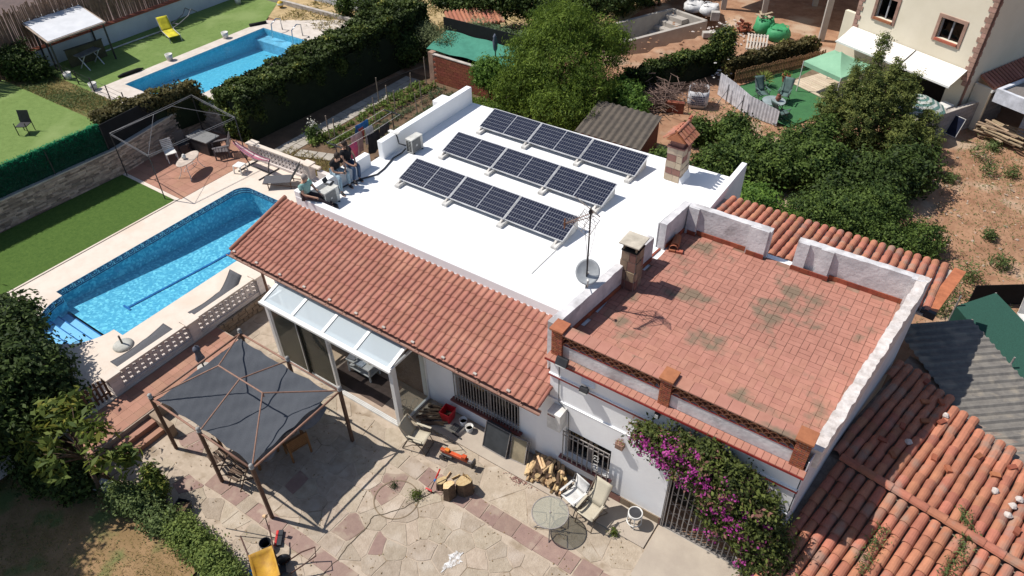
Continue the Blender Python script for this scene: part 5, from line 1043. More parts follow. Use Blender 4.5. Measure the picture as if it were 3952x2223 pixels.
# ================================================================ people
def skin(name, chains, m, parent, sub=1, root=0):
    V = []; E = []; Rr = []; idx = {}
    for ch in chains:
        prev = None
        for p, r in ch:
            k = tuple(round(c, 4) for c in p)
            if k not in idx: idx[k] = len(V); V.append(p); Rr.append(r)
            i = idx[k]
            if prev is not None and prev != i: E.append((prev, i))
            prev = i
    me = bpy.data.meshes.new(name); me.from_pydata([tuple(v) for v in V], E, []); me.materials.append(m); o = bpy.data.objects.new(name, me); link(o, parent)
    md = o.modifiers.new('skin', 'SKIN'); md.use_smooth_shade = True; sv = me.skin_vertices[0].data
    for i, r in enumerate(Rr): sv[i].radius = (r, r) if not isinstance(r, tuple) else r; sv[i].use_root = (i == root)
    u = o.modifiers.new('sub', 'SUBSURF'); u.levels = sub; u.render_levels = sub; return o
def V3(*a): return Vector(a)
def person(label, loc, J, m_skin, m_shirt, m_trou, m_shoe, m_hair, face, hairlen=.0, sleeves=.55, shorts=False, bald=False):
    t = thing('person', label, 'person', loc); L = {k: Vector(v) for k, v in J.items()}
    f = Vector(face).normalized(); sh = (L['shR']-L['shL']).normalized(); hc = L['head']
    chest = (L['shL']+L['shR'])/2; ab = L['pel'].lerp(chest, .5)
    ch = [[(L['pel'], .13), (ab, .13), (chest+Vector((0, 0, -.05)), .14), (L['neck'], .05), (hc-Vector((0, 0, .03)), .07), (hc+Vector((0, 0, .04)), .085), (hc+Vector((0, 0, .1)), .05)], [(hc-Vector((0, 0, .03)), .07), (hc-Vector((0, 0, .01))+f*.1, .018)]]
    for s in 'LR':
        ch.append([(chest+Vector((0, 0, -.05)), .14), (L['sh'+s], .06), (L['el'+s], .042), (L['wr'+s], .028)])
        ch.append([(L['pel'], .13), (L['hip'+s], .085), (L['kn'+s], .058), (L['an'+s], .038), (L['an'+s]+(L['to'+s]-L['an'+s])*.55+Vector((0, 0, -.03)), .035), (L['to'+s], .03)])
        w = L['wr'+s]; d = (L['ha'+s]-w).normalized(); sd_ = d.cross(Vector((0, 0, 1))).normalized(); dn = sd_.cross(d)
        palm = w+d*.075; ch.append([(w, .028), (palm, .034)])
        for q, (of, ln) in enumerate(((-.03, .065), (-.011, .078), (.01, .074), (.03, .055))): b = palm+d*.025+sd_*of; ch.append([(palm, .034), (b, .009), (b+d*ln*.5-dn*-.012, .0085), (b+d*ln*.8+dn*.04*-1, .007)])
        ch.append([(w, .028), (w+d*.035+sd_*-.035, .011), (w+d*.08+sd_*-.055-dn*.012, .009)])
    skin('body', ch, m_skin, t)
    cl = [[(L['pel']+Vector((0, 0, .02)), .165), (ab, .155), (chest+Vector((0, 0, -.05)), .17), (L['neck']-Vector((0, 0, .02)), .07)]]
    for s in 'LR': cl.append([(chest+Vector((0, 0, -.05)), .17), (L['sh'+s], .085), (L['sh'+s].lerp(L['el'+s], sleeves), .07)])
    skin('shirt', cl, m_shirt, t)
    tr = []
    for s in 'LR':
        e = L['kn'+s] if shorts else L['an'+s]+Vector((0, 0, .03)); c_ = [(L['pel']-Vector((0, 0, .02)), .135), (L['hip'+s], .1)]
        c_ += [(L['hip'+s].lerp(L['kn'+s], .8), .08)] if shorts else [(L['kn'+s], .072), (e, .056)]
        tr.append(c_)
    skin('trousers', tr, m_trou, t)
    for s in 'LR': a = L['an'+s]; d = (L['to'+s]-a); d.z = 0; d.normalize(); MB().lathe([(.02, -.045), (.05, -.045), (.052, -.02), (.03, .02), (.01, .03)], 10, (0, 0, 0), 0, 1.0, 2.4).obj('shoe', m_shoe, t, a+d*.07+Vector((0, 0, -.0)), (0, 0, math.atan2(d.y, d.x)-PI/2), smooth=True)
    mb = MB(); bk = -f
    if bald: mb.lathe([(.088, -.05), (.098, 0), (.09, .05), (.06, .085), (.01, .1)], 14); hm = mb.obj('hair', m_hair, t, hc+Vector((0, 0, .03))+bk*.014, smooth=True)
    else:
        mb.lathe([(.07, -.09), (.1, -.03), (.104, .04), (.085, .09), (.05, .118), (.01, .125)], 14); mb.obj('hair', m_hair, t, hc+Vector((0, 0, .03))+bk*.03, smooth=True)
        if hairlen: skin('long_hair', [[(hc+bk*.05+Vector((0, 0, .06)), .08), (hc+bk*.09-Vector((0, 0, .08)), .08), (hc+bk*.1-Vector((0, 0, hairlen)), .055)]], m_hair, t)
    for s in (-1, 1): e = f.cross(Vector((0, 0, 1))).normalized(); MB().lathe([(.001, -.008), (.009, 0), (.001, .008)], 8).obj('eye', m_dark, t, hc+f*.08+e*s*.032+Vector((0, 0, .02))); MB().lathe([(.001, -.03), (.018, 0), (.001, .03)], 8).obj('ear', m_skin, t, hc+e*s*.088)
    return t
m_sk = mat('skin', (.5, .29, .2), .6, var=.05); m_blk = mat('black_cotton', (.014, .014, .017), .95); m_jean = mat('blue_denim', (.06, .1, .18), .9, scale=20); m_ljean = mat('pale_denim', (.34, .46, .54), .9, scale=20); m_shoe = mat('dark_shoe', (.03, .03, .035), .7); m_hair = mat('dark_hair', (.03, .018, .013), .7)
person('seated person in black shirt and blue jeans with long dark hair', (-1.62, -.62, R+.5), dict(pel=(0, 0, .1), hipL=(.08, -.09, .09), hipR=(.08, .09, .09), knL=(.44, -.13, .06), knR=(.46, .05, .07), anL=(.36, -.16, -.43), anR=(.4, .06, -.43), toL=(.55, -.22, -.47), toR=(.6, .02, -.47), shL=(.0, -.17, .54), shR=(.0, .17, .54), neck=(.02, -.02, .62), head=(.04, -.05, .75), elL=(.1, -.24, .3), elR=(.12, .22, .3), wrL=(.32, -.16, .16), wrR=(.34, .05, .17), haL=(.42, -.08, .13), haR=(.43, -.04, .15)), m_sk, m_blk, m_jean, m_shoe, m_hair, (-.25, -.95, -.1), .3)
person('seated person in black shirt and pale jeans looking at a phone', (-1.62, -1.2, R+.5), dict(pel=(0, 0, .1), hipL=(.07, -.1, .09), hipR=(.07, .1, .09), knL=(.46, -.24, .07), knR=(.45, .14, .08), anL=(.5, -.3, -.43), anR=(.4, .17, -.43), toL=(.7, -.36, -.47), toR=(.6, .12, -.47), shL=(.12, -.19, .46), shR=(.12, .19, .46), neck=(.2, 0, .53), head=(.26, .02, .62), elL=(.24, -.26, .22), elR=(.3, .22, .22), wrL=(.4, -.12, .17), wrR=(.44, .06, .18), haL=(.46, -.06, .16), haR=(.5, .0, .17)), m_sk, m_blk, m_ljean, m_shoe, m_hair, (.75, -.1, -.6))
person('seated person in mint shirt and dark shorts facing the roof', (-1.55, -2.55, R+.3), dict(pel=(0, 0, .1), hipL=(.06, -.09, .09), hipR=(.06, .09, .09), knL=(.46, .02, .1), knR=(.48, .22, .1), anL=(.78, .3, -.22), anR=(.66, .4, -.22), toL=(.92, .38, -.26), toR=(.82, .46, -.26), shL=(.02, -.19, .52), shR=(.0, .19, .52), neck=(.03, .0, .59), head=(.06, .04, .71), elL=(.18, -.23, .28), elR=(.14, .25, .28), wrL=(.42, -.08, .2), wrR=(.4, .2, .2), haL=(.5, -.02, .17), haR=(.5, .22, .17)), m_sk, mat('mint_cotton', (.36, .62, .56), .9, bump=.4, bscale=14), mat('dark_shorts', (.06, .045, .05), .9), m_shoe, mat('grey_hair', (.25, .22, .2), .8), (.6, .8, -.2), bald=True)
o = MB().box((0, 0, 0), (.075, .15, .01), ry=.3).obj('phone', m_steel, None, bevel=.004); o.location = (-1.1, -1.22, R+.68); tag(o, 'black phone held by the person in pale jeans', 'phone')
# ================================================================ clothes line in the garden
cl = thing('clothes_line', 'garden clothes line with two posts behind the white house', 'clothes line', (-5.9, 2.6, .5))
for y in (0.0, 3.4): MB().tube([(0, y, 0), (0, y, 1.5)], .025, 6).obj('post', m_steel, cl); MB().bx(-.5, .5, y-.02, y+.02, 1.4, 1.44).obj('cross_arm', m_steel, cl)
for x in (-.45, 0, .45): MB().tube([(x, 0, 1.44), (x, 1.7, 1.4), (x, 3.4, 1.44)], .006, 4).obj('line', m_wplastic, cl)
def cloth(label, x, y0, y1, zt_, h, col, col2=None):
    mb = MB().grid(12, 10, lambda u, v: (x+.05*math.sin(u*9+y0)*v+.03*math.sin(v*5), y0+(y1-y0)*u, zt_-h*v-.02*math.sin(u*PI)*1))
    o = mb.obj('hung_cloth', mat('cloth_'+label[:9], col, .95, col2=col2, scale=6), smooth=True, solid=.006); return tag(o, label, 'laundry')
cloth('magenta towel with red stripes hanging on the clothes line', -5.45, 2.75, 3.35, 1.92, .75, (.3, .06, .16), (.5, .08, .12)); cloth('pale pink towel hanging on the clothes line', -5.9, 3.45, 4.1, 1.92, .95, (.5, .34, .33))
cloth('bright blue shirt hanging at the end of the line', -6.35, 4.2, 4.95, 1.95, .4, (.03, .16, .42)); cloth('white sheet hanging beside the dark trousers', -5.9, 4.3, 4.75, 1.92, .8, (.7, .69, .7)); cloth('black trousers hanging behind the rear parapet', -5.4, 3.9, 4.6, 1.9, .9, (.015, .015, .02)); cloth('brick red top hanging between towel and sheet', -6.1, 4.12, 4.4, 1.92, .6, (.3, .07, .06)); cloth('dark grey shirt hanging at the far end of the line', -5.5, 4.75, 5.3, 1.92, .5, (.04, .04, .045))
# ================================================================ pool deck furniture
m_wick = mat('grey_sling', (.1, .1, .11), .85, col2=(.075, .075, .082), scale=30)
def lounger(label, loc, rz, back, grp=None):
    t = thing('sun_lounger', label, 'sun lounger', loc, rz)
    def s(u, v):
        y = 1.9*v; z = .3-.05*math.sin(PI*min(1, v/.65)) if v < .65 else .28+back*((v-.65)/.35)**1.3
        return (-.28+.56*u, y*(1 if v < .65 else 1-.1*back*(v-.65)), z)
    MB().grid(3, 22, s).obj('sling', m_wick, t, solid=.014, smooth=True)
    for x in (-.29, .29):
        MB().tube([(x, s(0, v/12)[1], s(0, v/12)[2]) for v in range(13)], .016, 6).obj('side_rail', m_wick, t)
    for y in (.3, 1.25):
        for x in (-.27, .27): MB().tube([(x, y, 0), (x, y, .27)], .018, 6).obj('leg', m_wick, t)
    for y in (.5, .95): MB().bx(-.3, .3, y, y+.04, .2, .22).obj('cross_bar', m_frm, t)
    return t
lounger('grey sun lounger with its back lowered beside the umbrella base', (-3.6, -9.15, D), 0, .12); lounger('grey sun lounger with raised back near the house', (-3.5, -6.45, D), 0, .55)
t = thing('umbrella_base', 'round concrete umbrella base with short pole on the deck', 'umbrella base', (-4.55, -8.4, D)); MB().lathe([(.001, 0), (.3, 0), (.31, .04), (.2, .09), (.05, .11), (.001, .11)], 26).obj('disc', mat('pale_concrete', (.5, .5, .46), .85), t, smooth=True); MB().tube([(0, 0, .1), (0, 0, .42)], .03, 10).obj('sleeve', m_steel, t)
t = thing('picket_gate', 'small dark brown picket gate at the end of the balustrade', 'gate', (-2.95, -9.85, D), -PI/2)
for k in range(6): MB().box((.0+k*.13, 0, .38), (.07, .03, .76+(.05 if k in (2, 3) else 0))).obj('picket', m_post, t, bevel=.01)
for z in (.18, .58): MB().bx(-.04, .72, .016, .04, z, z+.06).obj('rail', m_post, t)
# pop-up gazebo frame
m_gz = mat('gazebo_tube', (.2, .2, .21), .5, metal=.3)
G = thing('gazebo_frame', 'bare metal gazebo frame over the oval table', 'gazebo', (0, 0, 0)); cz = [(-10.62, -2.52), (-13.5, -2.3), (-13.6, 1.7), (-10.3, 1.35)]
for x, y in cz: MB().tube([(x, y, D), (x, y, D+2.0)], .022, 6).obj('post', m_steel, G)
for i in range(4): a, b = cz[i], cz[(i+1) % 4]; MB().tube([(*a, D+2.0), (*b, D+2.0)], .012, 6).obj('top_rail', m_gz, G); MB().tube([(*a, D+1.93), (*b, D+1.93)], .008, 6).obj('lower_rail', m_gz, G)
ap = (-12.2, -.95, D+2.6); aq = (-12.2, -.1, D+2.6)
for c_, q in zip(cz, (ap, ap, aq, aq)): MB().tube([(*c_, D+2.0), q], .009, 6).obj('hip_bar', m_gz, G)
MB().tube([ap, aq], .014, 6).obj('ridge_bar', m_gz, G)
t = thing('patio_table', 'cream oval garden table with scrolled wire legs', 'table', (-11.35, -.66, D), .38-PI/2+1.55)
MB().lathe([(.001, .68), (.36, .68), (.38, .69), (.38, .71), (.36, .72), (.001, .72)], 32, sx=.85, sy=1.75).obj('table_top', mat('cream_top', (.6, .5, .42), .6), t)
for sx in (-1, 1):
    for sy in (-1, 1): MB().tube([(sx*.2, sy*.42, .68), (sx*.14, sy*.38, .4), (sx*.24, sy*.46, .12), (sx*.3, sy*.55, 0)], .014, 6).obj('leg', m_wplastic, t, smooth=True)
MB().tube([(.15*math.cos(a), .4*math.sin(a), .3) for a in np.linspace(0, 2*PI, 21)], .01, 5, False).obj('brace_ring', m_wplastic, t)
t = thing('jar', 'white lidded jar on the oval table', 'jar', (-11.42, -.75, D+.72)); MB().lathe([(.05, 0), (.085, .05), (.09, .12), (.05, .18)], 14).obj('body', m_wplastic, t, smooth=True); MB().lathe([(.05, .18), (.055, .2), (.01, .23)], 12).obj('lid', m_wplastic, t)
m_adir = mat('grey_poly', (.13, .115, .12), .6)
t = thing('adirondack_chair', 'dark grey adirondack chair beside the black storage box', 'chair', (-11.45, 1.0, D), -.55)
for k in range(7): x = -.27+k*.09; MB().add([(x-.035, .25, .35), (x+.035, .25, .35), (x*1.15+.035, .5, 1.0-.015*(k-3)**2), (x*1.15-.035, .5, 1.0-.015*(k-3)**2)], [(0, 1, 2, 3)]).obj('back_slat', m_adir, t, solid=.02)
for k in range(5): MB().box((0, -.28+k*.12, .36-.02*k), (.52, .1, .02), rx=-.15).obj('seat_slat', m_adir, t)
for s in (-.32, .32): MB().bx(s-.07, s+.07, -.35, .35, .56, .59).obj('arm', m_adir, t, bevel=.01); MB().bx(s-.03, s+.03, -.33, -.27, 0, .56).obj('leg', m_adir, t); MB().bx(s-.03, s+.03, .25, .31, 0, .56).obj('leg', m_adir, t)
t = thing('garden_chair', 'white slatted garden chair against the shaded stone wall', 'chair', (-12.95, -.45, D), 1.2)
for k in range(7): MB().box((0, .24+.02*k, .45+.07*k), (.44, .015, .05), rx=-.25).obj('back_slat', m_wplastic, t)
MB().bx(-.22, .22, -.22, .22, .4, .43).obj('seat', m_wplastic, t)
for x in (-.2, .2):
    for y in (-.2, .2): MB().tube([(x, y, 0), (x, y, .42)], .02, 6).obj('leg', m_wplastic, t)
t = thing('folding_chair', 'dark folding chair in the shade beside the white slatted chair', 'chair', (-13.1, .3, D), 1.3); MB().bx(-.22, .22, -.2, .2, .4, .43).obj('seat', m_steel, t); MB().box((0, .26, .68), (.44, .02, .5), rx=-.2).obj('back', m_steel, t)
for x in (-.22, .22): MB().tube([(x, -.22, 0), (x, .2, .6)], .015, 6).obj('leg', m_steel, t); MB().tube([(x, .26, 0), (x, -.2, .42)], .015, 6).obj('leg', m_steel, t)
t = thing('storage_box', 'black lidded storage box by the sloping stone wall', 'storage box', (-12.5, .95, D), .08); MB().bx(-.62, .62, -.35, .35, 0, .62).obj('box_body', m_steel, t, bevel=.015); MB().bx(-.65, .65, -.38, .38, .62, .68).obj('lid', mat('charcoal_lid', (.07, .08, .08), .5, col2=(.2, .2, .2), scale=9, thr=(.55, .75)), t, bevel=.015)
t = thing('plastic_stool', 'white plastic stool beside the hammock', 'stool', (-9.68, .52, D), .2); MB().bx(-.2, .2, -.2, .2, .34, .38).obj('seat', m_wplastic, t, bevel=.02)
for x in (-.17, .17):
    for y in (-.17, .17): MB().tube([(x*1.15, y*1.15, 0), (x, y, .35)], .03, 6).obj('leg', m_wplastic, t)
hm = thing('hammock', 'pink striped hammock on a dark steel stand', 'hammock', (0, 0, D))
MB().tube([(-9.85, 1.08, .05), (-8.55, 1.08, .05)], .025, 6).obj('spine', m_steel, hm)
for x in (-9.8, -8.53): MB().tube([(x, .48, .03), (x, 1.65, .03)], .025, 6).obj('foot', m_steel, hm)
MB().tube([(-9.75, 1.08, .05), (-10.15, 1.08, .6), (-10.5, 1.08, .95)], .025, 6).obj('upright', m_steel, hm); MB().tube([(-8.6, 1.08, .05), (-8.45, 1.08, .5), (-8.3, 1.08, .75)], .025, 6).obj('upright', m_steel, hm)
HAM = {}
def hmk(u, v): a = PI*(v-.5)*1.3; w_ = .07+.09*math.sin(PI*u); return (-10.45+2.1*u, 1.08+w_*math.sin(a), .93-.2*u-.2*math.sin(PI*u)-.08*math.cos(a))
cols = [mat('hammock_pink', (.5, .16, .23), .95), mat('hammock_white', (.7, .6, .6), .95), mat('hammock_grey', (.25, .2, .25), .95)]
for k in range(8): MB().grid(16, 1, lambda u, v: hmk(u, (k+v)/8)).obj('stripe', cols[(0, 1, 0, 2, 0, 1, 0, 2)[k]], hm, solid=.006, smooth=True)
lg = thing('sun_lounger', 'dark lounger with raised black back behind the seated people', 'sun lounger', (-6.95, 1.15, D), -.9)
MB().grid(3, 10, lambda u, v: (-.3+.6*u, -.2-1.1*v, .3)).obj('sling', m_wick, lg, solid=.014); MB().grid(3, 6, lambda u, v: (-.3+.6*u, -.2+.45*v, .3+.62*v)).obj('backrest', m_black, lg, solid=.014)
for x in (-.3, .3): MB().tube([(x, .1, .05), (x, -1.3, .3)], .02, 6).obj('side_rail', m_post, lg); MB().tube([(x, -.2, 0), (x, -.2, .3)], .02, 6).obj('leg', m_post, lg); MB().tube([(x, -1.1, 0), (x, -1.1, .3)], .02, 6).obj('leg', m_post, lg)
# ================================================================ left neighbour
Wn = thing('garden_wall', 'long white wall topped with reed screening behind the neighbour turf', 'wall', (0, 0, 0))
MB().bx(-27.4, -27.1, 1.5, 17, .4, 1.48).obj('wall_body', mat('pale_render', (.6, .62, .66), .9, col2=(.52, .54, .58), scale=1), Wn); MB().bx(-27.45, -27.05, 1.5, 17, 1.48, 1.54).obj('coping', m_brick, Wn)
m_reed = mat('reed', (.28, .18, .12), .95, col2=(.15, .095, .07), scale=4); mb = MB(); q = random.Random(3); y = -8.
while y < 22:
    h = q.uniform(1.9, 2.3); mb.box((-27.55+q.uniform(-.04, .04), y, 1.5+h/2-.9*(y < 1.5)), (.02, .05, h+.9*(y < 1.5)*2), rx=q.uniform(-.03, .03)); y += .045
o = stuff(mb.obj('reeds', m_reed, Wn))
MB().bx(-90, -27.9, -20, 60, .4, 1.0).obj('rear_terrace', mat('brown_terrace', (.14, .1, .09), .95, col2=(.1, .075, .07), scale=2), None)['kind'] = 'structure'
aw = thing('garden_shelter', 'white canvas shelter on dark posts at the neighbour wall', 'shelter', (0, 0, 0)); zA = 2.55
MB().add([(-27.75, 1.95, zA+.3), (-24.75, 1.55, zA), (-24.85, 4.65, zA), (-27.95, 5.05, zA+.3)], [(0, 1, 2, 3)]).obj('canvas', mat('canvas_white', (.62, .63, .65), .9, col2=(.54, .55, .57), scale=1.5), aw, solid=.03)
for a, b in (((-27.75, 1.9, zA+.25), (-24.7, 1.5, zA-.05)), ((-24.7, 1.5, zA-.05), (-24.8, 4.7, zA-.05)), ((-24.8, 4.7, zA-.05), (-27.95, 5.1, zA+.25))): MB().tube([a, b], .05, 6).obj('edge_beam', m_ledger, aw)
for x, y in ((-24.8, 1.6), (-24.9, 4.6), (-27.0, 2.0), (-27.0, 4.9), (-26.2, 2.0)): MB().tube([(x, y, .5), (x, y, zA)], .05, 6).obj('post', m_steel, aw)
t = thing('folding_table', 'grey folding table on crossed legs beneath the shelter', 'table', (-25.1, 3.35, .51), .15); MB().box((0, 0, .78), (.6, 1.3, .05)).obj('table_top', m_gz, t)
for y in (-.45, .45):
    for s in (-1, 1): MB().tube([(s*.35, y, 0), (-s*.3, y, .76)], .03, 6).obj('leg', m_frm, t)
t = thing('fence_panel', 'dull olive screen panel behind the folding table', 'panel', (-25.9, 2.6, .51), PI/2-.1); MB().bx(0, 2.0, -.02, .02, 0, .95).obj('board', mat('olive_board', (.11, .1, .06), .9), t); MB().bx(-.04, 2.04, -.03, .03, .93, .98).obj('top_rail', m_steel, t)
m_lime = mat('yellow_sling', (.62, .55, .03), .8)
t = thing('sun_lounger', 'bright yellow sun lounger on the neighbour turf', 'sun lounger', (-24.3, 7.95, .51), 1.25)
MB().grid(4, 12, lambda u, v: (-.3+.6*u, -.2+1.25*v, .32-.03*math.sin(PI*v))).obj('sling', m_lime, t, solid=.03, smooth=True); MB().grid(4, 8, lambda u, v: (-.3+.6*u, 1.05+.55*v, .32+.62*v)).obj('backrest', m_lime, t, solid=.03, smooth=True)
for s in (-.32, .32): MB().tube([(s, -.25, 0), (s, -.2, .32), (s, 1.1, .32), (s, 1.6, .94)], .02, 6).obj('side_tube', m_frm, t); MB().tube([(s, 1.3, 0), (s, .8, .32)], .02, 6).obj('leg', m_frm, t)
t = thing('pool_ladder', 'curved metal pool ladder lying beside the white wall', 'ladder', (-26.0, 9.2, .52), .15)
for s in (0, .45): MB().tube([(s, -1.3, .1), (s, 0, .3), (s, .8, .5), (s-.1, 1.2, .75), (s, 1.5, .5)], .03, 6).obj('rail', m_gz, t, smooth=True)
for k in range(3): MB().bx(0, .45, -.9+k*.4, -.8+k*.4, .15+.06*k, .18+.06*k).obj('tread', m_gz, t)
for k, (x, y, lab) in enumerate(((-22.13, 9.78, 'white bucket on the coping of the neighbour pool near the far end'), (-22.2, 6.1, 'white bucket on the pool coping across from the yellow lounger'), (-22.4, 1.75, 'white bucket at the near corner of the neighbour pool coping'), (-24.7, 1.75, 'white bucket beside the shelter and the weed strip'), (-26.0, 13.9, 'white tub against the wall at the far end of the turf'))):
    t = thing('bucket', lab, 'bucket', (x, y, .52)); MB().lathe([(.15, 0), (.2, .34), (.185, .34), (.14, .02)], 16).obj('shell', m_wplastic, t, smooth=True); MB().tube([(.2*math.cos(a), .2*math.sin(a), .3+.0) for a in np.linspace(0, PI, 9)], .01, 4).obj('handle', m_iron, t)
o = MB().tube([(-22.55, 3.2, .58), (-22.5, 3.5, .6), (-22.4, 4.3, .6), (-22.38, 4.6, .58)], [.05, .1, .1, .03], 8).obj('rolled_cover', m_black, None, smooth=True); tag(o, 'black rolled cover lying along the neighbour turf edge', 'roll')
o = MB().tube([(-22.35, 11.7, .58), (-21.9, 12.6, .58)], .1, 8).obj('rolled_cover', m_black, None, smooth=True); tag(o, 'short black roll at the far corner of the neighbour pool', 'roll')
o = MB().tube([(-26.3, 4.8, .55), (-26.2, 7.5, .55), (-26.1, 9.0, .55)], .04, 6).obj('pole', m_frm); tag(o, 'long white pole lying on the turf by the wall', 'pole')
t = thing('wire_fence', 'thin dark post and wire fence along the weed strip', 'fence', (0, 0, 0))
for k in range(6): x = -26.5+k*1.45; MB().tube([(x, 1.75-.05*k, .5), (x, 1.75-.05*k, 1.25)], .03, 6).obj('post', m_steel, t)
for z in (.7, .95, 1.2): MB().tube([(-26.5, 1.75, z), (-19.2, 1.5, z)], .007, 4).obj('wire', m_steel, t)
t = thing('garden_chair', 'dark garden chair at the edge of the neighbour lawn', 'chair', (-20.8, -2.6, .52), .6); MB().bx(-.25, .25, -.25, .25, .4, .43).obj('seat', m_steel, t); MB().box((0, .28, .7), (.5, .03, .55), rx=-.2).obj('back', m_steel, t)
for x in (-.25, .25):
    for y in (-.25, .25): MB().tube([(x, y, 0), (x, y, .6)], .02, 6).obj('leg', m_steel, t)
o = MB().bx(-25.2, -13.8, 15.3, 15.5, .5, .75).obj('planter_kerb', m_mort); tag(o, 'low kerb at the end of the neighbour pool terrace', 'kerb'); o.rotation_euler = (0, 0, 0)
o = MB().bx(-26.6, -15.5, 16.9, 17.1, .5, 1.2).obj('garden_wall', MATS['pale_render']); tag(o, 'low pale wall in front of the far garden bushes', 'wall')
t = thing('ball', 'yellow beach ball at the far end of the turf', 'ball', (-23.2, 14.9, .72)); MB().lathe([(.2*math.sin(a), -.2*math.cos(a)) for a in np.linspace(.02, PI-.02, 10)], 14).obj('ball_skin', mat('ball_yellow', (.7, .45, .03), .5), t, smooth=True); MB().lathe([(.2*math.sin(a)+.004, -.2*math.cos(a)) for a in np.linspace(1.2, 1.9, 4)], 14).obj('stripe', mat('ball_white', (.7, .7, .65), .5), t, smooth=True)
# ================================================================ vegetable garden behind the house
m_slab = mat('path_slab', (.4, .36, .31), .9, col2=(.31, .28, .24), scale=2, orand=.1)
pth = MB().prism([(-9.95, 2.3), (-8.75, 2.6), (-7.3, 3.2), (-7.4, 3.7), (-8.8, 3.5), (-9.15, 11.6), (-10.1, 11.6)], .485, .497).obj('path', m_garden); struct(pth)
for j in range(19):
    for i in range(2): MB().box((-9.75+.46*i, 2.75+j*.47, .505), (.43, .44, .03), rz=random.uniform(-.03, .03)).obj('slab', m_slab, pth)
for i in range(4): MB().box((-8.7+.42*i, 3.0+.14*i, .506), (.4, .55, .03), rz=.3).obj('slab', m_slab, pth)
m_stake = mat('stake', (.3, .24, .19), .9)
for k, (x, y, h) in enumerate(((-8.47, 4.52, 1.2), (-8.35, 4.7, 1.0), (-8.97, 8.31, 1.4), (-8.49, 8.44, 1.1), (-7.46, 7.8, 1.3), (-6.69, 8.45, 1.1), (-8.23, 11.0, 1.6), (-8.55, 10.2, 1.0), (-7.9, 6.9, 1.2), (-7.2, 9.4, 1.2))):
    o = MB().tube([(0, 0, 0), (random.uniform(-.06, .06), random.uniform(-.06, .06), h)], .025, 6).obj('garden_stake', m_stake); o.location = (x, y, .49); tag(o, 'thin wooden stake among the vegetable rows', 'stake', 'stakes in the vegetable garden')
o = MB().tube([(-8.95, 8.3, 1.5), (-8.9, 9.8, 1.45), (-8.3, 11.0, 1.6)], .008, 4).obj('garden_wire', m_steel); tag(o, 'sagging wire strung between tall garden stakes', 'wire')
o = MB().tube([(-8.45, 4.5, .55), (-8.0, 7.0, .55), (-7.6, 10.6, .55)], .02, 6).obj('drip_hose', m_steel); tag(o, 'black drip hose along the vegetable rows', 'hose')
m_veg = leafmat('veg_leaf', (.2, .27, .06), (.08, .13, .03), .35); m_veg2 = leafmat('leek_leaf', (.15, .2, .1), (.07, .11, .06), .3)
for r_i, (xr, y0, y1, mv, n, lab) in enumerate(((-8.75, 3.9, 11.2, m_veg, 26, 'leafy pale green plant in the vegetable row beside the path'), (-8.05, 4.2, 11.2, m_veg, 24, 'leafy plant in the vegetable row along the drip hose'), (-7.3, 4.6, 11.2, m_veg2, 24, 'grey green leek plant in the middle vegetable row'), (-6.55, 5.2, 11.0, m_veg2, 20, 'grey green plant in the vegetable row next to the outer bed'), (-5.9, 6.0, 10.8, m_veg, 14, 'low plant in the vegetable row nearest the house'))):
    base = None
    for k in range(n):
        y = y0+(y1-y0)*k/(n-1)+random.uniform(-.08, .08)
        if k % 4 == 0 or base is None:
            P = rng.normal(size=(70, 3))*[.11, .11, .06]+[0, 0, .12]; o = leaves('vegetable_plant', mv, P, .13, None, up=.9, aspect=.45 if mv is m_veg else .22, seed=r_i*50+k); base = o
        else: o = base.copy(); link(o)
        o.location = (xr+random.uniform(-.08, .08), y, .49); o.rotation_euler = (0, 0, random.uniform(0, 6)); s_ = random.uniform(.6, 1.25); o.scale = (s_,)*3; tag(o, lab, 'plant', 'vegetables in row %d of the garden' % (r_i+1))
# brick wall with green net
bw = thing('brick_wall', 'red hollow brick wall below the green netting', 'wall', (-8.3, 11.72, .5), -.03); MB().bx(0, 4.4, .02, .14, 0, 1.42).obj('mortar_core', mat('wall_joint', (.42, .27, .2), .95), bw); MB().bx(-.02, 4.42, -.02, .16, 1.42, 1.46).obj('coping', m_mort, bw)
BW = MB().bx(-.138, .138, -.0, .1, -.062, .062).mesh('brick', mat('hollow_brick', (.25, .075, .045), .9, col2=(.2, .06, .035), scale=6, orand=.15))
for j in range(10):
    for i in range(16):
        x = .14+i*.29+(.145 if j % 2 else 0)
        if x < 4.3: place('brick', BW, bw, (x, -.004, .075+j*.14))
MB().bx(-.3, 0, 0, .3, 0, 1.5).obj('end_pier', MATS['wall_joint'], bw)
nt2 = MB().grid(14, 8, lambda u, v: (-8.9+5.0*u-.2*v, 12.0+.2*u+1.9*v-.3*u*v, 2.0+.3*v-.12*math.sin(PI*u)*math.sin(PI*v)+.03*math.sin(u*17+v*5))).obj('shade_net', mat('green_shade_net', (.06, .24, .17), .85, col2=(.045, .19, .135), scale=3), smooth=True); tag(nt2, 'sagging green shade net behind the brick wall', 'net')
o = MB().bx(-9.3, -3.8, 13.95, 13.99, .5, 2.9).obj('mesh_screen', m_black); tag(o, 'black mesh screen behind the green shade net', 'screen')
t = thing('parasol', 'closed slate parasol sticking up above the green net', 'parasol', (-5.3, 12.9, .5)); MB().tube([(0, 0, 0), (0, 0, 2.5)], .03, 6).obj('pole', m_steel, t); MB().lathe([(.02, 1.8), (.1, 1.95), (.13, 2.3), (.08, 2.5), (.1, 2.55), (.02, 2.7)], 9).obj('canopy', MATS['slate_fabric'], t, smooth=True)
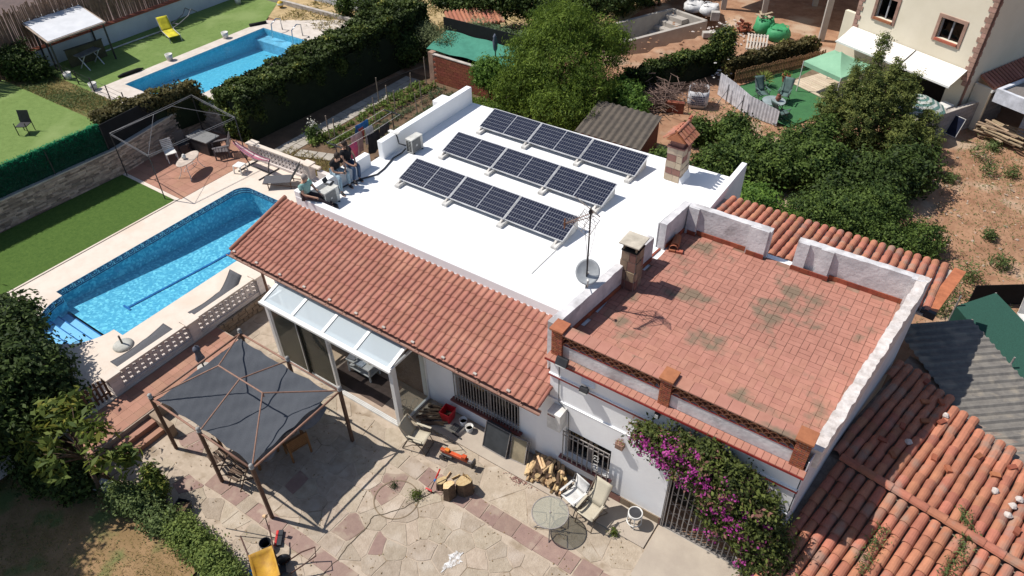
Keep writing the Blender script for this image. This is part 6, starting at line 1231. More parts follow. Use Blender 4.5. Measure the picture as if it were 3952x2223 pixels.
# ================================================================ vegetation
def tree(name, label, base, blobs, m_leaf, nclump, per, csize, lsize, trunk_r=.12, seed=0, up=.35, aspect=.5, droop=0., limbs=9, cat='tree', shell=.5, grp=None, lean=None):
    t = thing(name, label, cat, base, 0, grp); b = Vector(base); B = [(x-b.x, y-b.y, z-b.z, rx, ry, rz) for x, y, z, rx, ry, rz in blobs]; q = random.Random(seed)
    mb = MB(); cx = sum(p[0] for p in B)/len(B); cy = sum(p[1] for p in B)/len(B); top = max(p[2] for p in B)
    fork = Vector((cx*.35, cy*.35, max(.25, min(p[2]-p[5]*.5 for p in B)))) if lean is None else Vector(lean)
    mb.tube([(0, 0, 0), fork*.5+Vector((q.uniform(-.05, .05), q.uniform(-.05, .05), 0)), fork], [trunk_r*1.25, trunk_r, trunk_r*.8], 8)
    for k in range(limbs):
        p = q.choice(B); e_ = Vector((p[0]+q.uniform(-.6, .6)*p[3], p[1]+q.uniform(-.6, .6)*p[4], p[2]+q.uniform(-.2, .7)*p[5])); mid = fork.lerp(e_, .5)+Vector((q.uniform(-.1, .1), q.uniform(-.1, .1), q.uniform(0, .15)))
        mb.tube([fork, mid, e_], [trunk_r*.55, trunk_r*.35, trunk_r*.12], 6)
    mb.obj('trunk', m_bark, t, smooth=True)
    P, N, V = clumps(B, nclump, per, csize, seed, shell); k = P[:, 2] > .02
    leaves('crown', m_leaf, P[k], lsize, t, N[k], up, aspect, seed, V[k], droop); return t
l_acacia = leafmat('acacia_leaf', (.2, .28, .045), (.06, .105, .018), .38); l_dark = leafmat('laurel_leaf', (.08, .12, .028), (.018, .034, .01), .22); l_mid = leafmat('mulberry_leaf', (.13, .19, .042), (.028, .055, .015), .3)
l_bay = leafmat('bay_leaf', (.2, .225, .06), (.045, .07, .02), .3); l_bright = leafmat('bright_leaf', (.17, .28, .05), (.07, .14, .03), .4); l_ivy = leafmat('ivy_leaf', (.085, .12, .025), (.014, .026, .008), .15, (.24, .24, .05)); l_olive = leafmat('olive_leaf', (.22, .25, .12), (.1, .13, .06), .3)
l_loq = leafmat('loquat_leaf', (.19, .23, .045), (.06, .095, .022), .35, (.26, .25, .05)); l_brown = leafmat('brown_hedge_leaf', (.16, .13, .05), (.06, .06, .025), .3, (.2, .24, .05)); l_grass = leafmat('dry_blade', (.34, .26, .1), (.16, .15, .05), .3); l_weed = leafmat('roadside_weed', (.17, .22, .08), (.08, .12, .04), .3)
tree('acacia_tree', 'tall feathery light green tree behind the solar panels', (-1.4, 12.0, .5), [(-1.5, 12.3, 2.5, 1.9, 1.9, 1.6), (-2.7, 14.6, 3.4, 1.5, 1.5, 1.2), (-1.9, 13.5, 3.9, 1.4, 1.4, 1.0), (-.5, 15.2, 2.9, 1.0, 1.2, 1.0), (-2.7, 10.9, 1.8, 1.2, 1.0, 1.2), (-.2, 10.3, 1.6, 1.5, 1.0, 1.1), (-3.2, 12.6, 2.6, 1.0, 1.2, 1.3), (.2, 12.2, 2.0, 1.0, 1.3, 1.3)], l_acacia, 2300, 26, .17, .17, .16, 1, .1, .24, 1.2, 12)
tree('small_tree', 'small round light green tree in front of the green net', (-4.6, 11.3, .5), [(-4.6, 11.3, 2.0, .75, .75, .7)], l_bright, 260, 26, .12, .13, .06, 2, .2, .4, .5)
tree('bushy_shrub', 'light green bush by the brick wall foot', (-3.8, 9.6, .5), [(-3.8, 9.6, .9, 1.1, .9, .6), (-2.9, 9.3, 1.0, .8, .7, .6)], l_acacia, 420, 24, .15, .15, .04, 3, .2, .3, .5, cat='shrub')
# ivy hedges: leafy shells on a dark core
def hedge(label, a, b, w0, z0, h, m, n, seed, name='ivy_hedge', core=(.012, .02, .008), lump=.12, ls=.13, hv=0.):
    A = Vector((*a, 0)); Bv = Vector((*b, 0)); L = (Bv-A).length; t = thing(name, label, 'hedge', (A.x, A.y, z0), math.atan2(Bv.y-A.y, Bv.x-A.x)); g_ = np.random.default_rng(seed)
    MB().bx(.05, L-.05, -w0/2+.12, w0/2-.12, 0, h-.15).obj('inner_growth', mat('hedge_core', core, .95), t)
    A_top = L*w0; A_s = L*h; tot = A_top+2*A_s+2*w0*h; P = []; N = []
    def ad(k, fx, fy, fz, nn_): u = g_.random(k); v = g_.random(k); P.append(np.c_[fx(u, v), fy(u, v), fz(u, v)]); N.append(np.tile(nn_, (k, 1)))
    ad(int(n*A_top/tot*1.3), lambda u, v: u*L, lambda u, v: (v-.5)*w0, lambda u, v: h+0*u, (0, 0, 1.)); ad(int(n*A_s/tot), lambda u, v: u*L, lambda u, v: -w0/2+0*u, lambda u, v: v*h, (0, -1., 0)); ad(int(n*A_s/tot), lambda u, v: u*L, lambda u, v: w0/2+0*u, lambda u, v: v*h, (0, 1., 0))
    for e_, s in ((0, -1.), (L, 1.)): ad(int(n*w0*h/tot), lambda u, v: e_+0*u, lambda u, v: (u-.5)*w0, lambda u, v: v*h, (s, 0, 0))
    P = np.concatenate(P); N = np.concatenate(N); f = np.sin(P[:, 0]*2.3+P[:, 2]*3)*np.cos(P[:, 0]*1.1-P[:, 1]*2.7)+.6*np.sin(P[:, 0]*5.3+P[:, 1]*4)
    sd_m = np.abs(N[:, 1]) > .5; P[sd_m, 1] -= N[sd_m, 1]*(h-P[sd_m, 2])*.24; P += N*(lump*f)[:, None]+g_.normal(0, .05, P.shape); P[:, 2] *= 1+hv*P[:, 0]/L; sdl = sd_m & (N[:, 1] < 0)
    leaves('foliage', m, P, ls, t, N, .2, .7, seed, np.clip(.45+.3*f-.35*sd_m, 0, 1)); return t  # side leaves darker than the top: shade put into the leaf colour
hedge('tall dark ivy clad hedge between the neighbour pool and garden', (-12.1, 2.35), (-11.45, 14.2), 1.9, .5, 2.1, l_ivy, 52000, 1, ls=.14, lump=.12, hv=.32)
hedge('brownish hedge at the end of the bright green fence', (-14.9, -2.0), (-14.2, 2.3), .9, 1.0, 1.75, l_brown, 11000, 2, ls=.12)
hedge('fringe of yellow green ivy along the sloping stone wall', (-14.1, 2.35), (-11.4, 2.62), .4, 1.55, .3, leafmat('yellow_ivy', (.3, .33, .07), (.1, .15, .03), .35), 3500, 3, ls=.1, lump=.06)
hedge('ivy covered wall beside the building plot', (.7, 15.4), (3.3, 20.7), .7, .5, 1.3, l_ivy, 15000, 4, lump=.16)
tree('ivy_mound', 'tall ivy mound at the end of the ivy covered wall', (3.25, 20.5, .5), [(3.25, 20.4, 1.7, .55, .6, .9), (3.3, 20.6, 2.3, .4, .4, .4)], l_ivy, 420, 24, .12, .13, .08, 5, cat='shrub')
hedge('low ragged hedge behind the picket fence', (3.9, 19.9), (6.7, 24.6), .55, .5, 1.0, l_brown, 9000, 6, core=(.03, .02, .012), lump=.14)
tree('bush_clump', 'dark bush beyond the end of the neighbour pool', (-16.3, 16.5, .5), [(-16.6, 16.6, 1.6, 1.4, 1.1, 1.1), (-15.0, 16.4, 1.7, 1.2, 1.0, 1.2)], l_dark, 520, 26, .17, .17, .1, 7, cat='shrub')
tree('bush_clump', 'dark green bush where the ivy hedge ends', (-13.7, 15.6, .5), [(-13.6, 15.7, 1.7, 1.1, 1.0, 1.2), (-12.9, 14.9, 1.5, .8, .8, 1.0)], l_dark, 420, 26, .17, .17, .1, 8, cat='shrub')
tree('thin_shrub', 'slender shrub standing beside the planter kerb', (-18.5, 15.9, .5), [(-18.5, 15.9, 1.3, .5, .5, .8)], l_mid, 130, 24, .12, .13, .05, 9, cat='shrub')
tree('fig_tree', 'spreading dark tree over the straw field', (-10.4, 18.4, .5), [(-10.8, 18.2, 2.3, 1.5, 1.1, .8), (-9.2, 19.0, 2.4, 1.4, 1.2, .9), (-12.3, 18.2, 2.2, 1.0, 1.0, .7), (-7.6, 20.0, 2.3, 1.6, 1.3, 1.0), (-5.4, 21.5, 2.2, 1.6, 1.3, 1.1)], l_dark, 1000, 26, .18, .19, .13, 10)
tree('conifer_hedge', 'dark hedge trees along the far side of the building plot', (-3.4, 27.5, .5), [(-4.9, 24.8, 1.7, .9, 1.2, 1.1), (-4.2, 26.8, 1.8, .9, 1.2, 1.2), (-3.3, 28.8, 1.9, .9, 1.3, 1.2), (-2.6, 30.8, 1.8, 1.0, 1.3, 1.2)], l_dark, 900, 26, .17, .18, .1, 31)
tree('olive_shrub', 'silvery olive shrub leaning over the green shade net', (-9.6, 13.4, .5), [(-9.9, 13.5, 1.9, .9, .8, .7), (-8.7, 13.2, 2.0, .7, .7, .5), (-10.8, 13.6, 1.8, .7, .7, .7)], l_olive, 360, 24, .16, .13, .06, 11, .3, .25, cat='shrub')
tree('corner_bush', 'dark bush in the shade at the garden path end', (-10.6, 12.3, .5), [(-10.7, 12.4, 1.5, .8, .7, .9)], l_dark, 260, 26, .15, .14, .06, 12, cat='shrub')
tree('reed_clump', 'tall pale green canes behind the black mesh screen', (-7.6, 15.3, .5), [(-7.9, 15.3, 1.6, 1.0, .7, .9), (-6.4, 15.2, 1.5, 1.0, .7, .9), (-5.0, 15.0, 1.6, .9, .8, .9)], leafmat('cane_leaf', (.2, .26, .13), (.08, .13, .06), .3), 420, 22, .2, .32, .03, 13, .7, .14, cat='plant')
tree('garden_shrub', 'bright green shrub beside the brush heap', (1.4, 14.3, .5), [(1.2, 14.3, 1.1, .8, .8, .7), (1.9, 13.7, .9, .7, .6, .6), (.4, 15.1, 1.0, .7, .7, .6)], l_bright, 380, 24, .13, .14, .05, 14, cat='shrub')
tree('bay_tree', 'tall bay tree with upright shoots beside the block wall', (11.4, 15.8, .4), [(11.1, 16.0, 1.8, 1.1, 1.0, 1.5), (10.3, 16.3, 2.5, .3, .3, 1.5), (10.75, 16.4, 2.8, .28, .28, 1.3), (11.2, 16.2, 2.9, .25, .25, 1.2), (11.9, 16.1, 2.7, .25, .25, 1.2), (12.6, 16.6, 2.3, .25, .25, 1.1), (9.9, 15.6, 1.9, .3, .3, 1.1), (10.8, 17.6, 3.2, .33, .33, 1.2), (10.75, 18.2, 4.2, .22, .22, .65), (11.6, 17.6, 3.5, .24, .24, .8), (10.2, 17.2, 3.2, .24, .24, .9), (12.4, 17.4, 3.0, .24, .24, .9), (12.2, 16.9, 2.4, .55, .55, 1.4), (11.5, 17.2, 2.9, .4, .4, 1.0), (13.4, 17.0, 1.7, .45, .45, 1.1), (12.8, 15.9, 1.5, .8, .8, 1.1), (13.9, 16.0, 1.3, .4, .4, .9), (9.6, 16.2, 2.0, .4, .4, 1.0)], l_bay, 2400, 24, .085, .12, .14, 15, .6, .3, 0, 14)
tree('mulberry_tree', 'broad dark green tree between the chimney and bay tree', (9.0, 12.3, .4), [(8.3, 12.3, 1.2, .9, .8, .7), (9.5, 13.4, 1.4, .9, .8, .8), (9.2, 11.6, 1.3, 1.2, 1.0, .9), (10.6, 12.3, 1.5, 1.1, 1.1, 1.0), (8.2, 10.8, 1.0, .9, .8, .7), (10.0, 14.6, 1.6, .6, .6, .8)], l_mid, 1500, 25, .12, .14, .14, 16)
tree('dark_shrub', 'dense dark shrub in the shade beneath the bay tree', (12.6, 12.9, .3), [(12.6, 12.8, 1.2, 1.4, 1.3, 1.1), (13.6, 14.2, 1.3, 1.0, 1.1, 1.0), (11.7, 11.2, 1.1, 1.0, .9, .9)], l_dark, 900, 25, .16, .15, .1, 17, cat='shrub')
tree('privet_bush', 'wide bright green bush behind the barrel tile roof', (12.6, 9.3, .3), [(12.3, 9.5, 1.2, 1.5, 1.2, 1.0), (13.9, 9.2, .9, 1.2, 1.0, .8), (11.2, 8.9, 1.1, 1.0, .9, .8), (14.9, 10.4, .8, .8, .8, .6), (13.2, 10.5, 1.3, 1.0, .8, .9)], l_mid, 2000, 25, .11, .1, .08, 18, cat='shrub')
tree('vine', 'light green vine climbing by the rear white parapet', (9.9, 7.4, .3), [(9.8, 7.3, 1.5, .7, .7, 1.2), (10.6, 7.6, 1.1, .7, .7, .9), (9.5, 8.3, 1.4, .8, .7, .9)], l_bright, 480, 24, .13, .13, .05, 19, cat='plant')
tree('garden_shrub', 'low green shrub between the shed roof and stone chimney', (5.6, 9.9, .4), [(5.4, 9.8, 1.0, .9, .8, .7), (6.5, 9.0, 1.0, .9, .8, .7), (7.2, 10.4, 1.3, .9, .8, .9)], l_mid, 640, 24, .14, .14, .06, 20, cat='shrub')
tree('garden_shrub', 'leafy green shrub in front of the bulk bag', (5.6, 13.4, .4), [(5.3, 13.2, .9, .6, .6, .6), (6.6, 13.8, 1.1, .8, .7, .7), (7.3, 12.5, 1.0, .8, .7, .7)], l_mid, 480, 24, .13, .15, .05, 21, cat='shrub')
# bougainvillea: leaves and bracts
bz = [(11.45, -4.75, 3.4, .38, .26, .34), (12.1, -4.8, 3.45, .55, .36, .62), (12.85, -4.85, 3.5, .6, .42, .75), (13.5, -4.9, 3.1, .6, .46, .95), (14.1, -4.95, 2.6, .55, .48, 1.05), (14.6, -5.05, 1.8, .45, .48, .9), (13.4, -4.9, 2.3, .45, .4, .5), (14.75, -5.1, 1.1, .4, .45, .5)]
l_boug = leafmat('bougainvillea_leaf', (.14, .17, .04), (.035, .05, .018), .28, (.25, .12, .1)); l_brac = leafmat('bougainvillea_bract', (.6, .11, .42), (.33, .035, .24), .4)
bt_ = tree('bougainvillea', 'bougainvillea with magenta flowers spreading over the white facade', (14.5, -4.75, .0), bz, l_boug, 1500, 24, .09, .095, .06, 22, .3, .5, 0, 14, 'bougainvillea')
fb_ = [(11.3-14.5, -4.95+4.75, 3.5, .14, .12, .14), (11.75-14.5, -5.05+4.75, 3.45, .34, .14, .22), (12.2-14.5, -5.1+4.75, 3.65, .3, .14, .26), (12.0-14.5, -5.1+4.75, 3.15, .26, .14, .2), (12.35-14.5, -5.15+4.75, 3.0, .16, .12, .16), (13.0-14.5, -5.25+4.75, 3.3, .2, .12, .2), (13.5-14.5, -5.35+4.75, 3.0, .2, .1, .16), (13.9-14.5, -5.4+4.75, 2.7, .22, .1, .16), (13.3-14.5, -5.25+4.75, 1.9, .25, .1, .14), (14.1-14.5, -5.45+4.75, 1.7, .12, .1, .1), (12.7-14.5, -5.2+4.75, 3.7, .2, .1, .15)]
P, N, V = clumps([(x, y, z, a*1.35, b*1.2, c*1.35) for x, y, z, a, b, c in fb_]+[(x-14.5, y+4.6, z, a*.9, b, c*.9) for x, y, z, a, b, c in bz[:6]], 330, 11, .045, 5, .3); leaves('bracts', l_brac, P, .055, bt_, N, .3, .8, 5, V)
tree('climber', 'dark climber at the foot of the facade beside the tile roof', (15.0, -5.35, .0), [(14.9, -5.35, .7, .5, .4, .7), (15.4, -5.5, .8, .5, .4, .7)], l_dark, 420, 24, .1, .1, .04, 23, cat='plant')
for k, (pts_, lab) in enumerate(((((16.45, -3.5), (16.35, -4.0), (16.3, -4.6)), 'thin creeping vine on the lower part of the tile roof'), (((17.7, -2.3), (17.9, -2.8), (17.85, -3.4), (17.7, -3.9)), 'leafy creeping vine crossing the ridge of the tile roof'))):
    P = np.concatenate([np.array([[a[0]+(b[0]-a[0])*u+random.gauss(0, .08), a[1]+(b[1]-a[1])*u+random.gauss(0, .08), 2.6-.26*max(0, -((a[1]+(b[1]-a[1])*u)+2.9))+.12+random.random()*.06] for u in np.linspace(0, 1, 160)]) for a, b in zip(pts_[:-1], pts_[1:])])
    o = leaves('creeper', l_weed, P, .07, None, None, .5, .35, 40+k); tag(o, lab, 'vine')
# lower left garden
tree('laurel_tree', 'large dark laurel tree overhanging the pool deck corner', (-5.0, -11.6, .3), [(-6.3, -10.6, 1.6, 1.3, .9, 1.3), (-5.0, -10.9, 1.5, 1.2, 1.0, 1.2), (-4.2, -11.2, 1.4, 1.0, .9, 1.2), (-7.2, -10.7, 1.5, 1.0, .9, 1.2), (-5.8, -12.2, 1.5, 1.6, 1.2, 1.4), (-4.0, -12.4, 1.3, 1.2, 1.0, 1.2), (-3.6, -11.0, 1.0, .7, .7, .8), (-6.8, -9.9, 1.7, .6, .5, .7)], l_dark, 2100, 26, .15, .16, .16, 24, .5)
tree('loquat_tree', 'sparse tree with large yellow green leaves beside the steps', (-.02, -12.05, .1), [(-1.9, -11.6, 2.0, .6, .5, .3), (-1.1, -11.3, 2.15, .6, .5, .35), (-.3, -11.3, 2.0, .5, .45, .35), (.1, -11.7, 1.7, .4, .4, .4), (-1.6, -12.1, 1.9, .6, .45, .35), (-.7, -12.3, 1.8, .5, .4, .35), (-2.3, -11.2, 1.9, .4, .4, .3), (.2, -11.2, 1.4, .3, .3, .4)], l_loq, 100, 10, .13, .26, .055, 25, .6, .38, .3, 16, shell=.25, lean=(-.7, .35, 1.25))
tree('bushy_shrub', 'dark low bush under the large leaved tree', (-1.3, -12.2, .1), [(-1.2, -12.1, .5, .7, .5, .4), (-2.2, -12.4, .6, .8, .6, .5)], l_dark, 260, 24, .12, .12, .04, 26, cat='shrub')
tree('hedge_shrub', 'grey green flowering shrub along the patio edge by the steps', (.6, -11.6, .1), [(.3, -11.7, .4, .45, .35, .4), (.9, -11.5, .45, .5, .35, .4), (1.6, -11.5, .35, .5, .35, .35)], l_weed, 460, 24, .1, .085, .04, 27, cat='shrub')
tree('young_citrus', 'young yellow green shrub rising above the patio edge', (.95, -11.05, .05), [(.95, -11.05, .65, .25, .22, .45), (.85, -11.0, 1.05, .15, .15, .3)], l_loq, 130, 22, .07, .11, .03, 28, .6, .35, cat='shrub')
tree('hedge_shrub', 'light green shrub along the patio edge before the wheelbarrow', (2.9, -11.45, .05), [(2.4, -11.4, .35, .5, .35, .35), (3.1, -11.45, .35, .5, .35, .35), (3.8, -11.5, .4, .5, .35, .4), (4.4, -11.6, .35, .5, .3, .35)], leafmat('pale_shrub_leaf', (.24, .3, .08), (.1, .15, .04), .35), 620, 24, .1, .08, .04, 29, cat='shrub')
def blades(name, label, box, n, m, size, seed, z, asp=.14):
    g_ = np.random.default_rng(seed); X = g_.uniform(box[0], box[1], n); Y = g_.uniform(box[2], box[3], n); zz = np.array([gh(x, y)+.02 for x, y in zip(X, Y)]) if z is None else np.full(n, z); P = np.c_[X, Y, zz+g_.random(n)*size*.4]
    f = np.sin(P[:, 0]*1.9+seed)+np.cos(P[:, 1]*2.3-P[:, 0]*.8); P = P[f > g_.uniform(-2, 1.2, n)]; o = leaves(name, m, P, size, None, None, .9, asp, seed); o['kind'] = 'stuff'; return o
blades('dry_grass', '', (-8, 3.3, -18, -11.6), 30000, l_grass, .075, 41, .13); blades('garden_weeds', '', (-8, 3.3, -18, -11.6), 5000, l_weed, .06, 42, .13, .3)
blades('straw_grass', '', (-22, -4, 13.4, 30), 20000, l_grass, .35, 43, .5); blades('strip_weeds', '', (-26, -14.9, -.2, 1.5), 9000, l_weed, .16, 44, .52, .2); blades('strip_straw', '', (-26, -14.9, -.2, 1.5), 6000, l_grass, .14, 48, .52, .2)
blades('roadside_weeds', '', (14.8, 22, 6, 22), 9000, l_weed, .12, 45, None, .2); blades('roadside_straw', '', (14.8, 22, 5, 22), 7000, l_grass, .1, 49, None, .2); blades('garden_straw', '', (-9.5, -6.6, 1.9, 3.2), 2600, l_grass, .13, 46, .5, .2); blades('plot_weeds', '', (4, 8.5, 12.5, 17.5), 2500, l_weed, .12, 47, .48, .25)
for k, (x, y, h, lab) in enumerate(((15.66, 18.6, .7, 'tall green weed beside the white dusty patch'), (16.2, 17.6, .6, 'bushy weed below the dusty patch on the red earth'), (16.05, 19.7, .35, 'low weed on top of the dusty patch'), (15.0, 16.0, .4, 'small weed at the foot of the bay tree'), (17.0, 17.9, .5, 'weed clump near the dark earth hollow'), (16.3, 8.5, .8, 'tall leafy weeds beyond the orange verge tiles'), (16.2, 7.3, .6, 'broad leaved plant between verge tiles and green net'), (16.7, 9.8, .6, 'tall stalky weed on the path beyond the roof'), (17.5, 11.1, .5, 'lone tall weed on the bare path'), (16.9, 12.5, .35, 'weed growing among pale stones'))):
    P = np.random.default_rng(60+k).normal(size=(240, 3))*[h*.35, h*.35, h*.3]+[0, 0, h*.5]; o = leaves('wild_plant', l_weed, P, .16, None, None, .7, .22, 60+k); o.location = (x, y, gh(x, y)); tag(o, lab, 'weed')
rose = tree('rose_bush', 'small bush with white roses at the path corner', (-9.1, 4.2, .5), [(-9.1, 4.2, .75, .3, .3, .4)], l_mid, 70, 20, .1, .09, .02, 30, cat='shrub'); leaves('roses', leafmat('rose_petal', (.8, .78, .72), (.6, .6, .5), .3), rng.normal(size=(50, 3))*[.12, .12, .12]+[0, 0, .8], .07, rose, None, .5, .9, 3)
tree('laurel_tree', 'second dark laurel tree shading the dry garden', (-5.2, -13.6, .1), [(-5.4, -13.4, 2.6, 1.3, 1.2, 1.1), (-4.4, -14.6, 2.8, 1.3, 1.3, 1.1), (-4.8, -16.0, 2.8, 1.4, 1.3, 1.2), (-3.6, -13.6, 1.9, .9, .9, .9)], l_dark, 1000, 26, .16, .17, .15, 33, .5)
tree('eucalyptus', 'tall tree beside the dry garden casting its shade', (-4.2, -15.2, .1), [(-3.6, -14.4, 4.6, 1.3, 1.3, .9), (-2.8, -15.6, 5.0, 1.4, 1.3, 1.0), (-4.2, -16.4, 4.8, 1.5, 1.4, 1.1), (-3.4, -13.4, 4.2, .8, .8, .7)], l_mid, 900, 26, .17, .17, .16, 34, .4)
tree('bushy_shrub', 'dark bush at the shelter end of the weed strip', (-26.9, .7, .5), [(-26.9, .6, 1.3, 1.0, .9, .9), (-26.0, 1.0, 1.0, .6, .5, .6)], l_dark, 380, 24, .15, .15, .06, 35, cat='shrub')
g_ = np.random.default_rng(77); n_ = 2600; P = np.c_[g_.uniform(-1.3, 13.5, n_), g_.uniform(-11.2, -5.3, n_), np.full(n_, .022)]
P = P[(np.sin(P[:, 0]*3.1)*np.cos(P[:, 1]*2.7)+g_.normal(0, .5, len(P))) > .45]; o = leaves('leaf_litter', leafmat('litter', (.3, .2, .1), (.14, .1, .06), .1, (.2, .22, .06)), P, .05, None, None, 2.5, .5, 77); o['kind'] = 'stuff'
# ================================================================ plots behind on the right
G0 = .5; e1 = Vector((.905, -.425, 0)); e2 = Vector((.425, .905, 0)); fa = math.atan2(-.425, .905)
# shed with corrugated roof
t = thing('garden_shed', 'weathered shed with corrugated fibre roof below the acacia', 'shed', (1.1, 9.1, .45), 0.02); mb = MB()
for i in range(61):
    s = i*.05; z = .03*math.sin(i*1.05)
    for y in (-.1, 2.75): mb.v.append((s+.35*(2.75-y)/2.75, y, 1.35+.1*y/2.75+z))
mb.f = [(2*i, 2*i+2, 2*i+3, 2*i+1) for i in range(60)]; mb.obj('roof_sheet', mat('old_fibre_sheet', (.12, .1, .08), .95, col2=(.08, .068, .058), scale=4, bump=.3), t, solid=.015); MB().bx(.5, 2.95, .1, 2.6, 0, 1.3).obj('shed_wall', m_brick, t)  # roof sheet darkened, shade of the trees put into its colour
# brush heap, brick pile, bulk bag
t = thing('brush_heap', 'heap of dry cut branches over red bricks', 'brush heap', (2.4, 15.6, .48)); mb = MB(); q = random.Random(8)
for _ in range(260): a = q.uniform(0, 6.3); l = q.uniform(.4, 1.1); c_ = Vector((q.gauss(0, .45), q.gauss(0, .6), abs(q.gauss(.45, .25)))); d = Vector((math.cos(a), math.sin(a), q.uniform(-.3, .3)))*l/2; mb.tube([c_-d, c_+d], q.uniform(.008, .02), 4, False)
stuff(mb.obj('twigs', mat('dry_twig', (.22, .15, .12), .95, col2=(.15, .1, .085), scale=9), t))
for k in range(3): MB().tube([(-.5+.15*k, -.9, .15+.08*k), (.7+.1*k, -.7+.2*k, .3)], .05, 7).obj('branch', m_bark, t)
t = thing('brick_stack', 'small stack of red bricks beside the brush heap', 'bricks', (3.0, 15.0, .48), .3)
for i in range(3):
    for j in range(2):
        for k in range(4): place('brick', BW, t, (i*.29, j*.13, .07+k*.13), (0, 0, 0))
t = thing('bulk_bag', 'white bulk bag printed with lettering full of dry twigs', 'bulk bag', (3.85, 16.45, .48), .35); mb = MB(); n = 20
for r, z in ((.4, 0), (.47, .25), (.48, .6), (.46, .85), (.43, .84), (.42, .6)): mb.v += [(r*max(-1, min(1, 1.25*math.cos(a*2*PI/n))), r*max(-1, min(1, 1.25*math.sin(a*2*PI/n))), z+.02*math.sin(a*3)) for a in range(n)]
for j in range(5):
    for a in range(n): mb.f.append((j*n+a, j*n+(a+1) % n, (j+1)*n+(a+1) % n, (j+1)*n+a))
mb.f.append(tuple(range(n-1, -1, -1))); mb.obj('bag_fabric', mat('woven_white', (.66, .66, .68), .8, bump=.5, bscale=8), t, smooth=True)
m_print = mat('blue_print', (.05, .07, .13), .8)
for k in range(5):
    x = -.3
    while x < .3: w_ = q.uniform(.03, .09); MB().bx(x, x+w_, -.486, -.482, .2+k*.1, .255+k*.1).obj('lettering', m_print, t); x += w_+.025
for k in range(4): MB().bx(.482, .486, -.3+k*.05, .2, .3+k*.1, .33+k*.1).obj('lettering', m_print, t)
mb = MB()
for _ in range(130): a = q.uniform(0, 6.3); l = q.uniform(.3, .7); c_ = Vector((q.gauss(0, .2), q.gauss(0, .2), q.uniform(.75, 1.0))); d = Vector((math.cos(a), math.sin(a), q.uniform(-.2, .4)))*l/2; mb.tube([c_-d, c_+d], q.uniform(.006, .015), 4, False)
stuff(mb.obj('twigs', MATS['dry_twig'], t))
# white corrugated fence
t = thing('sheet_fence', 'white corrugated sheet fence around the green turf', 'fence', (0, 0, 0)); pts_ = resamp([(4.2, 18.1), (5.2, 17.4), (6.17, 16.8), (7.67, 16.5)], .08); mb = MB()
for i, (x, y) in enumerate(pts_):
    k = .007 if i % 2 else -.007; top = 1.55-.35*max(0, (x-5.2)/2.4)
    mb.v += [(x+k*.4, y+k, .45), (x+k*.4, y+k, top)]
mb.f = [(2*i, 2*i+2, 2*i+3, 2*i+1) for i in range(len(pts_)-1)]; mb.obj('sheet', mat('white_sheet', (.62, .62, .66), .6), t, solid=.012)
for x, y in ((4.9, 17.45), (5.9, 16.75)): MB().tube([(x, y-.05, .45), (x, y-.05, 1.4)], .03, 6).obj('post', m_gz, t); MB().tube([(x-.3, y-.45, .45), (x, y-.05, 1.2)], .02, 6).obj('brace', m_gz, t)
# empty concrete pool
c4 = [Vector((-4.18, 22.96, 0)), Vector((-2.45, 21.48, 0)), Vector((-.1, 26.34, 0)), Vector((-2.35, 26.99, 0))]; m_raw = mat('raw_concrete', (.42, .39, .35), .95, col2=(.34, .31, .28), scale=2, bump=.15)
t = thing('empty_pool', 'unfinished empty concrete pool with corner steps', 'pool', (0, 0, 0)); cc = sum(c4, Vector())/4
for i in range(4):
    a, b = c4[i], c4[(i+1) % 4]; nrm = (cc-(a+b)/2); nrm.z = 0; d = (b-a).normalized(); nr = Vector((-d.y, d.x, 0)); nr = nr if nr.dot(nrm) > 0 else -nr
    MB().prism([(a.x, a.y), (b.x, b.y), ((b-nr*.22-d*-.15).x, (b-nr*.22-d*-.15).y), ((a-nr*.22-d*.15).x, (a-nr*.22-d*.15).y)], -1.2, .62).obj('pool_wall', m_raw, t)
MB().prism([(v.x, v.y) for v in c4], -1.0, -.62).obj('pool_floor', m_raw, t)
dd = (c4[0]-c4[3]).normalized(); ds = (c4[2]-c4[3]).normalized()
for k in range(4): o_ = c4[3]+dd*(.02+.0); a = o_; b = o_+ds*1.3; w_ = dd*(.5+.42*k); MB().prism([(a.x, a.y), (b.x, b.y), ((b+w_).x, (b+w_).y), ((a+w_).x, (a+w_).y)], -.7, .42-.25*k).obj('step', m_raw, t)
# building site
t = thing('building_frame', 'concrete slab on square pillars above the building plot', 'building', (0, 0, 0))
for x, y in ((.06, 29.05), (2.46, 29.3), (6.41, 27.35), (4.5, 32.5), (7.8, 31.5)): MB().box((x, y, 2.35), (.3, .3, 3.8), rz=.4).obj('pillar', m_raw, t)
MB().prism([(-1.5, 29.0), (7.6, 27.9), (12.5, 38), (2, 42)], 4.2, 4.45).obj('slab', m_raw, t)
def sack(label, c, r, h, m, seed, cat='bulk bag', extra=None):
    q = random.Random(seed); t = thing('rubble_sack', label, cat, c); mb = MB(); n = 16
    for f_, z in ((.85, 0), (1.08, h*.3), (1.02, h*.7), (.8, h), (.4, h*.93)): mb.v += [(r*f_*math.cos(a*2*PI/n)*q.uniform(.88, 1.1), r*f_*math.sin(a*2*PI/n)*q.uniform(.88, 1.1), z*q.uniform(.9, 1.1)) for a in range(n)]
    for j in range(4):
        for a in range(n): mb.f.append((j*n+a, j*n+(a+1) % n, (j+1)*n+(a+1) % n, (j+1)*n+a))
    mb.f.append(tuple(range(4*n, 5*n))); mb.obj('sack_fabric', m, t, smooth=True)
    MB().tube([(r*.8*math.cos(a), r*.8*math.sin(a), h+.05*math.sin(3*a)) for a in np.linspace(0, 2*PI, 13)], .025, 5).obj('strap', m, t)
    return t
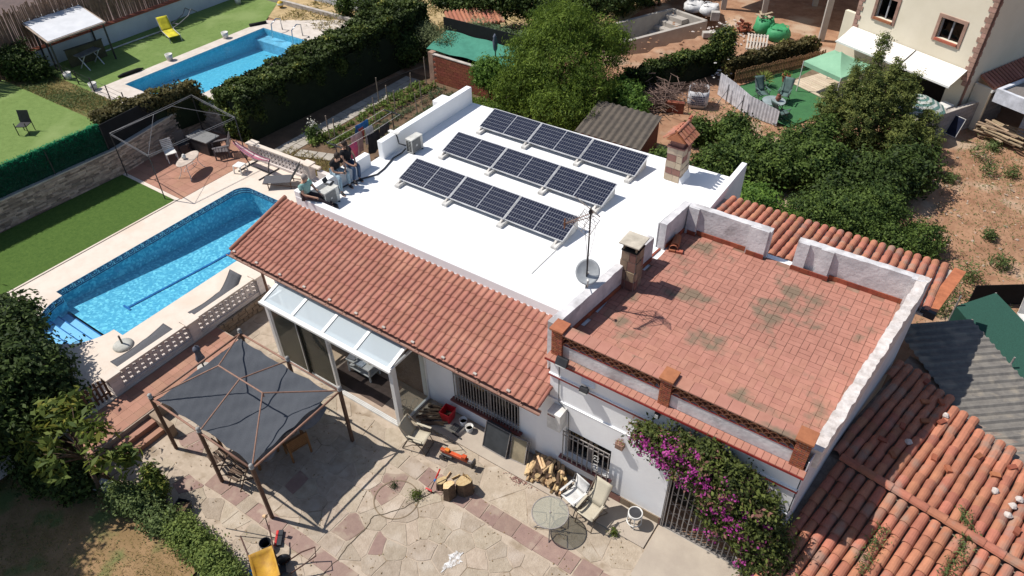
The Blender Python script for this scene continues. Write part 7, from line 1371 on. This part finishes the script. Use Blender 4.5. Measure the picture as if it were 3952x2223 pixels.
m_gsack = mat('green_sack', (.06, .32, .13), .6, col2=(.04, .24, .1), scale=5); m_wsack = mat('white_sack', (.68, .68, .68), .8, bump=.5, bscale=7)
a = sack('green rubble sack heaped with broken boards', (3.35, 26.7, G0), .55, .8, m_gsack, 1); sack('green rubble sack with an open creased top beside the pallet', (4.35, 26.2, G0), .6, .65, m_gsack, 2); sack('flat white sand sack at the corner of the empty pool', (-1.35, 27.9, G0), .62, .45, m_wsack, 3); sack('plump white sand sack next to the concrete pillar', (-.3, 27.75, G0), .55, .55, m_wsack, 4)
q = random.Random(9)
for k in range(7): MB().box((q.uniform(-.35, .35), q.uniform(-.3, .3), .82+.04*k), (.6, .12, .03), rz=q.uniform(0, 3), rx=q.uniform(-.2, .2)).obj('board', mat('pale_board', (.45, .36, .25), .9), a)
t = thing('pallet', 'pale wooden pallet leaning on the ragged hedge', 'pallet', (3.75, 24.6, G0+.25), .3); 
for k in range(7): MB().box((-.5+k*.165, 0, .0), (.09, 1.2, .02), rx=.35).obj('deck_board', mat('pallet_wood', (.55, .49, .42), .9), t)
for y in (-.5, 0, .5): MB().box((0, y, y*.36-.06), (1.1, .09, .09)).obj('bearer', MATS['pallet_wood'], t)
t = thing('brick_pile', 'tumbled pile of red hollow bricks on the plot', 'bricks', (2.3, 26.2, G0))
for k in range(26): place('brick', BW, t, (q.gauss(0, .3), q.gauss(0, .35), .08+abs(q.gauss(0, .18))), (q.uniform(-.5, .5), q.uniform(-.5, .5), q.uniform(0, 6)))
for k, (x, y, dx, dy, dz, rz, lab, c_) in enumerate(((1.3, 24.6, 1.3, .35, .3, .6, 'long pale concrete beam lying on the red earth', (.5, .46, .41)), (2.25, 24.3, .5, .5, .06, .9, 'square cream paving slab dropped on the red earth', (.5, .4, .26)), (.35, 27.0, .5, .35, .5, .4, 'upright concrete block at the empty pool corner', (.5, .47, .43)))):
    o = MB().box((0, 0, dz/2), (dx, dy, dz)).obj('slab', mat('slab_%d' % k, c_, .9), bevel=.02); o.location = (x, y, G0); o.rotation_euler = (0, 0, rz); tag(o, lab, 'slab')
def rubble(label, pts_, s, m, seed):
    q = random.Random(seed); base = []
    for k in range(5):
        mb = MB().lathe([(.01, -.4), (.5, -.3), (.6, .05), (.35, .4), (.01, .45)], 7); mb.v = [(x*q.uniform(.7, 1.2), y*q.uniform(.6, 1.2), z*q.uniform(.6, 1)) for x, y, z in mb.v]; base.append(mb.mesh('stone', m))
    for x, y, z in pts_:
        o = bpy.data.objects.new('stone', q.choice(base)); link(o); r = s*q.uniform(.4, 1.5); o.scale = (r*1.4, r, r*.6); o.location = (x, y, z); o.rotation_euler = (0, 0, q.uniform(0, 6)); tag(o, label, 'stone', label)
q = random.Random(12); rubble('pale stone scattered over the bare red earth', [(x, y, gh(x, y)+.01) for x, y in [(q.uniform(14.8, 19.5), q.uniform(8.5, 20)) for _ in range(170)]], .075, mat('dusty_stone', (.44, .35, .28), .95, col2=(.34, .25, .19), scale=9, orand=.25), 1)
rubble('lump of debris strewn around the brick pile', [(1.7+q.gauss(0, .9), 25.9+q.gauss(0, .9), .52) for _ in range(70)], .1, m_lump, 2); rubble('white plaster lump heaped where the ivy wall ends', [(3.7+q.gauss(0, .22), 20.0+q.gauss(0, .35), .6+abs(q.gauss(0, .4))) for _ in range(40)], .1, mat('white_rubble', (.62, .6, .58), .95), 3); rubble('clod of earth on the building plot', [(q.uniform(-2.5, 6), q.uniform(20.5, 28), .5) for _ in range(60)], .09, m_dirt, 4)
# turf, deck, picket fence, gazebo, table
sheet('green_turf', [(4.4, 18.3), (6.2, 17.0), (8.2, 16.6), (9.6, 20.0), (7.6, 24.2), (6.6, 24.0)], G0+.006, mat('dark_turf', (.05, .16, .06), .95, col2=(.04, .125, .05), scale=3))
dk = sheet('timber_deck', [(6.75, 21.2), (8.9, 20.1), (10.5, 21.6), (8.4, 24.6), (7.3, 23.6)], G0+.02, mat('deck_gap', (.2, .15, .1), .95)); m_dkb = mat('deck_board', (.55, .46, .35), .9, col2=(.48, .39, .29), scale=3, orand=.1)
for k in range(16):
    c_ = Vector((6.9, 21.35, 0))+e2*(.075+.19*k*0)+e1*0
    y = k*.19; st_ = Vector((6.8, 21.15, 0))+e2*y; MB().box((0, 0, 0), (2.5-.02*k, .175, .03)).obj('board', m_dkb, dk, st_+e1*1.22+Vector((0, 0, G0+.04)), (0, 0, fa))
t = thing('picket_fence', 'brown picket fence behind the green turf', 'fence', (4.5, 19.4, G0), math.atan2(24.3-19.4, 7.45-4.5)); L_ = math.dist((4.5, 19.4), (7.45, 24.3)); m_pk = mat('picket_wood', (.27, .15, .08), .9, col2=(.2, .11, .06), scale=8, orand=.15); PKM = MB().prism([(-.035, 0), (.035, 0), (.035, .02), (-.035, .02)], 0, .72).mesh('picket', m_pk)
for k in range(int(L_/.105)): place('picket', PKM, t, (.05+k*.105, 0, .02), (0, random.uniform(-.03, .03), 0), (1, 1, random.uniform(.92, 1.05)))
for z in (.18, .55): MB().bx(0, L_, .02, .05, z, z+.06).obj('rail', m_pk, t)
t = thing('garden_gazebo', 'pale green pop up gazebo over the timber deck', 'gazebo', (0, 0, 0)); m_gg = mat('sage_canvas', (.24, .44, .29), .85, col2=(.2, .38, .25), scale=1.5); g4 = [Vector((7.32, 20.34, 0)), Vector((9.3, 19.4, 0)), Vector((10.2, 21.5, 0)), Vector((8.15, 22.4, 0))]; zg = 2.02; ap = sum(g4, Vector())/4+Vector((0, 0, 2.6))
for i in range(4):
    a, b = g4[i]+Vector((0, 0, zg)), g4[(i+1) % 4]+Vector((0, 0, zg)); MB().grid(8, 8, lambda u, v: a.lerp(b, u).lerp(ap, v)+Vector((0, 0, -.12*math.sin(PI*v)))+Vector((0, 0, 0))).obj('canopy_panel', m_gg, t, smooth=True); MB().quad(a, b, b-Vector((0, 0, .2)), a-Vector((0, 0, .2))).obj('valance', m_gg, t, solid=.01)
    MB().tube([g4[i]+Vector((0, 0, G0)), a], .028, 6).obj('leg', m_wplastic, t)
m_gch = mat('green_sling', (.1, .16, .15), .8)
t = thing('glass_table', 'round grey garden table with a clay jug on the turf', 'table', (7.1, 17.35, G0+.01)); MB().lathe([(.001, .66), (.5, .66), (.52, .68), (.001, .69)], 28).obj('table_top', mat('grey_glass', (.3, .36, .36), .3), t)
for k in range(4): a = k*PI/2+.4; MB().tube([(.4*math.cos(a), .4*math.sin(a), .66), (.45*math.cos(a), .45*math.sin(a), 0)], .02, 6).obj('leg', m_steel, t)
t = thing('jug', 'brown clay jug standing on the round garden table', 'jug', (7.25, 17.4, G0+.7)); MB().lathe([(.06, 0), (.13, .1), (.1, .22), (.06, .27), (.08, .31)], 14).obj('body', mat('clay_jug', (.28, .1, .07), .7), t, smooth=True); MB().tube([(.07, 0, .28), (.16, 0, .24), (.12, 0, .12)], .015, 6).obj('handle', MATS['clay_jug'], t)
for (x, y, rz, lab) in ((6.25, 18.35, .8, 'green striped chair beside the palm and picket fence'), (7.15, 18.75, .05, 'green striped chair between the round table and deck'), (7.65, 16.95, 2.6, 'green striped chair partly hidden by the trees')):
    sling_chair('garden_chair', lab, (x, y, G0+.01), rz, m_gch, m_steel)
t = thing('yucca', 'spiky yellow green yucca in front of the picket fence', 'yucca', (5.75, 20.0, G0)); MB().tube([(0, 0, 0), (0, 0, .3)], .06, 7).obj('stem', m_bark, t); mb = MB()
for k in range(46): a = k*2.4; el = .15+1.2*(k/46); l = .6; d = Vector((math.cos(a)*math.cos(el), math.sin(a)*math.cos(el), math.sin(el))); s_ = d.cross(Vector((0, 0, 1))).normalized()*.025; b = Vector((0, 0, .32)); mb.add([b-s_, b+s_, b+d*l*.6+s_*.9, b+d*l-Vector((0, 0, .08)), b+d*l*.6-s_*.9], [(0, 1, 2, 3, 4)])
mb.obj('leaves', mat('yucca_leaf', (.3, .33, .09), .6, col2=(.2, .25, .06), scale=6), t)
t = thing('plant_pot', 'terracotta pot with small plant by the picket fence', 'pot', (6.5, 21.1, G0)); MB().lathe([(.14, 0), (.2, .3), (.22, .3), (.22, .36), (.18, .36), (.17, .3)], 14).obj('pot_wall', m_brick, t); leaves('foliage', l_bright, rng.normal(size=(50, 3))*[.1, .1, .08]+[0, 0, .42], .12, t)
# cream house
m_cream = mat('cream_render', (.72, .65, .52), .9, col2=(.67, .6, .47), scale=.8, bump=.1); m_quoin = mat('pink_stone', (.4, .24, .19), .9, orand=.12)
B = thing('cream_house', 'tall cream rendered house with pink quoins and white awning', 'house', (8.52, 23.32, 0), fa)
holes = [(.95, 1.92, 3.75, 4.68), (4.12, 5.18, 3.82, 4.68), (2.6, 5.4, .5, 2.6)]
wallx(0, 6.15, .3, 9, 0, .3, holes).obj('front_wall', m_cream, B); MB().bx(5.85, 6.15, .3, 9, .3, 9).obj('side_wall', m_cream, B); MB().bx(0, .3, .3, 9, .3, 9).obj('side_wall', m_cream, B); MB().bx(-.9, .05, .35, .55, .3, 3.4).obj('wing_wall', m_cream, B); MB().bx(.3, 5.85, .3, 9, 3.3, 3.4).obj('inner_floor', m_dark, B); MB().bx(0, 6.15, 0, 9, 9, 9.2).obj('roof', m_clayb, B)
for (x0, x1, z0, z1) in holes[:2]:
    W_ = MB().bx(x0, x1, .2, .22, z0, z1).obj('window', m_dark, B); MB().quad((x0, .17, z0), (x1, .17, z0), (x1, .17, z1), (x0, .17, z1)).obj('pane', MATS['window_glass'], W_); xm = (x0+x1)/2
    MB().bx(xm-.03, xm+.03, .12, .17, z0, z1).bx(x0, x0+.05, .12, .17, z0, z1).bx(x1-.05, x1, .12, .17, z0, z1).bx(x0+.05, x1-.05, .121, .169, z1-.05, z1).obj('frame', mat('grey_frame', (.4, .4, .42), .5), W_)
    MB().bx(x0-.14, x0, -.04, .1, z0-.15, z1+.14).bx(x1, x1+.14, -.04, .1, z0-.15, z1+.14).bx(x0, x1, -.041, .1, z1, z1+.14).obj('surround', m_quoin, W_); MB().bx(x0, x1, -.1, .16, z0-.1, z0-.002).obj('sill', m_brick, W_)
for k in range(24):
    w_ = .26 if k % 2 else .16; z = 2.3+k*.21
    MB().bx(6.15-w_, 6.19, -.035, .02, z+.008, z+.2).obj('quoin', m_quoin, B); MB().bx(6.14, 6.185, .02, .2 if k % 2 else .3, z+.008, z+.2).obj('quoin', m_quoin, B); MB().bx(-.035, w_, -.035, .02, z+.008, z+.2).obj('quoin', m_quoin, B)
aw2 = MB().grid(20, 4, lambda u, v: (.02+6.0*u, -.03-.95*v, 2.98-.5*v-.02*math.sin(PI*v))).obj('awning', mat('awning_white', (.8, .76, .69), .9, var=.02), B, solid=.015); MB().bx(0, 6.05, -1.03, -.97, 2.42, 2.5).obj('awning_rail', m_alu, aw2); MB().tube([(3.5, -.98, 2.5), (3.5, -.05, 2.99)], .025, 6).obj('awning_arm', m_steel, aw2)
MB().bx(2.6, 5.4, .9, .92, .5, 2.6).obj('dark_room', m_dark, B); MB().tube([(6.2, .1, .5), (6.2, .1, 9)], .05, 6).obj('downpipe', m_brown, B)
an_ = MB().add([(6.2, .9, 2.55), (7.0, .75, 2.3), (7.0, 6, 2.3), (6.2, 6, 2.75)], [(0, 1, 2, 3)]).obj('annex_roof', m_clayb, B, solid=.06)
for i in range(4):
    for j in range(13): place('annex_tile', BT2, an_, (6.22+.2*j*0+.0, 1.05+j*.0, 0)) if False else None
for j in range(22): MB().tube([(6.2, .95+j*.23, 2.62+.008*j), (7.02, .85+j*.23, 2.36)], .07, 6).obj('annex_tile', m_clay, an_)
MB().bx(6.19, 6.95, .7, .85, .3, 2.3).obj('annex_wall', m_cream, B); MB().bx(6.95, 7.02, .7, 6, 2.15, 2.26).obj('fascia', m_alu, B)
# things under the awning
t = thing('cabinet', 'white kitchen unit standing under the awning', 'cabinet', (12.55, 20.35, G0), fa); MB().bx(0, .7, 0, .5, 0, .9).obj('carcass', m_wplastic, t); MB().bx(.33, .37, -.01, 0, .05, .85).obj('door_gap', m_iron, t)
t = thing('fridge', 'white outdoor fridge with dark side under the awning', 'fridge', (13.35, 20.0, G0), fa); MB().bx(0, .5, 0, .5, 0, 1.1).obj('carcass', m_wplastic, t, bevel=.01); MB().bx(.02, .48, -.015, 0, .4, 1.07).obj('door', m_wplastic, t); MB().bx(.5, .515, .05, .45, .3, 1.0).obj('vent_panel', m_steel, t)
t = thing('chalk_board', 'dark blue framed panel leaning beside the outdoor fridge', 'board', (14.05, 19.75, G0), fa); MB().add([(0, 0, 0), (.55, 0, 0), (.55, .25, .8), (0, .25, .8)], [(0, 1, 2, 3)]).obj('panel', mat('navy_panel', (.02, .025, .05), .3), t, solid=.02); MB().tube([(0, 0, 0), (.55, 0, 0), (.55, .25, .8), (0, .25, .8), (0, 0, 0)], .02, 5).obj('frame', m_wplastic, t)
t = thing('garden_chair', 'tan wicker chair in the dark room behind the awning', 'chair', (12.0, 21.0, G0), fa); MB().lathe([(.25, 0), (.27, .4), (.001, .42)], 12).obj('seat', MATS['wicker'], t); MB().grid(6, 5, lambda u, v: (.3*math.cos(.3+2.5*u), .3*math.sin(.3+2.5*u), .4+.5*v)).obj('back', MATS['wicker'], t, solid=.02)
t = thing('parasol', 'green and white striped parasol beside the block wall', 'parasol', (12.7, 18.9, G0), 0); MB().tube([(0, 0, 0), (0, 0, 1.75)], .025, 6).obj('pole', m_wplastic, t); ms = [mat('parasol_green', (.13, .25, .22), .9), mat('parasol_white', (.6, .62, .58), .9)]
for k in range(9):
    mb = MB(); n = 10
    for r in (k/9, (k+1)/9): mb.v += [(1.15*r*math.cos(a*2*PI/n), 1.15*r*math.sin(a*2*PI/n), 1.75-.5*r**1.5) for a in range(n)]
    mb.f = [(a, (a+1) % n, n+(a+1) % n, n+a) for a in range(n)]; mb.obj('stripe', ms[k % 2], t)
# block wall, white slab, timber heap
t = thing('block_wall', 'grey concrete block wall between cream house and red earth', 'wall', (12.6, 17.1, .35), math.atan2(22.9-17.1, 15.7-12.6)); L_ = math.dist((12.6, 17.1), (15.7, 22.9)); m_cb = mat('concrete_block', (.3, .28, .28), .95, col2=(.25, .235, .235), scale=4, orand=.1); CB = MB().bx(-.195, .195, -.1, .1, -.095, .095).mesh('block', m_cb); MB().bx(.02, L_-.02, -.085, .085, 0, 1.22).obj('core', m_mort, t)
for j in range(6):
    for i in range(int(L_/.4)): place('block', CB, t, (.2+i*.4+(.2 if j % 2 else 0), 0, .1+j*.2))
for i in range(int(L_/.2)): MB().bx(.03+i*.2, .08+i*.2, -.1, .1, 1.195, 1.235).obj('top_web', m_mort, t)
MB().bx(.0, L_, -.1, -.07, 1.195, 1.234).bx(0, L_, .07, .1, 1.195, 1.234).obj('top_shell', m_mort, t)
t = thing('white_building', 'white flat roofed building corner beyond the timber heap', 'building', (15.28, 20.4, 0), math.atan2(.9, .42)); mw = mat('cool_white', (.66, .68, .74), .8)
MB().bx(0, 8, -8, 0, 2.05, 2.5).obj('roof_slab', mw, t); MB().bx(0, 8, -.15, 0, 2.5, 2.62).bx(0, .15, -8, -.15, 2.5, 2.62).obj('upstand', mw, t); MB().bx(.15, 7.9, -7.9, -.15, 2.5, 2.52).obj('roof_gravel', mat('grey_gravel', (.2, .18, .17), .95, scale=20), t); MB().bx(1.6, 7, -7, -.8, .2, 2.05).obj('wall', mw, t)
t = thing('timber_heap', 'untidy heap of old planks on the red earth', 'timber', (16.1, 20.6, .38), -.35); q = random.Random(15); m_plk = mat('old_plank', (.42, .32, .22), .9, col2=(.3, .22, .14), scale=9, orand=.2)
for k in range(30): MB().box((q.gauss(0, .25), q.gauss(0, .2), .04+.018*k), (q.uniform(.9, 1.9), .1, .04), rz=q.gauss(0, .22), ry=q.uniform(-.05, .05)).obj('plank', m_plk, t)
# tile roofed hut beyond the green net
t = thing('hut', 'small hut with faded red tile roof beyond the canes', 'hut', (-9.9, 15.5, .5), .9); MB().bx(0, 2.6, 0, 1.2, 0, 1.2).obj('wall', mat('ochre_wall', (.3, .16, .1), .95), t); MB().add([(-.2, -.2, 1.25), (2.8, -.2, 1.25), (2.8, 1.4, 1.55), (-.2, 1.4, 1.55)], [(0, 1, 2, 3)]).obj('roof', m_clayb, t, solid=.06)
for k in range(13): MB().tube([(-.1+k*.22, -.2, 1.3), (-.1+k*.22, 1.4, 1.6)], .08, 6).obj('roof_tile', m_clayb, t)
o = MB().quad((16.9, 8.3, .25), (19.8, 10.3, .25), (19.8, 10.3, 1.15), (16.9, 8.3, 1.1)).obj('mesh_screen', m_black, solid=.02); tag(o, 'added black panel standing in for a dark area beyond the green net', 'screen')  # added panel, makes the dark shadow area beyond the net
t = thing('garden_chair', 'white plastic slab chair behind the dark green shade net', 'chair', (18.6, 7.9, .35), .4); MB().bx(-.3, .3, -.3, .3, .4, .44).obj('seat', m_wplastic, t); MB().box((0, .32, .75), (.6, .03, .6), rx=-.2).obj('back', m_wplastic, t)
for x in (-.26, .26):
    for y in (-.26, .26): MB().tube([(x, y, 0), (x, y, .42)], .02, 6).obj('leg', m_wplastic, t)
